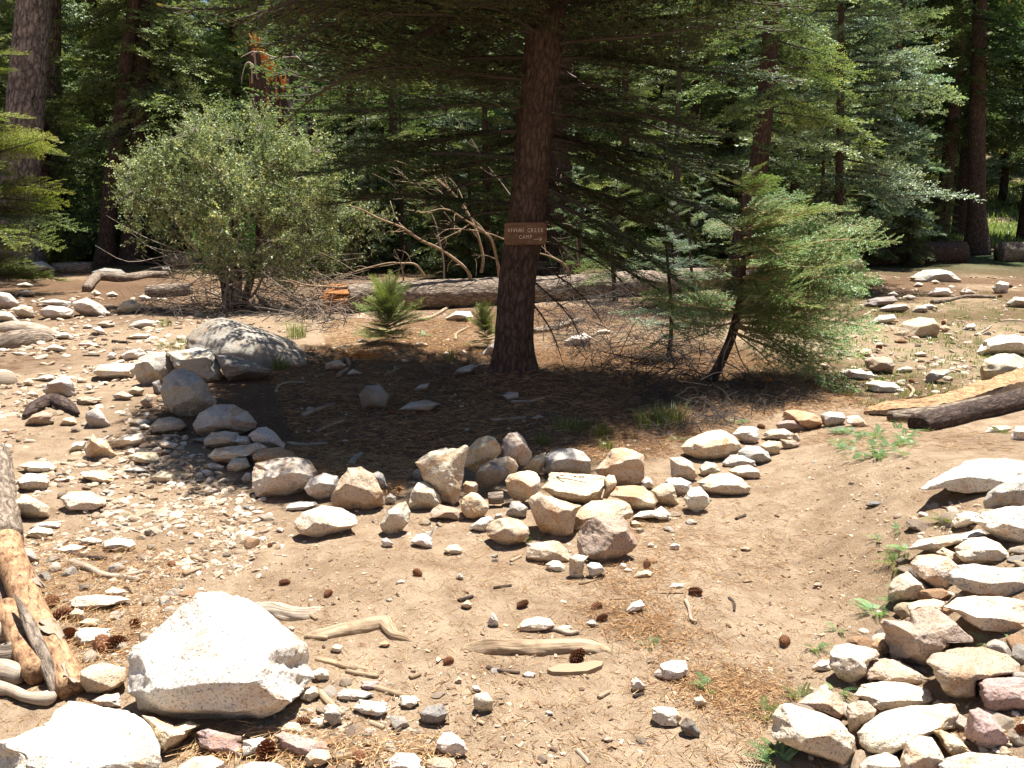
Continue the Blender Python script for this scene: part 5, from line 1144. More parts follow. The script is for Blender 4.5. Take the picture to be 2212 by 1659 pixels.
def bough(seed, L=1.6, kind="fir", lod=0, droop=.12, dens=1.0, width=.42):
    """one limb lying along +x: stem and side twigs (geometry A), needles (geometry B)"""
    g = rng(seed); wood = Geo(); leaf = Geo()
    nx = 14; t = np.linspace(0, 1, nx); stem = np.stack([t * L, .05 * L * np.sin(t * 3 + g.uniform(0, 6)) * t, -droop * L * t ** 2 + .03 * L * np.sin(t * 7 + seed) * t], -1)
    wood.add(*tube(stem, [.013 * L, .008 * L, .002], 5 if lod == 0 else 3, nx if lod == 0 else 7, caps=False))
    tw = []                                            # start, direction, length
    step = (.055 if lod == 0 else .085) * L / 1.6 / dens; x = .09 * L; side = 1
    while x < L * .99:
        u = x / L; p = np.array([np.interp(x, stem[:, 0], stem[:, k]) for k in range(3)])
        l = width * L * (math.sin(math.pi * min(1, u * .80 + .13)) ** .8) * g.uniform(.55, 1.15) * (1 - .55 * u); a = side * R(g.uniform(42, 66)) * (1 - .25 * u)
        d = np.array([math.cos(a), math.sin(a), g.uniform(-.34, .22) * (1 if lod else .5)]); d /= np.linalg.norm(d); side = -side; x += step * g.uniform(.6, 1.4) * .5
        if g.random() < .06: continue
        tw.append((p, d, l)); ns = int(l / (.06 if lod == 0 else .10)); sd = 1
        for k in range(1, ns):
            v = k / ns; q = p + d * l * v; a2 = math.atan2(d[1], d[0]) + sd * R(g.uniform(38, 60)); sd = -sd
            e = np.array([math.cos(a2), math.sin(a2), (g.uniform(-.45, .25) - .15) * (1 if lod else .5)]); e /= np.linalg.norm(e)
            tw.append((q, e, l * (.42 if lod else .52) * (1 - v * .65) * g.uniform(.6, 1.2)))
    tw.append((stem[-3], (stem[-1] - stem[-3]) / np.linalg.norm(stem[-1] - stem[-3]), .22 * L * .6))
    P = np.array([a for a, _, _ in tw]); D = np.array([b for _, b, _ in tw]); LN = np.array([max(.04, c) for _, _, c in tw])
    if lod == 0 or kind == "bare":
        for p, d, l in tw:
            if l > .10 * L * .6: wood.add(*tube([p, p + d * l * .55 - (0, 0, .02 * l), p + d * l * .98 + g.normal(0, .01, 3)], [.004 * L / 1.6, .0015], 3, 4, caps=False))
    if kind == "bare": return wood, None
    sp, nl, nw = {("fir", 0): (.0062, .031, .0125), ("fir", 1): (.0120, .062, .022), ("fir", 2): (.0175, .100, .042),
                  ("cedar", 0): (.009, .036, .014), ("cedar", 1): (.013, .055, .020), ("pine", 1): (.0055, .125, .0062), ("pine", 0): (.012, .10, .003)}[(kind, lod)]
    n = np.maximum(2, (LN / sp * (.62 if kind != "pine" else 1)).astype(int)); idx = np.repeat(np.arange(len(tw)), n)
    k = np.concatenate([np.arange(m) / m for m in n]); k = np.clip(k + g.uniform(-.02, .02, len(k)), 0, 1)
    if kind == "pine": k = .55 + .45 * k
    C = P[idx] + D[idx] * (LN[idx] * k)[:, None]; d = D[idx]; up = np.array([0, 0, 1.0]); S = np.cross(d, up); S /= np.linalg.norm(S, axis=1)[:, None] + 1e-9; U = np.cross(S, d)
    m = len(C); sgn = np.where(np.arange(m) % 2 == 0, 1, -1)
    if kind == "pine": az = g.uniform(0, 6.28, m); el = g.uniform(.25, .95, m)
    else: az = np.where(sgn > 0, 0, math.pi) + g.normal(0.18 * sgn, .42 if lod else .22, m); el = g.uniform(.65, 1.15, m)
    rad = np.cos(az)[:, None] * S + np.sin(az)[:, None] * U; nd = d * np.cos(el)[:, None] + rad * np.sin(el)[:, None]
    ln = nl * g.uniform(.65, 1.2, m) * (1 - .3 * k); wv = np.cross(nd, U + g.normal(0, .45, (m, 3))); wv /= np.linalg.norm(wv, axis=1)[:, None] + 1e-9; wv *= (nw / 2)
    a = C - wv * .7; b = C + wv * .7; mid = C + nd * (ln * .6)[:, None]; tip = C + nd * ln[:, None]
    tint = np.clip(.25 + .35 * k + .22 * (P[idx][:, 0] / L) + g.normal(0, .16, m) + .1 * vnoise(C * 6, seed), 0, .93); odd = g.random(m) < .012; tint[odd] = 1  # darker near stem and twig base: inner crown shade put into needle colour
    if kind == "pine":
        V = np.stack([a, b, tip], 1).reshape(-1, 3); F = np.arange(m)[:, None] * 3 + np.array([0, 1, 2]); leaf.add(V, F, np.repeat(tint, 3))
    else:
        V = np.stack([C, mid + wv, tip, mid - wv], 1).reshape(-1, 3); q = np.arange(m)[:, None] * 4
        F = np.concatenate([q + [0, 1, 2], q + [0, 2, 3]]); leaf.add(V, F, np.repeat(tint, 4))
    return wood, leaf

def trunk_geo(x0, y0, pts, rs, segs, n, seed, bark=.045, bf=11):
    return tube(pts, rs, segs, n, bark=bark, bfreq=bf, seed=seed)

T_FIR2 = [(w.arrays(), l.arrays()) for w, l in (bough(200 + i, 1.6, "fir", 2, .10 + .05 * i) for i in range(4))]
T_FIR1 = [(w.arrays(), l.arrays()) for w, l in (bough(210 + i, 1.6, "fir", 1, .10 + .04 * i) for i in range(4))]
T_PINE = [(w.arrays(), l.arrays()) for w, l in (bough(230 + i, 1.6, "pine", 1, .05, .55, .36) for i in range(3))]
T_CEDAR = [(w.arrays(), l.arrays()) for w, l in (bough(240 + i, 1.6, "cedar", 1, .30, .8, .40) for i in range(3))]

def crown_geo(seed, H, hb, Rm, tmpl, nb=80, shape=.75, pitch=(-.05, .35), asym=None):
    """the boughs of a whole crown in one leaf mesh and one wood mesh, origin at the foot of the tree"""
    g = rng(seed); leaf = Geo(); wood = Geo(); a = g.uniform(0, 6)
    for i in range(nb):
        u = (i + g.uniform(0, 1)) / nb; z = hb + (H - hb) * u ** .92; r = Rm * ((1 - u) ** shape * .92 + .06) * g.uniform(.72, 1.22) * min(1, .80 + 1.2 * u)
        a += 2.39996 + g.normal(0, .35)
        if i % 3 == 0 and u < .9: r *= .5
        if vnoise(np.array([a % 6.283 * 1.2, z * .9, seed * 1.0]), 5) > .62: continue
        if asym: r *= 1 + asym[1] * math.cos(a - asym[0])
        w, l = tmpl[g.integers(len(tmpl))]; s = r / 1.6; el = pitch[0] + (pitch[1] - pitch[0]) * u + g.normal(0, .09)
        M = rotz(a) @ roty(-el) @ rotx(g.normal(0, .38)) * s; S2 = M.copy()
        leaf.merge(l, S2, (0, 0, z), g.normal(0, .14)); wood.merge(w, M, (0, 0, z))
    return leaf, wood

def bent(H, lean=(0, 0), n=7, seed=0, amp=.06):
    g = rng(seed); t = np.linspace(0, 1, n); return np.stack([lean[0] * t + amp * np.sin(t * 4 + seed), lean[1] * t + amp * np.cos(t * 3 + seed) - amp * math.cos(seed), H * t], -1) - (amp * math.sin(seed), 0, 0)

def trunk_tube(H, r, lean=(0, 0), seed=0, segs=26, n=70, bark=.05, bf=10, flare=1.35):
    return tube(bent(H, lean, seed=seed), [r * flare, r * 1.04, r, r * .93, r * .8, r * .62, r * .42, r * .22, r * .06], segs, n, bark=bark, bfreq=bf, seed=seed)

# kinds of tree for the forest: one crown mesh each, shared
KINDS = {}
def kind(name, seed, H, hb, Rm, tm, mat, nb, pitch, r, barkmat, shape=.75):
    leaf, wood = crown_geo(seed, H, hb, Rm, tm, nb, shape, pitch); V, F, t = trunk_tube(H, r * .75, seed=seed, segs=18, n=60)
    a = mesh_from("crown", *leaf.arrays(), smooth=False); a.materials.append(mat); b = mesh_from("limbs", *wood.arrays()); b.materials.append(M_TWIGDARK); c = mesh_from("trunk", V, F, t); c.materials.append(barkmat)
    KINDS[name] = (a, b, c)
kind("fir_a", 301, 13.5, .3, 2.3, T_FIR2, M_FIR, 150, (-.25, .35), .22, M_BARK)
kind("fir_b", 302, 11.0, .25, 2.1, T_FIR2, M_FIR, 135, (-.22, .40), .19, M_BARK)
kind("fir_c", 303, 15.5, 1.6, 2.6, T_FIR2, M_FIR, 140, (-.35, .25), .29, M_BARK)
kind("fir_d", 308, 15.5, 3.4, 2.7, T_FIR2, M_FIRDARK, 130, (-.35, .25), .27, M_BARK)
kind("fir_e", 309, 8.5, .15, 2.3, T_FIR1, M_FIR, 120, (-.15, .40), .13, M_BARK)
kind("blue_a", 304, 9.0, .3, 1.9, T_FIR2, M_FIRBLUE, 130, (-.1, .45), .15, M_BARK)
kind("blue_b", 305, 12.5, .6, 2.4, T_FIR2, M_FIRBLUE, 150, (-.15, .40), .20, M_BARK)
kind("pine_a", 306, 9.5, .5, 1.8, T_PINE, M_PINE, 70, (.0, .6), .15, M_BARK, .55)
kind("cedar_a", 307, 10.0, .4, 1.7, T_CEDAR, M_CEDAR, 110, (-.1, .5), .18, M_BARK)
def tree(kd, px, Y, label, group=None, s=1.0, rz=0.0, name="fir_tree", lean=None, dz=0):
    x = (px - CX) / FPX * (Y / math.cos(PITCH)) * (math.cos(PITCH) ** 2 + .0) if False else (px - CX) / FPX * Y * 1.0
    z = float(hgt(x, Y)) - .08 + dz; root = empty(name, (x, Y, z), label=label, cat="tree", group=group)
    root.rotation_euler = (lean[1] if lean else 0, lean[0] if lean else 0, rz); root.scale = (s,) * 3
    for nm, me in zip(("crown", "limbs", "trunk"), KINDS[kd]): link(nm, me, None, root, kind="stuff" if nm == "limbs" else None)
    return root

FOREST = [
 ("fir_e", 770, 22.5, "bright young fir between the oak bush and the signed trunk", 1.1), ("fir_b", 1420, 23.5, "mid green fir between sign and leaning tree, second row", 1.0), ("blue_b", 1560, 20.5, "blue green fir at the leaning tree's back", .8), ("fir_e", 1050, 19.3, "young fir glimpsed on both sides of the signed trunk", .75), ("fir_d", 2020, 30, "tall dark fir left of the lone right trunk", 1.05),
 ("fir_e", 860, 20.5, "fresh green young fir behind the log's left half", .95), ("fir_e", 575, 22.0, "leafy young fir right behind the oak bush", .9), ("fir_e", 1345, 18.8, "young fir just behind the log right of the signed trunk", .85), ("fir_e", 1480, 20.5, "young fir standing left of the leaning tree", 1.0),
 ("blue_a", 1120, 21.5, "bluish fir hidden behind the signed trunk", .9), ("fir_e", 400, 22.5, "young fir in the gap behind the oak bush's left side", 1.0), ("fir_e", 1700, 19.5, "young fir behind the leaning tree's right side", 1.05), ("blue_b", 1890, 22.5, "blue fir behind the layered blue green one", .85),
 ("fir_e", 120, 23.0, "young fir between the two left trunks and the leaning one", 1.1), ("pine_a", 660, 20.0, "broad long needled pine beside the snag", .8), ("fir_b", 960, 23.5, "mid green fir left of the signed trunk", .95), ("fir_b", 1230, 23.0, "mid green fir close behind the dark trunk", .9),  # kind, column in the photograph, distance, label, scale
 ("fir_a", 150, 25, "bushy dark fir standing behind the two left trunks", 1.0), ("fir_b", 330, 23.5, "mid green fir behind the oak bush, its boughs reaching left", 1.05),
 ("fir_a", 430, 27, "tall fir rising straight behind the oak bush", 1.1), ("fir_b", 540, 29, "fir behind the broken orange topped snag", 1.1),
 ("pine_a", 690, 21.5, "grey green pine with long needles right of the broken snag", 1.05), ("pine_a", 800, 19.0, "young long needled pine at the log's left end", .38),
 ("fir_b", 830, 28, "yellowish green fir right of the long needled pine", 1.15), ("blue_a", 985, 21.5, "young pale blue green fir seen left of the signed trunk", .62),
 ("fir_a", 900, 32, "dark fir in the gap between pine and signed trunk", 1.1), ("blue_b", 1060, 27, "bluish fir directly behind the signed trunk", 1.0), ("cedar_a", 1010, 24, "bright green cedar low behind the fallen log's branches", .55),
 ("fir_b", 1250, 26, "fir right behind the signed trunk, light filtering through", 1.1), ("cedar_a", 1330, 23, "lime green cedar right of the signed trunk", .6), ("fir_a", 1400, 29, "dense fir between signed trunk and the leaning tree", 1.15),
 ("fir_b", 1500, 22.5, "low bushy fir behind the log's right part", .72), ("cedar_a", 1530, 26, "bright cedar glimpsed left of the leaning tree", .7), ("fir_a", 1640, 25, "dark fir behind the leaning tree", 1.1),
 ("fir_c", 1760, 30, "dense fir behind the blue green one", 1.1), ("fir_d", 1950, 33, "dark fir right of the blue green one", 1.1), ("fir_d", 2060, 35, "dark fir behind the lone right trunk", 1.15), ("fir_d", 2200, 33, "dark fir overhanging the picture's right edge", 1.1),
 ("fir_a", 20, 27, "dark fir at the far left behind the big trunk", 1.1), ("fir_b", -60, 22, "fir whose boughs hang in from beyond the left edge", 1.0), ("fir_c", 250, 31, "tall fir filling the gap between the left trunks", 1.1),
 ("fir_b", 640, 33, "distant fir behind the snag and pine", 1.2), ("fir_a", 740, 36, "distant fir over the long needled pine", 1.25), ("blue_b", 1140, 36, "distant bluish fir behind the signed trunk", 1.2), ("fir_a", 1320, 37, "distant fir right of the signed trunk's top", 1.25),
 ("fir_d", 2300, 29, "fir leaning its boughs in from the right edge", 1.0),
]
def forest():
    g = rng(77)
    for i, (k, px, Y, lab, s) in enumerate(FOREST):
        tree(k, px, Y, lab, "conifers at the front of the forest", s * g.uniform(.96, 1.05), g.uniform(0, 6.28), {"pine_a": "pine_tree", "cedar_a": "cedar_tree"}.get(k, "fir_tree"))
    seen = set()
    low = ["fir_b", "blue_a", "fir_a", "blue_b", "pine_a", "fir_b", "blue_a", "cedar_a"]
    for i, px in enumerate(list(range(690, 1080, 48)) + list(range(1180, 1980, 52)) + [150, 205, 345, 400, 60, 2010]):
        Y = 17.6 + 6.5 * g.random() + (3 if px < 640 else 0) + (6 if px > 1960 else 0)
        kd = low[(i * 3) % 8]; px += g.uniform(-15, 15); hue = {"fir_b": "green", "fir_a": "dark green", "blue_a": "pale bluish", "blue_b": "blue green", "pine_a": "long needled", "cedar_a": "yellow green"}[kd]
        MARK = [(58, "huge left trunk"), (106, "slimmer grey trunk"), (240, "slender leaning trunk"), (295, "thick twin trunk"), (505, "scrub oak"), (592, "broken snag"), (690, "long needled pine"), (860, "log's left half"), (985, "pale blue green fir"), (1135, "signed trunk"), (1278, "dim far trunk"), (1462, "thin dark sapling stem"), (1600, "leaning fir"), (1815, "layered blue green fir"), (1932, "dark trunk before the meadow"), (2110, "lone right trunk")]
        for mx, mn in sorted(MARK, key=lambda m: abs(m[0] - px)):
            lab = ("low %s young conifer behind and %s of the " % (hue, "right" if px > mx else "left")) + mn
            if lab not in seen: seen.add(lab); break
        tree(kd, px, Y, lab, "young conifers of the understorey", g.uniform(.22, .42), g.uniform(0, 6.28), "young_conifer")
    ks = ["fir_a", "fir_b", "fir_c", "blue_b", "fir_a", "fir_b", "fir_c"]
    n = 0
    for Y, st, sc_ in ((41, 105, 1.25), (48, 92, 1.4), (57, 88, 1.5), (70, 100, 1.7)):
        px = -150 + g.uniform(0, 60)
        while px < (2360 if Y > 52 else 1900):
            tree(ks[g.integers(len(ks))], px, Y + g.uniform(-2.5, 2.5), "conifer in the crowded back rows of the forest", "conifers of the back rows", sc_ * g.uniform(.85, 1.15), g.uniform(0, 6.28)); px += st * g.uniform(.75, 1.3); n += 1
forest()

# ------------------------------------------------------------------ single trunks
def px_trunk(tile_pts, Y, r, label, mat, seed, H=None, bark=.05, bf=9, segs=40, n=110, crown=None, name="fir_tree", rs=None, smat=None, **kw):
    """trunk through points seen in the photograph, at distance Y, carried on upward"""
    P = [at_y(x, y, Y) for x, y in tile_pts]; P.sort(key=lambda p: p[2]); g0 = float(hgt(P[0][0], Y)); P[0][2] = g0 - .12
    d = P[-1] - P[-2]; d /= np.linalg.norm(d); top = P[-1]
    if H:
        d2 = d * .5 + np.array([0, 0, .5]); d2 /= np.linalg.norm(d2)
        while P[-1][2] < H: P.append(P[-1] + d2 * min(1.5, max(.4, H - P[-1][2])))
    zz = np.array([p[2] for p in P]); t = np.linspace(0, 1, 24); zs = np.interp(t, np.linspace(0, 1, len(P)), zz); hh = max(zz[-1], 1)
    rad = rs or [r * ((1 + .45 * math.exp(-(z - g0) / .22)) * (1 - .75 * max(0, z - 2) / max(hh - 2, 8 if not H else 1))) for z in zs]
    root = empty(name, (P[0][0], Y, g0), label=label, cat="tree", **kw)
    V, F, tt = tube(P, [max(.01, a) for a in rad], segs, n, bark=bark, bfreq=bf, seed=seed)
    link("trunk", mesh_from("trunk", V - np.array([P[0][0], Y, g0]), F, tt), mat, root)
    if crown and crown[3] is T_FIR2:                                        # high crowns share one mesh
        c0 = np.array(spline(P, 50)[25]) - np.array([P[0][0], Y, g0])
        for nm, me in zip(("crown", "limbs"), HIGH[crown[6].name]):
            link(nm, me, None, root, loc=(c0[0], c0[1], crown[1] - 5.0 * crown[0] / 16), rot=(0, 0, seed * 1.7), scale=(crown[2] / 2.6, crown[2] / 2.6, crown[0] / 16), kind="stuff" if nm == "limbs" else None)
    elif crown and crown[3] is T_FIR1 and crown[0] > 9:
        c0 = np.array(spline(P, 50)[25]) - np.array([P[0][0], Y, g0])
        for nm, me in zip(("crown", "limbs"), HIGH["mid"]):
            link(nm, me, None, root, loc=(c0[0], c0[1], crown[1] - 2.6 * crown[0] / 13.5), rot=(0, 0, seed * 1.7), scale=(crown[2] / 2.8, crown[2] / 2.8, crown[0] / 13.5), kind="stuff" if nm == "limbs" else None)
    elif crown:
        leaf, wood = crown_geo(seed, *crown[:6]); off = np.array(P[-1] if False else (spline(P, 50)[int(len(P) > 2) * 25])) - np.array([P[0][0], Y, g0]); off[2] = 0
        for nm, ge, m in (("crown", leaf, crown[6]), ("limbs", wood, M_TWIGDARK)):
            V, F, t2 = ge.arrays(); link(nm, mesh_from(nm, V + off, F, t2, nm == "limbs"), m, root, kind="stuff" if nm == "limbs" else None)
    return root, P
HIGH = {}
lf_, wd_ = crown_geo(353, 13.5, 2.6, 2.8, T_FIR1, 115, .8, (-.22, .32)); HIGH['mid'] = (mesh_from('crown', *lf_.arrays(), smooth=False), mesh_from('limbs', *wd_.arrays())); HIGH['mid'][0].materials.append(M_FIR); HIGH['mid'][1].materials.append(M_TWIGDARK)
for m_, sd_ in ((M_FIR, 351), (M_FIRDARK, 352)):
    lf_, wd_ = crown_geo(sd_, 16, 5.0, 2.6, T_FIR2, 105, .7, (-.3, .3)); a_ = mesh_from("crown", *lf_.arrays(), smooth=False); b_ = mesh_from("limbs", *wd_.arrays()); a_.materials.append(m_); b_.materials.append(M_TWIGDARK); HIGH[m_.name] = (a_, b_)
CR = lambda H, hb, Rm, tm, nb, sh, mat: (H, hb, Rm, tm, nb, sh, mat)
px_trunk([(38, 600), (43, 400), (58, 200), (73, 0)], 19.5, .37, "huge grey barked trunk at the left edge", M_BARKGREY, 11, 17, .07, 7, 56, 200, CR(18, 7.0, 2.6, T_FIR2, 70, .7, M_FIR))
px_trunk([(92, 545), (100, 400), (106, 200), (108, 0)], 23.5, .30, "slimmer grey barked trunk just right of the huge one", M_BARKGREY, 12, 17, .07, 8, 44, 160, CR(18, 7.0, 2.4, T_FIR2, 60, .7, M_FIR))
px_trunk([(226, 580), (240, 400), (256, 300), (275, 120), (290, 0)], 21.0, .17, "slender brown trunk leaning right, left of the twin pair", M_BARK, 13, 12, .05, 10, 30, 110, CR(13, 2.9, 2.6, T_FIR1, 80, .8, M_FIR))
px_trunk([(288, 580), (290, 400), (300, 200), (305, 0)], 21.3, .24, "thick dark trunk of the twin pair behind the oak bush", M_BARK, 14, 14, .05, 10, 34, 120, CR(14, 2.6, 3.1, T_FIR1, 110, .8, M_FIR))
px_trunk([(622, 600), (622, 200), (620, 0)], 24.0, .20, "grey trunk standing behind the broken snag", M_BARKGREY, 15, 15, .06, 9, 30, 110, CR(16, 6, 2.2, T_FIR2, 50, .7, M_FIR))
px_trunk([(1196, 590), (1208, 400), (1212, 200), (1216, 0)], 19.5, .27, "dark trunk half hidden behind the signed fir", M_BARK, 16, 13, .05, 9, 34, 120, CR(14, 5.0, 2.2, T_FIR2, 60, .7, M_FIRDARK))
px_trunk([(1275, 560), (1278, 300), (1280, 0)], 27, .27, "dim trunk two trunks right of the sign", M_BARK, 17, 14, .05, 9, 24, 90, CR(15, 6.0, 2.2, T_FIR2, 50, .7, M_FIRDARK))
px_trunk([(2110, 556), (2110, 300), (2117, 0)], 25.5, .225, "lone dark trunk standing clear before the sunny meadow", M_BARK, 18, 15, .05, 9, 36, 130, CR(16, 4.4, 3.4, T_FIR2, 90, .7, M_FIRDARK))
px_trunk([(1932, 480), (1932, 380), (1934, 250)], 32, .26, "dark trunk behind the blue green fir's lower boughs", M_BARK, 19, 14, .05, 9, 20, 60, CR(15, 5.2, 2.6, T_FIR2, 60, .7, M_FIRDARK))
px_trunk([(1462, 620), (1462, 400), (1465, 240)], 17.0, .06, "thin dark sapling stem draped with dead twigs", M_TWIGDARK, 20, 4.6, .05, 9, 10, 40, CR(4.8, 1.8, .9, T_FIR1, 22, .8, M_FIRDARK))
# leaning tree at the log's right part
LEAN, LP = px_trunk([(1582, 640), (1592, 573), (1605, 503), (1635, 382), (1655, 200), (1668, 0)], 14.5, .145, "leaning fir with a thick dark trunk and a lumpy foot", M_BARK, 21, 9.5, .06, 9, 34, 130, CR(10, 2.2, 2.3, T_FIR1, 90, .8, M_FIR))
# blue green fir on the right
B1 = px_trunk([(1812, 612), (1814, 300), (1818, 0)], 16.8, .075, "blue green fir with layered rounded bough tips on its right side", M_BARK, 22, 8.2, .05, 9, 20, 80, None)[0]
lf, wd = crown_geo(722, 8.6, .9, 2.5, T_FIR1, 140, .65, (-.12, .35)); 
for nm, ge, m in (("crown", lf, M_FIRBLUE), ("limbs", wd, M_TWIGDARK)):
    link(nm, mesh_from(nm, *ge.arrays(), smooth=(nm == "limbs")), m, B1)

# snag with the torn orange top
def snag():
    Y = 18.5; x0, _, _ = at_y(592, 300, Y); g0 = float(hgt(x0, Y)); top = at_y(590, 150, Y)[2]; root = empty("broken_snag", (x0, Y, g0), label="broken dead trunk with a torn orange top, behind the oak bush", cat="tree")
    r = .40; segs = 48; n = 70; V, F, t = tube([(0, 0, -.1), (.02, 0, top * .5), (0, 0, top - g0)], [r * 1.2, r, r * .97], segs, n, bark=.07, bfreq=7, seed=4, caps=False)
    k = np.arange(segs); az = np.arctan2(V[:segs, 1], V[:segs, 0]); hi = top - g0
    tops = hi + .50 * (-np.cos(az)) + .28 * vnoise(np.stack([np.cos(az) * 5, np.sin(az) * 5, 0 * az], -1), 5) + .15 * vnoise(np.stack([np.cos(az) * 14, np.sin(az) * 14, 0 * az], -1), 6)
    z = V[:, 2].reshape(n, segs); z = np.minimum(z + 0 * tops, 1e9); s_ = np.clip((z - hi * .6) / (hi * .4), 0, 1); z = z + s_ * (tops - hi); V[:, 2] = z.ravel(); link("bark_shell", mesh_from("bark_shell", V, F, t), M_BARK, root)
    W = Geo(); g = rng(6)
    for i in range(170):                                                   # splinters of bare wood
        a = g.uniform(0, 6.28); rr = r * g.uniform(.55, .95); x, y = rr * math.cos(a), rr * math.sin(a); zt = hi + .50 * (-math.cos(a)) + g.uniform(-.05, .22) + .02; h = g.uniform(.25, .6)
        W.add(*tube([(x, y, zt - h - .3), (x, y, zt - h * .5), (x * 1.05 + g.normal(0, .01), y * 1.05, zt)], [.04, .03, .002], 4, 4))
    cv, cf = [], []; ring = 40
    for i in range(ring): a = i / ring * 6.2832; cv.append((r * .93 * math.cos(a), r * .93 * math.sin(a), hi + .50 * (-math.cos(a)) - .13))
    cv.append((0, 0, hi - .15)); W.add(np.array(cv), [[i, (i + 1) % ring, ring] for i in range(ring)]); mk("torn_wood", W, M_WOODORANGE, root, smooth=False)
    S = Geo()
    for pts in ([(543, 118), (560, 112), (595, 124), (640, 122)], [(552, 160), (550, 118), (545, 112), (520, 124)], [(545, 180), (543, 140), (532, 138), (523, 165), (522, 180)], [(543, 138), (552, 150), (556, 170), (560, 168)], [(640, 122), (660, 140), (690, 150)]):
        S.add(*tube([at_y(x, y, Y - .45) - (x0, Y, g0) for x, y in pts], [.022, .008], 5, 16))
    mk("dead_branch", S, M_TWIGGREY, root)
snag()

# ------------------------------------------------------------------ the fir with the sign
def near_meshes():
    out = []
    for i in range(5):
        w, l = bough(400 + i, 1.6, "fir", 0, .07 + .03 * i, .85, .44); a = mesh_from("needles", *l.arrays(), smooth=False); b = mesh_from("bough", *w.arrays()); out.append((b, a))
    return out
NEAR = near_meshes()
BARE = [mesh_from("dead_bough", *bough(450 + i, 1.6, "bare", 1, .2 + .1 * i, .8, .38)[0].arrays()) for i in range(3)]
for m_ in BARE: m_.materials.append(M_TWIGDARK)
def near_set(mat, wood):
    r = []
    for b, a in NEAR:
        b2, a2 = b.copy(), a.copy(); b2.materials.clear(); a2.materials.clear(); b2.materials.append(wood); a2.materials.append(mat); r.append((b2, a2))
    return r
def add_bough(root, st, k, loc, az, el, s, roll=0.0, sz=1.0):
    o = link("bough", st[k][0], None, root, loc=tuple(loc)); o.rotation_euler = (rotm(az, el, roll)).to_euler(); o.scale = (s, s * sz, s)
    n_ = link("needles", st[k][1], None, o, kind="stuff"); return o
def rotm(az, el, roll): return Matrix.Rotation(az, 3, 'Z') @ Matrix.Rotation(-el, 3, 'Y') @ Matrix.Rotation(roll, 3, 'X')

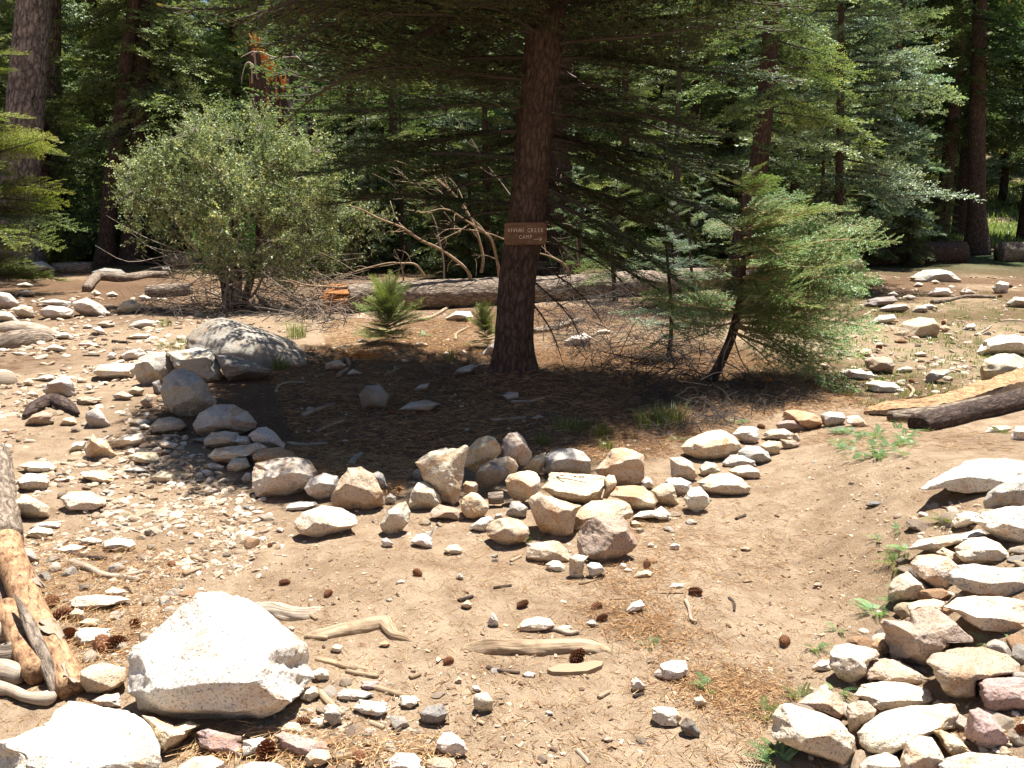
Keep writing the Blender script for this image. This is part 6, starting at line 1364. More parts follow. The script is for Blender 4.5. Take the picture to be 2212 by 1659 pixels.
FIR_Y = 7.75
def main_fir():
    pts = [(1107, 836), (1110, 730), (1120, 590), (1135, 486), (1161, 243), (1183, 0)]; P = [at_y(x, y, FIR_Y) for x, y in pts]; g0 = float(hgt(P[0][0], FIR_Y)); P[0][2] = g0 - .08
    P += [P[-1] + (0.10, 0, 1.2), P[-1] + (.16, 0, 3.2), P[-1] + (.2, 0, 5.6), P[-1] + (.22, 0, 7.6)]
    root = empty("signed_fir", (P[0][0], FIR_Y, g0), label="fir in the middle carrying the wooden camp sign", cat="tree"); o = np.array([P[0][0], FIR_Y, g0])
    rs = [.185, .162, .156, .155, .152, .150, .135, .10, .06, .015]
    V, F, t = tube(P, rs, 84, 420, bark=.050, bfreq=17, seed=31, stretch=.22)
    az = np.arctan2(V[:, 1] - np.interp(V[:, 2], [p[2] for p in P], [p[1] for p in P]), V[:, 0] - np.interp(V[:, 2], [p[2] for p in P], [p[0] for p in P])); fl = np.exp(-(V[:, 2] - g0) / .12) * .028 * (1 + np.cos(az * 5 + 1))
    V[:, 0] += np.cos(az) * np.clip(fl, 0, .12); V[:, 1] += np.sin(az) * np.clip(fl, 0, .12)
    link("trunk", mesh_from("trunk", V - o, F, t), M_BARK, root)
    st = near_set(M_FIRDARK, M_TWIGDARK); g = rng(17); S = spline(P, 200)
    def at(z): i = int(np.argmin(np.abs(S[:, 2] - z))); return S[i] - o
    # limbs read off the photograph: height, azimuth (0 = right, 90 = away), length, rise
    L = [(1.55, 165, 1.9, .10), (1.95, 195, 2.1, .05), (2.15, 172, 2.4, -.02), (2.35, 205, 2.2, .08), (2.0, 140, 1.7, .0), (2.55, 185, 2.5, .12), (2.75, 160, 2.3, .08), (2.9, 210, 2.2, .15), (3.05, 178, 2.5, .15), (3.2, 150, 2.3, .1),
         (2.1, 10, 2.0, -.12), (2.3, -15, 1.8, .0), (2.45, 30, 2.1, -.06), (2.7, 5, 2.3, .05), (2.85, -25, 2.0, .1), (3.0, 20, 2.4, .12), (3.15, -10, 2.3, .1), (1.75, 25, 1.5, -.2), (2.6, 60, 1.9, .0), (2.8, 110, 2.0, .0), (2.2, 95, 1.6, .0),
         (2.9, 245, 1.7, .12), (3.1, 290, 1.7, .12), (3.3, 225, 2.2, .15)]
    k = 0
    for z, azd, l, el in L:
        l = min(l, 1.95) if 120 < azd < 230 else l * .92
        add_bough(root, st, k % 5, at(z), R(azd + g.normal(0, 4)), el, l / 1.6, g.normal(0, .15)); k += 1
    a = 0.0
    for i in range(150):
        z = 3.3 + 6.0 * (i / 150) ** 1.05; a += 2.4 + g.normal(0, .3); u = i / 150; l = (2.45 - 1.9 * u) * g.uniform(.8, 1.1) * (1.08 + .35 * math.cos(a - math.pi * .98)); add_bough(root, st, k % 5, at(z), a, -.05 + .35 * u + g.normal(0, .08), l / 1.6, g.normal(0, .2), 1.2); k += 1
    for z, azd, l, el in ((2.05, -8, 1.9, -.22), (1.85, 12, 1.8, -.30), (1.65, -2, 1.7, -.42), (2.3, -20, 1.8, -.15), (1.5, 22, 1.6, -.38), (2.2, 35, 1.9, -.2)):
        add_bough(root, st, k % 5, at(z), R(azd), el, l / 1.6, .1); k += 1
    for z, azd, l, el in ((1.15, 8, 1.0, -.5), (.85, -5, .9, -.75), (1.5, 175, 1.2, .02), (1.35, 20, 1.3, -.3), (1.9, 60, 1.2, -.3), (1.7, -20, 1.2, -.2), (1.0, 30, 1.1, -.6), (2.5, -40, 1.2, .1), (1.8, 185, 1.3, 0)):
        b = link("dead_bough", BARE[k % 3], None, root, loc=tuple(at(z))); b.rotation_euler = rotm(R(azd), el, .3).to_euler(); b.scale = (l / 1.6,) * 3; k += 1
    return S, o
FIR_S, FIR_O = main_fir()

def sign():
    Y = FIR_Y - .19; c = at_y(*[a for a in ((1960 + 1095 * .09946) * .548611, (850 + 700 * .09946) * .548611)], Y); W = 1660 * .09946 * .548611 * Y / FPX * 1.0; Hh = 860 * .09946 * .548611 * Y / FPX
    f = W / 1660.0                                                 # metres per measured unit
    root = empty("camp_sign", tuple(c), label="brown routed wooden sign reading VIVIAN CREEK CAMP with an arrow", cat="sign")
    root.rotation_euler = (R(2), R(-.5), R(1.5)); b = bpy.data.meshes.new("board"); import bmesh
    bm = bmesh.new(); bmesh.ops.create_cube(bm, size=1); bmesh.ops.scale(bm, vec=(W, .032, Hh), verts=bm.verts); bmesh.ops.bevel(bm, geom=[e for e in bm.edges if abs(e.verts[0].co.y - e.verts[1].co.y) > .01], offset=.012, segments=4, affect='EDGES')
    bmesh.ops.bevel(bm, geom=bm.edges, offset=.0018, segments=1, affect='EDGES'); bm.to_mesh(b); bm.free()
    m = mat_wood("sign_board_wood", (.115, .062, .036), (.175, .105, .062), .8, (.06, 1, 1), True); link("board", b, m, root)
    pale = mat_plain("sign_letters_paint", (.56, .50, .42), .8)
    def letters(txt, x0, z0, size, gap, skip=()):
        x = x0
        for ch in txt:
            if ch == " ": x += gap * 1.15; continue
            cu = bpy.data.curves.new("t", 'FONT'); cu.body = ch; cu.size = size; cu.extrude = .0012; cu.offset = .0; ob = bpy.data.objects.new("t", cu); col.objects.link(ob)
            dg = bpy.context.evaluated_depsgraph_get(); me = bpy.data.meshes.new_from_object(ob.evaluated_get(dg)); bpy.data.objects.remove(ob)
            xs = [v.co.x for v in me.vertices]; w = max(xs) - min(xs); mx = (max(xs) + min(xs)) / 2
            k = .78 if ch not in "I" else 1.0
            for v in me.vertices: v.co = Vector(((v.co.x - mx) * k + x, -.0165 - v.co.z - .0004, v.co.y + z0))
            me.materials.append(pale); link("letter", me, None, root); x += gap
    U = lambda x, y: ((x - 1095) * f, -(y - 700) * f)
    letters("VIVIAN", U(448, 0)[0], U(0, 640)[1], 148 / .70 * f, 103 * f); letters("CREEK", U(1228, 0)[0], U(0, 640)[1], 148 / .70 * f, 129 * f); letters("CAMP", U(893, 0)[0], U(0, 895)[1], 148 / .70 * f, 139 * f)
    A = Geo()
    for s in ([(1420, 918), (1720, 915)], [(1632, 830), (1728, 912)], [(1640, 1000), (1728, 918)]):
        A.add(*tube([(U(*p)[0], -.0172, U(*p)[1]) for p in s], [.0021, .0021], 6, 4))
    mk("arrow", A, pale, root)
    for x, y in ((1195, 405), (735, 765), (1240, 1000)):
        u, v = U(x, y); V, F, t = tube([(u, -.014, v), (u, -.019, v)], [.0085, .0075], 14, 3); mk("bolt_head", (V, F, t), mat_plain("dull_bolt", (.16, .17, .15), .5), root, smooth=False)
        V, F, t = tube([(u, -.0158, v), (u, -.0172, v)], [.0125, .0125], 16, 3); mk("washer", (V, F, t), mat_plain("rusty_washer", (.08, .05, .04), .6), root, smooth=False)
sign()

# ------------------------------------------------------------------ sapling fir at the right with bright boughs
def sapling():
    Y = 7.9; pts = [(1522, 846), (1548, 800), (1578, 733), (1590, 690), (1600, 640), (1606, 560), (1604, 470), (1603, 400), (1604, 372)]; P = [at_y(x, y, Y + .03 * i) for i, (x, y) in enumerate(pts)]; g0 = float(hgt(P[0][0], Y)); P[0][2] = g0 - .05; o = np.array([P[0][0], P[0][1], g0])
    root = empty("fir_sapling", tuple(o), label="crooked young fir with sunlit bright green boughs reaching right", cat="tree")
    link("trunk", mesh_from("trunk", *(lambda a: (a[0] - o, a[1], a[2]))(tube(P, [.062, .045, .042, .038, .03, .024, .016, .010, .005], 20, 110, bark=.08, bfreq=26, seed=5))), M_BARK, root)
    st = near_set(M_FIRBRIGHT, mat_plain("young_fir_twigs", (.30, .22, .10))); S = spline(P, 100) - o; g = rng(23); k = 0
    # boughs: start point and tip in the photograph, depth change of the tip (negative = nearer)
    B = [((1604, 560), (1945, 520), -.5), ((1606, 540), (1900, 478), .2), ((1600, 600), (1840, 560), -.7), ((1603, 500), (1790, 440), -.3), ((1604, 455), (1750, 415), .2), ((1603, 420), (1680, 380), -.2),
         ((1598, 640), (1890, 610), .4), ((1596, 660), (1850, 640), -.5), ((1592, 680), (1905, 705), -.2), ((1590, 690), (1800, 700), -.9), ((1586, 710), (1870, 770), -.4), ((1584, 720), (1850, 850), -.6), ((1590, 700), (1760, 790), -.2),
         ((1600, 600), (1700, 640), -1.0), ((1604, 520), (1720, 560), -1.0), ((1604, 470), (1700, 480), -.9), ((1605, 530), (1820, 500), .7), ((1604, 580), (1780, 600), .9), ((1596, 660), (1700, 700), -.8), ((1604, 400), (1560, 378), 0), ((1603, 440), (1530, 430), .2),
         ((1603, 390), (1650, 350), 0), ((1600, 600), (1500, 620), -.3), ((1595, 650), (1420, 660), .2), ((1592, 680), (1400, 650), -.3), ((1590, 700), (1440, 730), -.2), ((1600, 560), (1540, 590), -.5), ((1604, 500), (1520, 480), .5), ((1592, 670), (1480, 640), .7),
         ((1604, 540), (1860, 545), -.1), ((1603, 480), (1840, 455), .5), ((1598, 630), (1760, 660), -.9), ((1590, 700), (1830, 730), .3), ((1604, 455), (1660, 470), -.6), ((1600, 615), (1905, 590), .0), ((1604, 515), (1700, 520), -.4)]
    for (sx, sy), (tx, ty), dy in B:
        a = at_y(sx, sy, Y) - o; i = int(np.argmin(np.abs(S[:, 2] - a[2]))); a = S[i]; b = at_y(tx, ty, Y + dy) - o; d = b - a; l = np.linalg.norm(d)
        add_bough(root, st, k % 5, a, math.atan2(d[1], d[0]), math.asin(max(-1, min(1, d[2] / l))) + .10, l / 1.6, (.34 if d[0] > 0 else -.34) + g.normal(.0, .25), 1.0 + .5 * (l < .6)); k += 1
    D = Geo()
    for pts in ([(1590, 700), (1680, 735), (1740, 770), (1800, 790)], [(1585, 715), (1640, 760), (1670, 800), (1690, 850)], [(1588, 705), (1650, 730), (1700, 745)], [(1580, 728), (1560, 790), (1575, 860), (1590, 900)], [(1585, 725), (1610, 790), (1650, 830)], [(1592, 690), (1500, 730), (1440, 735), (1380, 730)], [(1560, 780), (1600, 800), (1640, 840), (1650, 880)]):
        D.add(*tube([at_y(x, y, Y - .15) - o for x, y in pts], [.008, .002], 5, 20, wob=.02))
    mk("dead_twigs", D, M_TWIG, root)
sapling()

def dark_seedlings():
    for (px, py, h, r, lab, sd) in ((1445, 770, 1.15, .62, "dark bluish fir seedling half hidden left of the bright sapling", 1), (1500, 700, 1.3, .6, "dark fir seedling close before the fallen tree's right part", 2), (1330, 650, 1.5, .8, "shadowy young fir leaning over the fallen tree right of the sign", 3), (1250, 640, 1.7, .7, "dark narrow young fir at the log just right of the signed trunk", 4)):
        p = ground_at(px, py); root = empty("fir_seedling", tuple(p), label=lab, cat="tree"); lf, wd = crown_geo(80 + sd, h * 1.5, .12, r, T_FIR1 if sd > 2 else T_SMALL, 40, .6, (-.1, .6))
        link("crown", mesh_from("crown", *lf.arrays(), smooth=False), M_FIR if sd > 2 else M_FIRBLUE, root); link("limbs", mesh_from("limbs", *wd.arrays()), M_TWIGDARK, root, kind="stuff"); link("trunk", mesh_from("trunk", *trunk_tube(h * 1.45, .022 + .01 * (sd > 2), seed=sd, segs=8, n=20)), M_BARK, root)
T_SMALL = [(w.arrays(), l.arrays()) for w, l in (bough(540 + i, 1.6, "fir", 1, .08, 1.0, .42) for i in range(3))]
dark_seedlings()

# foliage of the cedar at the left edge, and the side tree beyond the right edge
def side_trees():
    tc = [(w.arrays(), l.arrays()) for w, l in (bough(500 + i, 1.6, "cedar", 0, .22, 1.0, .42) for i in range(3))]
    p = ground_at(-25, 640); root = empty("cedar_tree", tuple(p), label="bright yellow green cedar reaching in at the left edge", cat="tree")
    lf, wd = crown_geo(61, 5.4, .25, 1.5, tc, 130, .5, (-.1, .7))
    link("crown", mesh_from("crown", *lf.arrays(), smooth=False), M_CEDAR, root); link("limbs", mesh_from("limbs", *wd.arrays()), M_TWIGDARK, root)
    link("trunk", mesh_from("trunk", *trunk_tube(5.2, .07, seed=3, segs=12, n=30)), M_BARK, root)
side_trees()
# ------------------------------------------------------------------ broadleaved shrubs and plants
def leafcloud(seed, centers, radii, n, size, squash=1.0, up=.35, oddp=.02, clump=0.0):
    """small folded leaves along twigs that fill lumpy sprays"""
    g = rng(seed); leaf = Geo(); wood = Geo(); C = np.array(centers, float); Rr = np.array(radii, float); w = Rr ** 2.2; w /= w.sum()
    m = n // 22; ci = g.choice(len(C), m, p=w); d = g.normal(size=(m, 3)); d /= np.linalg.norm(d, axis=1)[:, None]; r = g.random(m) ** .45
    base = C[ci] + d * (Rr[ci] * r)[:, None] * (1, 1, squash); keep = vnoise(base * 2.6, seed) + .5 * vnoise(base * 6, seed + 1) > -9 + (9 - .32) * (clump > 0); base, d, ci = base[keep], d[keep], ci[keep]; m = len(base); dr = d + (0, 0, up) + g.normal(0, .45, (m, 3)); dr /= np.linalg.norm(dr, axis=1)[:, None]; tl = g.uniform(.10, .26, m) * (size / .03)
    k = np.tile(np.arange(22) / 22, m); idx = np.repeat(np.arange(m), 22); P = base[idx] + dr[idx] * (tl[idx] * k)[:, None] + g.normal(0, size * .35, (m * 22, 3))
    q = len(P); a = g.normal(size=(q, 3)) + (0, 0, .3); a /= np.linalg.norm(a, axis=1)[:, None]; b = np.cross(a, g.normal(size=(q, 3))); b /= np.linalg.norm(b, axis=1)[:, None]; c = np.cross(a, b)
    s = size * g.uniform(.6, 1.25, q)[:, None]; V = np.stack([P, P + a * s * .45 + b * s * .33 + c * s * .06, P + a * s, P + a * s * .45 - b * s * .33 + c * s * .06], 1).reshape(-1, 3); j = np.arange(q)[:, None] * 4
    F = np.concatenate([j + [0, 1, 2], j + [0, 2, 3]]); t = np.clip(.45 + clump * vnoise(base * 3.1, seed + 4)[idx] + .25 * g.normal(size=m)[idx] * .8 + g.normal(0, .15, q), 0, .95); t[g.random(q) < oddp] = 1
    leaf.add(V, F, np.repeat(t, 4))
    for i in range(0, m, 3): wood.add(*tube([base[i] - d[i] * .15, base[i] + dr[i] * tl[i] * .9], [.004, .0015], 3, 3, caps=False, smoothpath=False))
    return leaf, wood
def oak():
    Y = 13.6; P = lambda x, y, dy=0: at_y(x, y, Y + dy); base = ground_at(505, 665); Y = base[1]; o = base
    root = empty("oak_shrub", tuple(o), label="large round pale green scrub oak in front of the left trunks", cat="shrub")
    cs = [(510, 300, 62, 0), (430, 320, 60, .2), (590, 315, 55, .1), (370, 350, 55, 0), (330, 390, 40, -.1), (640, 360, 50, 0), (470, 380, 75, -.5), (560, 390, 75, -.4), (420, 440, 65, -.4), (640, 440, 65, -.2), (690, 460, 42, 0), (520, 470, 80, -.6), (380, 500, 45, -.1), (600, 520, 60, -.4),
          (680, 520, 45, 0), (450, 540, 60, -.4), (530, 560, 55, -.5), (640, 580, 42, -.2), (470, 270, 36, .3), (560, 265, 36, .3), (500, 400, 80, .6), (600, 430, 70, .6), (420, 400, 60, .6), (700, 500, 30, -.2), (350, 430, 40, .3)]
    go = rng(19); cs = [(x, y, r * .86, dy) for x, y, r, dy in cs] + [(505 + math.cos(a) * rx * go.uniform(.70, 1.10), 455 + math.sin(a) * 195 * go.uniform(.70, 1.06), go.uniform(12, 34), go.uniform(-.5, .5)) for a, rx in ((go.uniform(-3.6, 1.2), 222) for _ in range(46))]
    C = [at_y(x, y, Y + dy) - o for x, y, r, dy in cs]; rr = [r * Y / FPX for x, y, r, dy in cs]
    lf, wd = leafcloud(5, C, rr, 92000, .038, .95, clump=.35); link("crown", mesh_from("crown", *lf.arrays(), smooth=False), M_OAK, root)
    g = rng(12); W = Geo(); W.add(*wd.arrays()[:2])
    for i, c in enumerate(C[:25:2]): W.add(*tube([g.normal(0, .12, 3) * (1, 1, 0), c * (.25, .25, .35) + g.normal(0, .08, 3), c * (.65, .65, .7) + g.normal(0, .1, 3), c], [.035, .022, .012, .003], 6, 22, wob=.05))
    for i in range(240):                                                                     # tangle of dead twigs low in the bush
        p = np.array([g.uniform(-.9, 1.0), g.uniform(-.7, .3), g.uniform(.05, .9)]); d = g.normal(size=3) * (.5, .4, .35); W.add(*tube([p, p + d * .5 + g.normal(0, .06, 3), p + d], [.006, .0015], 4, 7, caps=False))
    link("stems", mesh_from("stems", *W.arrays()), M_TWIGGREY, root)
    S = Geo()
    for x1, x2 in ((0, .1), (-.1, -.3), (.12, .45), (-.05, .02)): S.add(*tube([(x1, 0, -.05), ((x1 + x2) / 2 + .05, 0, .6), (x2, .1, 1.5)], [.05, .045, .03], 9, 24, bark=.1, bfreq=20))
    link("main_stems", mesh_from("main_stems", *S.arrays()), M_BARK, root)
oak()

def shrubs():
    L = [(150, 565, 27, 1.5, "bright green thicket seen between the left trunks", M_BROAD), (400, 560, 24, .8, "green undergrowth right of the twin trunks", M_BROAD), (195, 440, 29, 1.5, "tall leafy shrub in the dark gap left of the leaning trunk", M_BROAD),
         (900, 590, 21, .8, "leafy bush behind the fallen log, left of the signed fir", M_BROAD), (1420, 560, 19.5, .7, "glossy green bush behind the log, right of the signed fir", M_BROAD), (1350, 380, 22, .7, "lime green leafy spray right of the signed trunk", M_CEDAR),
         (1700, 560, 21, .7, "grey green bush beyond the sapling's boughs", M_OAK), (1480, 600, 20, .55, "low bush at the log's far end", M_OAK), (1880, 470, 34, 1.0, "bush in the sunny strip right of the blue green fir", M_OAK),
         (20, 520, 21, .9, "leafy bush at the foot of the huge left trunk", M_CEDAR), (330, 590, 24.5, 1.0, "dark bush filling the gap right behind the twin trunks", M_BROAD), (160, 590, 23.5, .7, "low bush behind the barkless log at the left", M_OAK), (600, 590, 20, 1.0, "bush behind the oak's right side", M_BROAD), (1080, 580, 20, .8, "leafy bush directly behind the signed trunk", M_OAK), (1580, 580, 21, .9, "bush behind the leaning tree's foot", M_BROAD), (1780, 570, 24, .8, "bush right of the leaning tree, in shade", M_BROAD), (740, 470, 18, .6, "olive bush under the long needled pine", M_OAK)]
    for i, (px, py, Y, r, lab, m) in enumerate(L):
        c = at_y(px, py, Y); g0 = float(hgt(c[0], Y)); o = np.array([c[0], Y, g0]); g = rng(600 + i); h = max(c[2] - g0, r * .6)
        C = [np.array([g.uniform(-1, 1) * r, g.uniform(-.6, .6) * r, h * g.uniform(.25, 1.15)]) for _ in range(11)]; rr = [r * g.uniform(.3, .55) for _ in C]
        root = empty("shrub", tuple(o), label=lab, cat="shrub", group="undergrowth shrubs"); lf, wd = leafcloud(700 + i, C, rr, 6500, .072, .9); W = Geo(); W.add(*wd.arrays()[:2])
        for c_ in C: W.add(*tube([(0, 0, -.03), c_ * (.5, .5, .6), c_], [.02, .012, .004], 5, 10, wob=.05))
        link("leaves", mesh_from("leaves", *lf.arrays(), smooth=False), m, root); link("stems", mesh_from("stems", *W.arrays()), M_TWIG, root)
shrubs()

def fallen_log():
    """the long fallen tree with its bare branches"""
    a = ground_at(750, 672); b = ground_at(1150, 652); c = ground_at(1640, 618); e = c + (c - b) * .6
    r = .215; P = [p + (0, 0, z) for p, z in zip((a, b, c, e), (.19, .18, .22, .3))]; root = empty("fallen_tree", tuple(a), label="long fallen tree with splintered orange end and bare upright branches", cat="fallen tree")
    V, F, t = tube(P, [.200, .215, .205, .17, .14], 48, 260, bark=.075, bfreq=11, seed=8, stretch=.4); link("trunk", mesh_from("trunk", V - a, F, t), M_BARKDEAD, root)
    g = rng(3); W = Geo(); d = (P[0] - P[1]); d /= np.linalg.norm(d)
    for i in range(90):
        an = g.uniform(0, 6.28); rr = .19 * math.sqrt(g.random()); q = P[0] + np.array([0, math.cos(an) * rr, math.sin(an) * rr]); W.add(*tube([q - d * .1, q + d * g.uniform(.03, .16), q + d * g.uniform(.15, .38) + g.normal(0, .03, 3)], [.03, .018, .002], 4, 5))
    V, F, t = W.arrays(); link("splintered_end", mesh_from("splintered_end", V - a, F, smooth=False), M_WOODORANGE, root)
    mid = lambda px: float(np.interp(px, [750, 1150, 1640], [P[0][1], P[1][1], P[2][1]]))
    T = "B"
    def tb(pts, r0, r1, base, dy=0, mt=M_WOODPALE):
        r0, r1 = r0 * .62, r1 * .8
        q = []
        for i, (x, y) in enumerate(pts):
            X, Yp = tp("B", x, y); q.append(at_y(X, Yp, mid(base) + dy * i / (len(pts) - 1)))
        V, F, t = tube(q, [r0, (r0 + r1) / 2, r1], 8, 12 * len(pts), bark=.10, bfreq=30, seed=int(base), wob=.012); G_ = Geo(); G_.add(V - a, F, t); S_ = spline(q, 40); gg = rng(int(pts[0][0]) + 7)
        for _ in range(max(3, len(pts))):
            i_ = int(gg.integers(8, 39)); p_ = S_[i_] - a; dd = (S_[min(39, i_ + 1)] - S_[i_ - 1]); dd /= np.linalg.norm(dd) + 1e-9; dd = dd + gg.normal(0, .55, 3); dd /= np.linalg.norm(dd); l_ = gg.uniform(.12, .55); G_.add(*tube([p_, p_ + dd * l_ * .5 + gg.normal(0, .02, 3), p_ + dd * l_ + gg.normal(0, .03, 3)], [r0 * .28, r1 * .6], 4, 8))
        o = link("branch", mesh_from("branch", *G_.arrays()), mt, root); return q
    Bk = M_WOODPALE
    tb([(860, 1800), (870, 1720), (820, 1650), (700, 1560), (560, 1490), (440, 1410), (300, 1360), (200, 1305), (120, 1280)], .045, .010, 1010, -.9)
    tb([(1040, 1810), (1050, 1680), (1010, 1510), (960, 1450), (880, 1390), (790, 1330), (760, 1310), (680, 1300), (600, 1330)], .038, .008, 1075, -.5)
    tb([(940, 1700), (950, 1600), (910, 1440), (850, 1310), (760, 1200), (690, 1140), (600, 1070), (500, 1030), (390, 995)], .036, .007, 1040, .3)
    tb([(850, 1290), (820, 1230), (790, 1170), (740, 1110), (680, 1115)], .014, .005, 1040, .3); tb([(720, 1240), (640, 1240), (540, 1230), (480, 1200), (350, 1205)], .015, .005, 1040, .2)
    tb([(530, 1140), (470, 1130), (400, 1125)], .012, .004, 1040, .3); tb([(490, 1120), (440, 1075), (385, 1040)], .012, .004, 1040, .3); tb([(760, 1270), (680, 1190), (620, 1155)], .013, .005, 1040, .2)
    tb([(710, 1750), (700, 1600), (670, 1450), (640, 1350), (590, 1260), (560, 1210)], .022, .006, 950, .2, M_TWIG)
    tb([(1080, 1490), (1010, 1460), (880, 1430), (800, 1420), (720, 1430), (660, 1470)], .018, .006, 1075, -.6); tb([(860, 1400), (800, 1440), (720, 1480), (650, 1520)], .014, .004, 1075, -.6)
    tb([(1120, 1210), (1060, 1130), (980, 1030), (880, 870), (780, 735)], .014, .004, 1080, .5, M_TWIG); tb([(1440, 1200), (1400, 1120), (1350, 1060)], .015, .005, 1210, .2); tb([(1030, 1610), (960, 1590), (900, 1620)], .010, .003, 1075, -.4)
    tb([(1500, 1840), (1490, 1700), (1450, 1640), (1380, 1600), (1300, 1575)], .035, .012, 1225, -.6); tb([(1540, 1640), (1470, 1560), (1400, 1490), (1380, 1475)], .016, .005, 1240, -.4, M_TWIG)
    tb([(1560, 1900), (1540, 1620), (1530, 1450), (1490, 1400), (1340, 1380)], .022, .006, 1240, -.3, M_TWIG); tb([(1640, 570), (1600, 540), (1540, 490), (1465, 440)], .014, .006, 1270, 3, M_TWIGGREY)
    tb([(460, 1760), (440, 1640), (400, 1560)], .022, .006, 865, -.3, M_TWIG); tb([(590, 1720), (530, 1650), (440, 1640), (350, 1640), (150, 1690), (20, 1730)], .028, .006, 900, -.5)
    tb([(130, 1780), (60, 1790), (-60, 1780), (-160, 1770), (-250, 1740)], .03, .010, 760, -.5); tb([(250, 1790), (180, 1830), (40, 1900), (-100, 1960), (-200, 1965)], .014, .006, 780, -1.0, M_TWIG)
    tb([(1730, 1690), (1820, 1760), (1900, 1880)], .018, .006, 1320, -.6, M_TWIG); tb([(2100, 2000), (2130, 1700), (2110, 1400), (2130, 1000)], .02, .01, 1460, .2, M_TWIGDARK)
fallen_log()

def far_logs():
    for pts, Y, r, lab, m, cat in (([(1815, 545), (1900, 535), (2085, 522)], 22.5, .30, "thick dark log lying in deep shade before the right trunk", M_BARK, "log"), ([(2160, 528), (2230, 532), (2330, 535)], 23.5, .26, "log with a sunlit red brown end at the right edge", M_BARKDEAD, "log"),
                              ([(745, 560), (830, 562), (900, 566)], 21, .09, "pale thin log far behind the left end of the fallen tree", M_WOODPALE, "log")):
        P = [at_y(x, y, Y) for x, y in pts]
        for p in P: p[2] = float(hgt(p[0], Y)) + r * .8
        mk("log", tube(P, [r, r * 1.05, r], 24, 50, bark=.08, bfreq=6, seed=int(Y)), m, loc=P[0], label=lab, cat=cat)
far_logs()

# ------------------------------------------------------------------ brush, grass, small plants
def brush():
    g = rng(44)
    def pile(name, poly, n, ln, r, h, mat, lab, seed):
        P = np.array(poly, float); W = Geo(); g = rng(seed); k = 0
        while k < n:
            px, py = g.uniform(P[:, 0].min(), P[:, 0].max()), g.uniform(P[:, 1].min(), P[:, 1].max())
            if not in_poly(px, py, poly): continue
            q = to_ground(np.array([px]), np.array([py]))[0]; L = g.uniform(*ln); a = g.uniform(0, 6.28); e = abs(g.normal(.15, .35)); d = np.array([math.cos(a) * math.cos(e), math.sin(a) * math.cos(e), math.sin(e)]) * L; z = h * g.random() ** 1.8
            s = q + (0, 0, z + .01); c = g.normal(0, .12 * L, 3); c[2] = abs(c[2]); W.add(*tube([s - d * .4, s + c, s + d * .6 - (0, 0, .1 * L)], [r, r * .6, r * .25], 4, 7, caps=False), )
            for _ in range(3):
                u = g.uniform(.0, .5); b = s + d * u; dd = g.normal(size=3) * .28 * L; dd[2] = abs(dd[2]) * .6; W.add(*tube([b, b + dd * .6 + g.normal(0, .03, 3), b + dd], [r * .5, r * .15], 3, 4, caps=False))
            k += 1
        mk(name, W, mat, kind="stuff", label=lab, cat="brush")
    pile("brush_pile", [(1180, 720), (1330, 640), (1500, 660), (1560, 800), (1470, 880), (1250, 800)], 330, (.25, .8), .005, .24, M_TWIGDARK, "tangle of dark dead twigs right of the signed fir", 1)
    pile("brush_pile", [(1150, 620), (1560, 560), (1620, 640), (1400, 690), (1180, 690)], 150, (.4, 1.2), .007, .35, M_TWIGDARK, "dead brush along the near side of the fallen tree", 2)
    pile("brush_pile", [(330, 650), (640, 650), (780, 700), (700, 720), (480, 690), (300, 700)], 130, (.25, .8), .006, .2, M_TWIGDARK, "heap of dry sticks under the scrub oak", 3)
    pile("brush_pile", [(560, 600), (760, 640), (760, 700), (620, 700)], 60, (.5, 1.3), .010, .30, M_TWIG, "grey dead branches heaped at the log's broken end", 4)
    pile("brush_pile", [(1380, 850), (1640, 800), (1760, 870), (1560, 930), (1400, 960)], 260, (.08, .35), .004, .06, M_TWIGDARK, "dark small twigs littering the ground under the sapling", 5)
    pile("brush_pile", [(640, 760), (1060, 720), (1200, 900), (900, 980), (640, 930)], 60, (.06, .3), .003, .012, M_TWIG, "thin fallen twigs on the duff round the fir", 6)
brush()

def tufts(seed, spots, blades, h, spread, w):
    g = rng(seed); G = Geo()
    for p in spots:
        n = int(blades * g.uniform(.7, 1.2)); a = g.uniform(0, 6.28, n); r = spread * np.sqrt(g.random(n)); b = p + np.stack([np.cos(a) * r, np.sin(a) * r, 0 * a], -1); hh = h * g.uniform(.4, 1.15, n); ln = g.uniform(.1, .75, n) * hh; a2 = a + g.normal(0, .8, n)
        d = np.stack([np.cos(a2), np.sin(a2), 0 * a2], -1); s = np.stack([-np.sin(a2), np.cos(a2), 0 * a2], -1) * w / 2; m = b + d * (ln * .3)[:, None] + np.stack([0 * a, 0 * a, hh * .6], -1); t = b + d * ln[:, None] + np.stack([0 * a, 0 * a, hh], -1)
        V = np.stack([b - s, b + s, m + s * .8, m - s * .8, t], 1).reshape(-1, 3); j = np.arange(n)[:, None] * 5; F = np.concatenate([j + [0, 1, 2], j + [0, 2, 3], j + [3, 2, 4]]); G.add(V, F, np.repeat(np.clip(g.normal(.5, .22, n), 0, 1), 5))
    return G
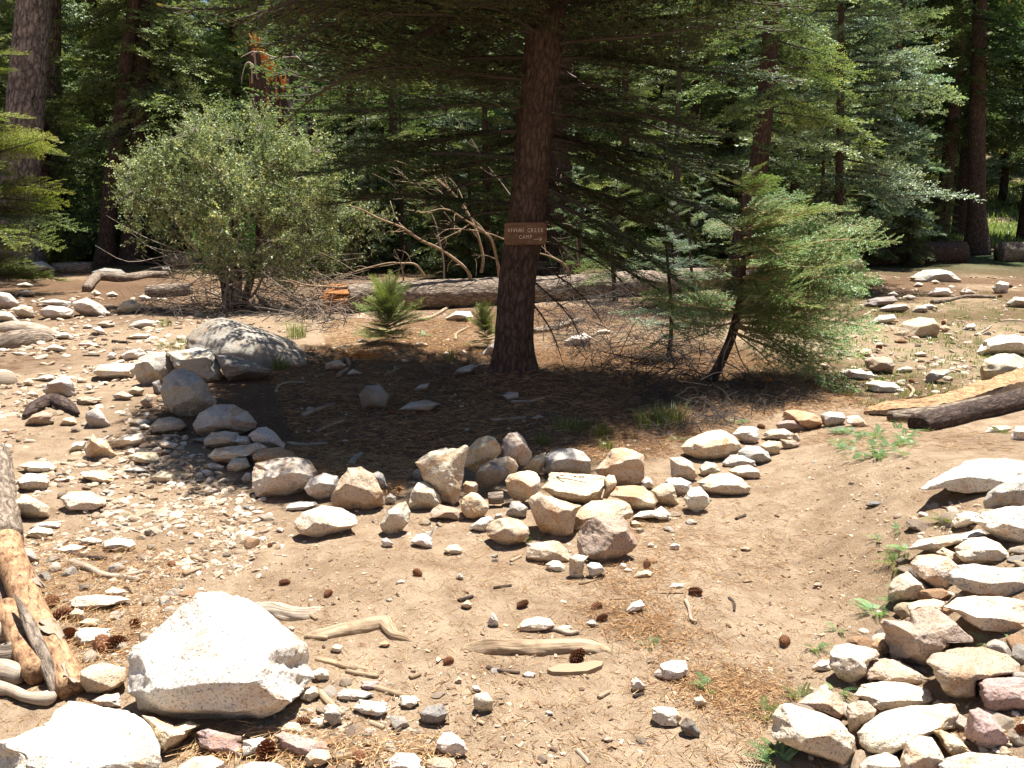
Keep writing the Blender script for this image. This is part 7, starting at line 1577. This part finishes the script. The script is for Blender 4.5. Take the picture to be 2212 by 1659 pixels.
def herbs(seed, spots, n, s, hgt_=.10):
    """low plants with opposite leaflets on short stems"""
    g = rng(seed); G = Geo()
    for p in spots:
        for _ in range(n):
            a = g.uniform(0, 6.28); L = s * g.uniform(.5, 1.2); d = np.array([math.cos(a), math.sin(a), g.uniform(.15, 1.1)]); d /= np.linalg.norm(d); sd = np.cross(d, (0, 0, 1.0)); sd /= np.linalg.norm(sd) + 1e-9; b = p + np.array([math.cos(a), math.sin(a), 0]) * s * .15
            m = 9; t = np.linspace(.2, 1, m); tn = g.uniform(.25, .85)
            for k, u in enumerate(t):
                q = b + d * L * u - np.array([0, 0, .35 * L * u * u])
                for sg in (-1, 1):
                    l = L * .24 * (1 - .5 * u); e = sd * sg * .9 + d * .5; e /= np.linalg.norm(e); up = np.array([0, 0, .3]); G.add([q, q + e * l * .5 + d * l * .25 + up * l * .3, q + e * l + up * l * .1, q + e * l * .5 - d * l * .2], [[0, 1, 2], [0, 2, 3]], np.clip(tn + g.normal(0, .1), 0, 1))
            G.add([b, b + sd * .002, b + d * L - np.array([0, 0, .35 * L])], [[0, 1, 2]], .4)
    return G
def sp(tile, *xy): return [ground_at(*tp(tile, xy[i], xy[i + 1])) for i in range(0, len(xy), 2)]
def rand_spots(seed, poly, n):
    g = rng(seed); P = np.array(poly, float); px = g.uniform(P[:, 0].min(), P[:, 0].max(), n * 4); py = g.uniform(P[:, 1].min(), P[:, 1].max(), n * 4); ok = in_poly(px, py, poly); return to_ground(px[ok][:n], py[ok][:n])
def plants():
    T = [("E", (1690, 1210), 110, .10, .07, "bright green grass tuft behind the cairn", M_GRASS), ("E", (1480, 1170), 100, .09, .12, "darker grass patch half in the fir's shade behind the cairn", M_GRASS), ("E", (1560, 1170), 70, .08, .10, "grass clump between dark patch and bright tuft", M_GRASS),
         ("E", (2110, 1130), 180, .15, .13, "pale yellowing grass clump under the sapling", M_GRASS), ("E", (2000, 1160), 130, .15, .12, "short yellow grass left of the pale clump", M_GRASS), ("E", (1720, 1290), 80, .07, .05, "low green tuft beside a white pebble", M_GRASS), ("E", (1320, 1270), 60, .09, .05, "sparse grass tuft behind the arrow slab", M_GRASS),
         ("D", (1180, 650), 420, .07, .34, "patch of short green grass before the smooth outcrop", M_GRASS), ("D", (1840, 600), 160, .22, .12, "grey green grass clump right of the smooth outcrop", M_GRASS), ("D", (1750, 790), 110, .13, .10, "small grass clump at the outcrop's low end", M_GRASS), ("E", (750, 745), 60, .15, .07, "little green tuft on the sunny duff", M_GRASS), ("D", (1030, 530), 50, .12, .08, "small tuft in the oak's shade", M_GRASS)]
    for i, (t, xy, n, h, s, lab, m) in enumerate(T):
        p = sp(t, *xy); G = tufts(800 + i, p, n, h, s, .005); mk("grass_tuft", G, m, smooth=False, loc=p[0], label=lab, cat="grass", group="grass tufts")
    H = [("H", (1990, 900), 9, .07, "small green weed in the needles on the path", M_HERB), ("H", (1250, 225), 10, .09, "green weed at the cairn's foot between two front stones", M_HERB), ("I", (250, 1165), 14, .09, "low leafy weed above a half buried stone", M_HERB), ("I", (590, 1330), 12, .10, "lime green herb left of the nearest oblong boulder", M_GRASS),
         ("I", (1290, 690), 16, .13, "leafy milfoil tuft left of the big wedge shaped boulder", M_HERB), ("I", (1440, 640), 14, .14, "feathery green herb under the tan humped stone", M_HERB), ("I", (1430, 400), 14, .12, "yellow green herb left of the round cream stone", M_GRASS), ("I", (1480, 310), 12, .12, "green herb under the thin pointed slab", M_HERB),
         ("I", (1740, 130), 12, .12, "yellow green sprigs left of the small pale boulder", M_GRASS), ("I", (1980, 880), 9, .09, "grey rosette of leaves by the large cream boulder", M_OAK), ("I", (2140, 890), 9, .10, "green sprig at the right edge above the purple stone", M_HERB), ("I", (1040, 1190), 10, .10, "tall narrow leaved sprig among the near wall stones", M_HERB),
         ("I", (690, 1560), 10, .12, "dark green upright sprig before the nearest oblong boulder", M_HERB), ("I", (680, 1640), 14, .12, "green leafy clump at the bottom edge by the oblong boulder", M_HERB), ("I", (830, 1240), 14, .09, "yellow green moss like herb beside the roof shaped stone", M_GRASS), ("I", (900, 910), 8, .09, "small green sprig left of the craggy white stone", M_HERB),
         ("F", (1840, 1560), 20, .16, "bright yellow green herb patch below the long hollowed slab", M_GRASS), ("F", (2060, 1195), 8, .12, "green sprig on the flat white stone by the edge", M_GRASS), ("I", (1310, 240), 8, .08, "small weed at the path's right side", M_HERB), ("I", (1440, 180), 8, .09, "small sprig farther up the path's right side", M_HERB), ("F", (430, 1130), 16, .11, "grey green low plant behind the white smooth stone", M_FIRBLUE),
         ("F", (1060, 1190), 26, .13, "grey leaved mat plant below the grey mottled stone", M_FIRBLUE), ("I", (1060, 800), 7, .08, "flat little weed on the bare path", M_HERB), ("E", (590, 590), 14, .16, "grey leaved tuft right of the cedar seedling", M_FIRBLUE), ("F", (1700, 845), 16, .14, "dark green plant growing in the grey notched rock", M_HERB), ("F", (50, 1240), 10, .10, "small weed near the egg shaped boulder", M_HERB)]
    for i, (t, xy, n, s, lab, m) in enumerate(H):
        p = sp(t, *xy); mk("small_plant", herbs(840 + i, p, n, s * .72), m, smooth=False, loc=p[0], label=lab, cat="plant", group="small green plants")
    mk("ground_cover", herbs(880, list(rand_spots(1, [(1780, 960), (1850, 930), (2000, 900), (1985, 980), (1830, 1010)], 36)), 7, .085), M_HERB, smooth=False, kind="stuff", label="trailing green ground cover at the foot of the logs", cat="ground cover")
    G = tufts(890, list(rand_spots(2, [(1700, 700), (1850, 640), (2212, 620), (2212, 860), (1900, 890), (1700, 800)], 240)), 20, .05, .10, .007); mk("meadow_tufts", G, M_GRASS, smooth=False, kind="stuff", label="thin low grass growing between the clearing's stones", cat="grass")
    pp = []; g = rng(4)
    for i in range(2600): pp.append((g.uniform(8, 40), g.uniform(30, 62)))
    pp = [np.array([x, y, float(hgt(x, y))]) for x, y in pp if x / y > .34]; G = tufts(895, pp, 14, .38, .5, .07); mk("sunny_meadow", G, M_MEADOW, smooth=False, kind="stuff", label="sunlit strip of tall meadow grass behind the right trunk", cat="grass")
    # cedar seedlings
    tc = [(w.arrays(), l.arrays()) for w, l in (bough(520 + i, 1.6, "cedar", 0, .10, .9, .40) for i in range(3))]
    for (x, y, h, r, lab, mt, sd) in ((360, 640, .85, .48, "bright green cedar seedling before the fallen log", M_SEEDLING, 1), (960, 660, .60, .28, "small green seedling just left of the signed trunk", M_SEEDLING, 2)):
        p = sp("E", x, y)[0]; root = empty("cedar_seedling", tuple(p), label=lab, cat="seedling"); lf, wd = crown_geo(70 + sd, h * .55, .05, r * 1.0, tc, 60, .1, (.0, 1.35))
        link("leaves", mesh_from("leaves", *lf.arrays(), smooth=False), mt, root); link("stems", mesh_from("stems", *wd.arrays()), M_TWIG, root)
plants()
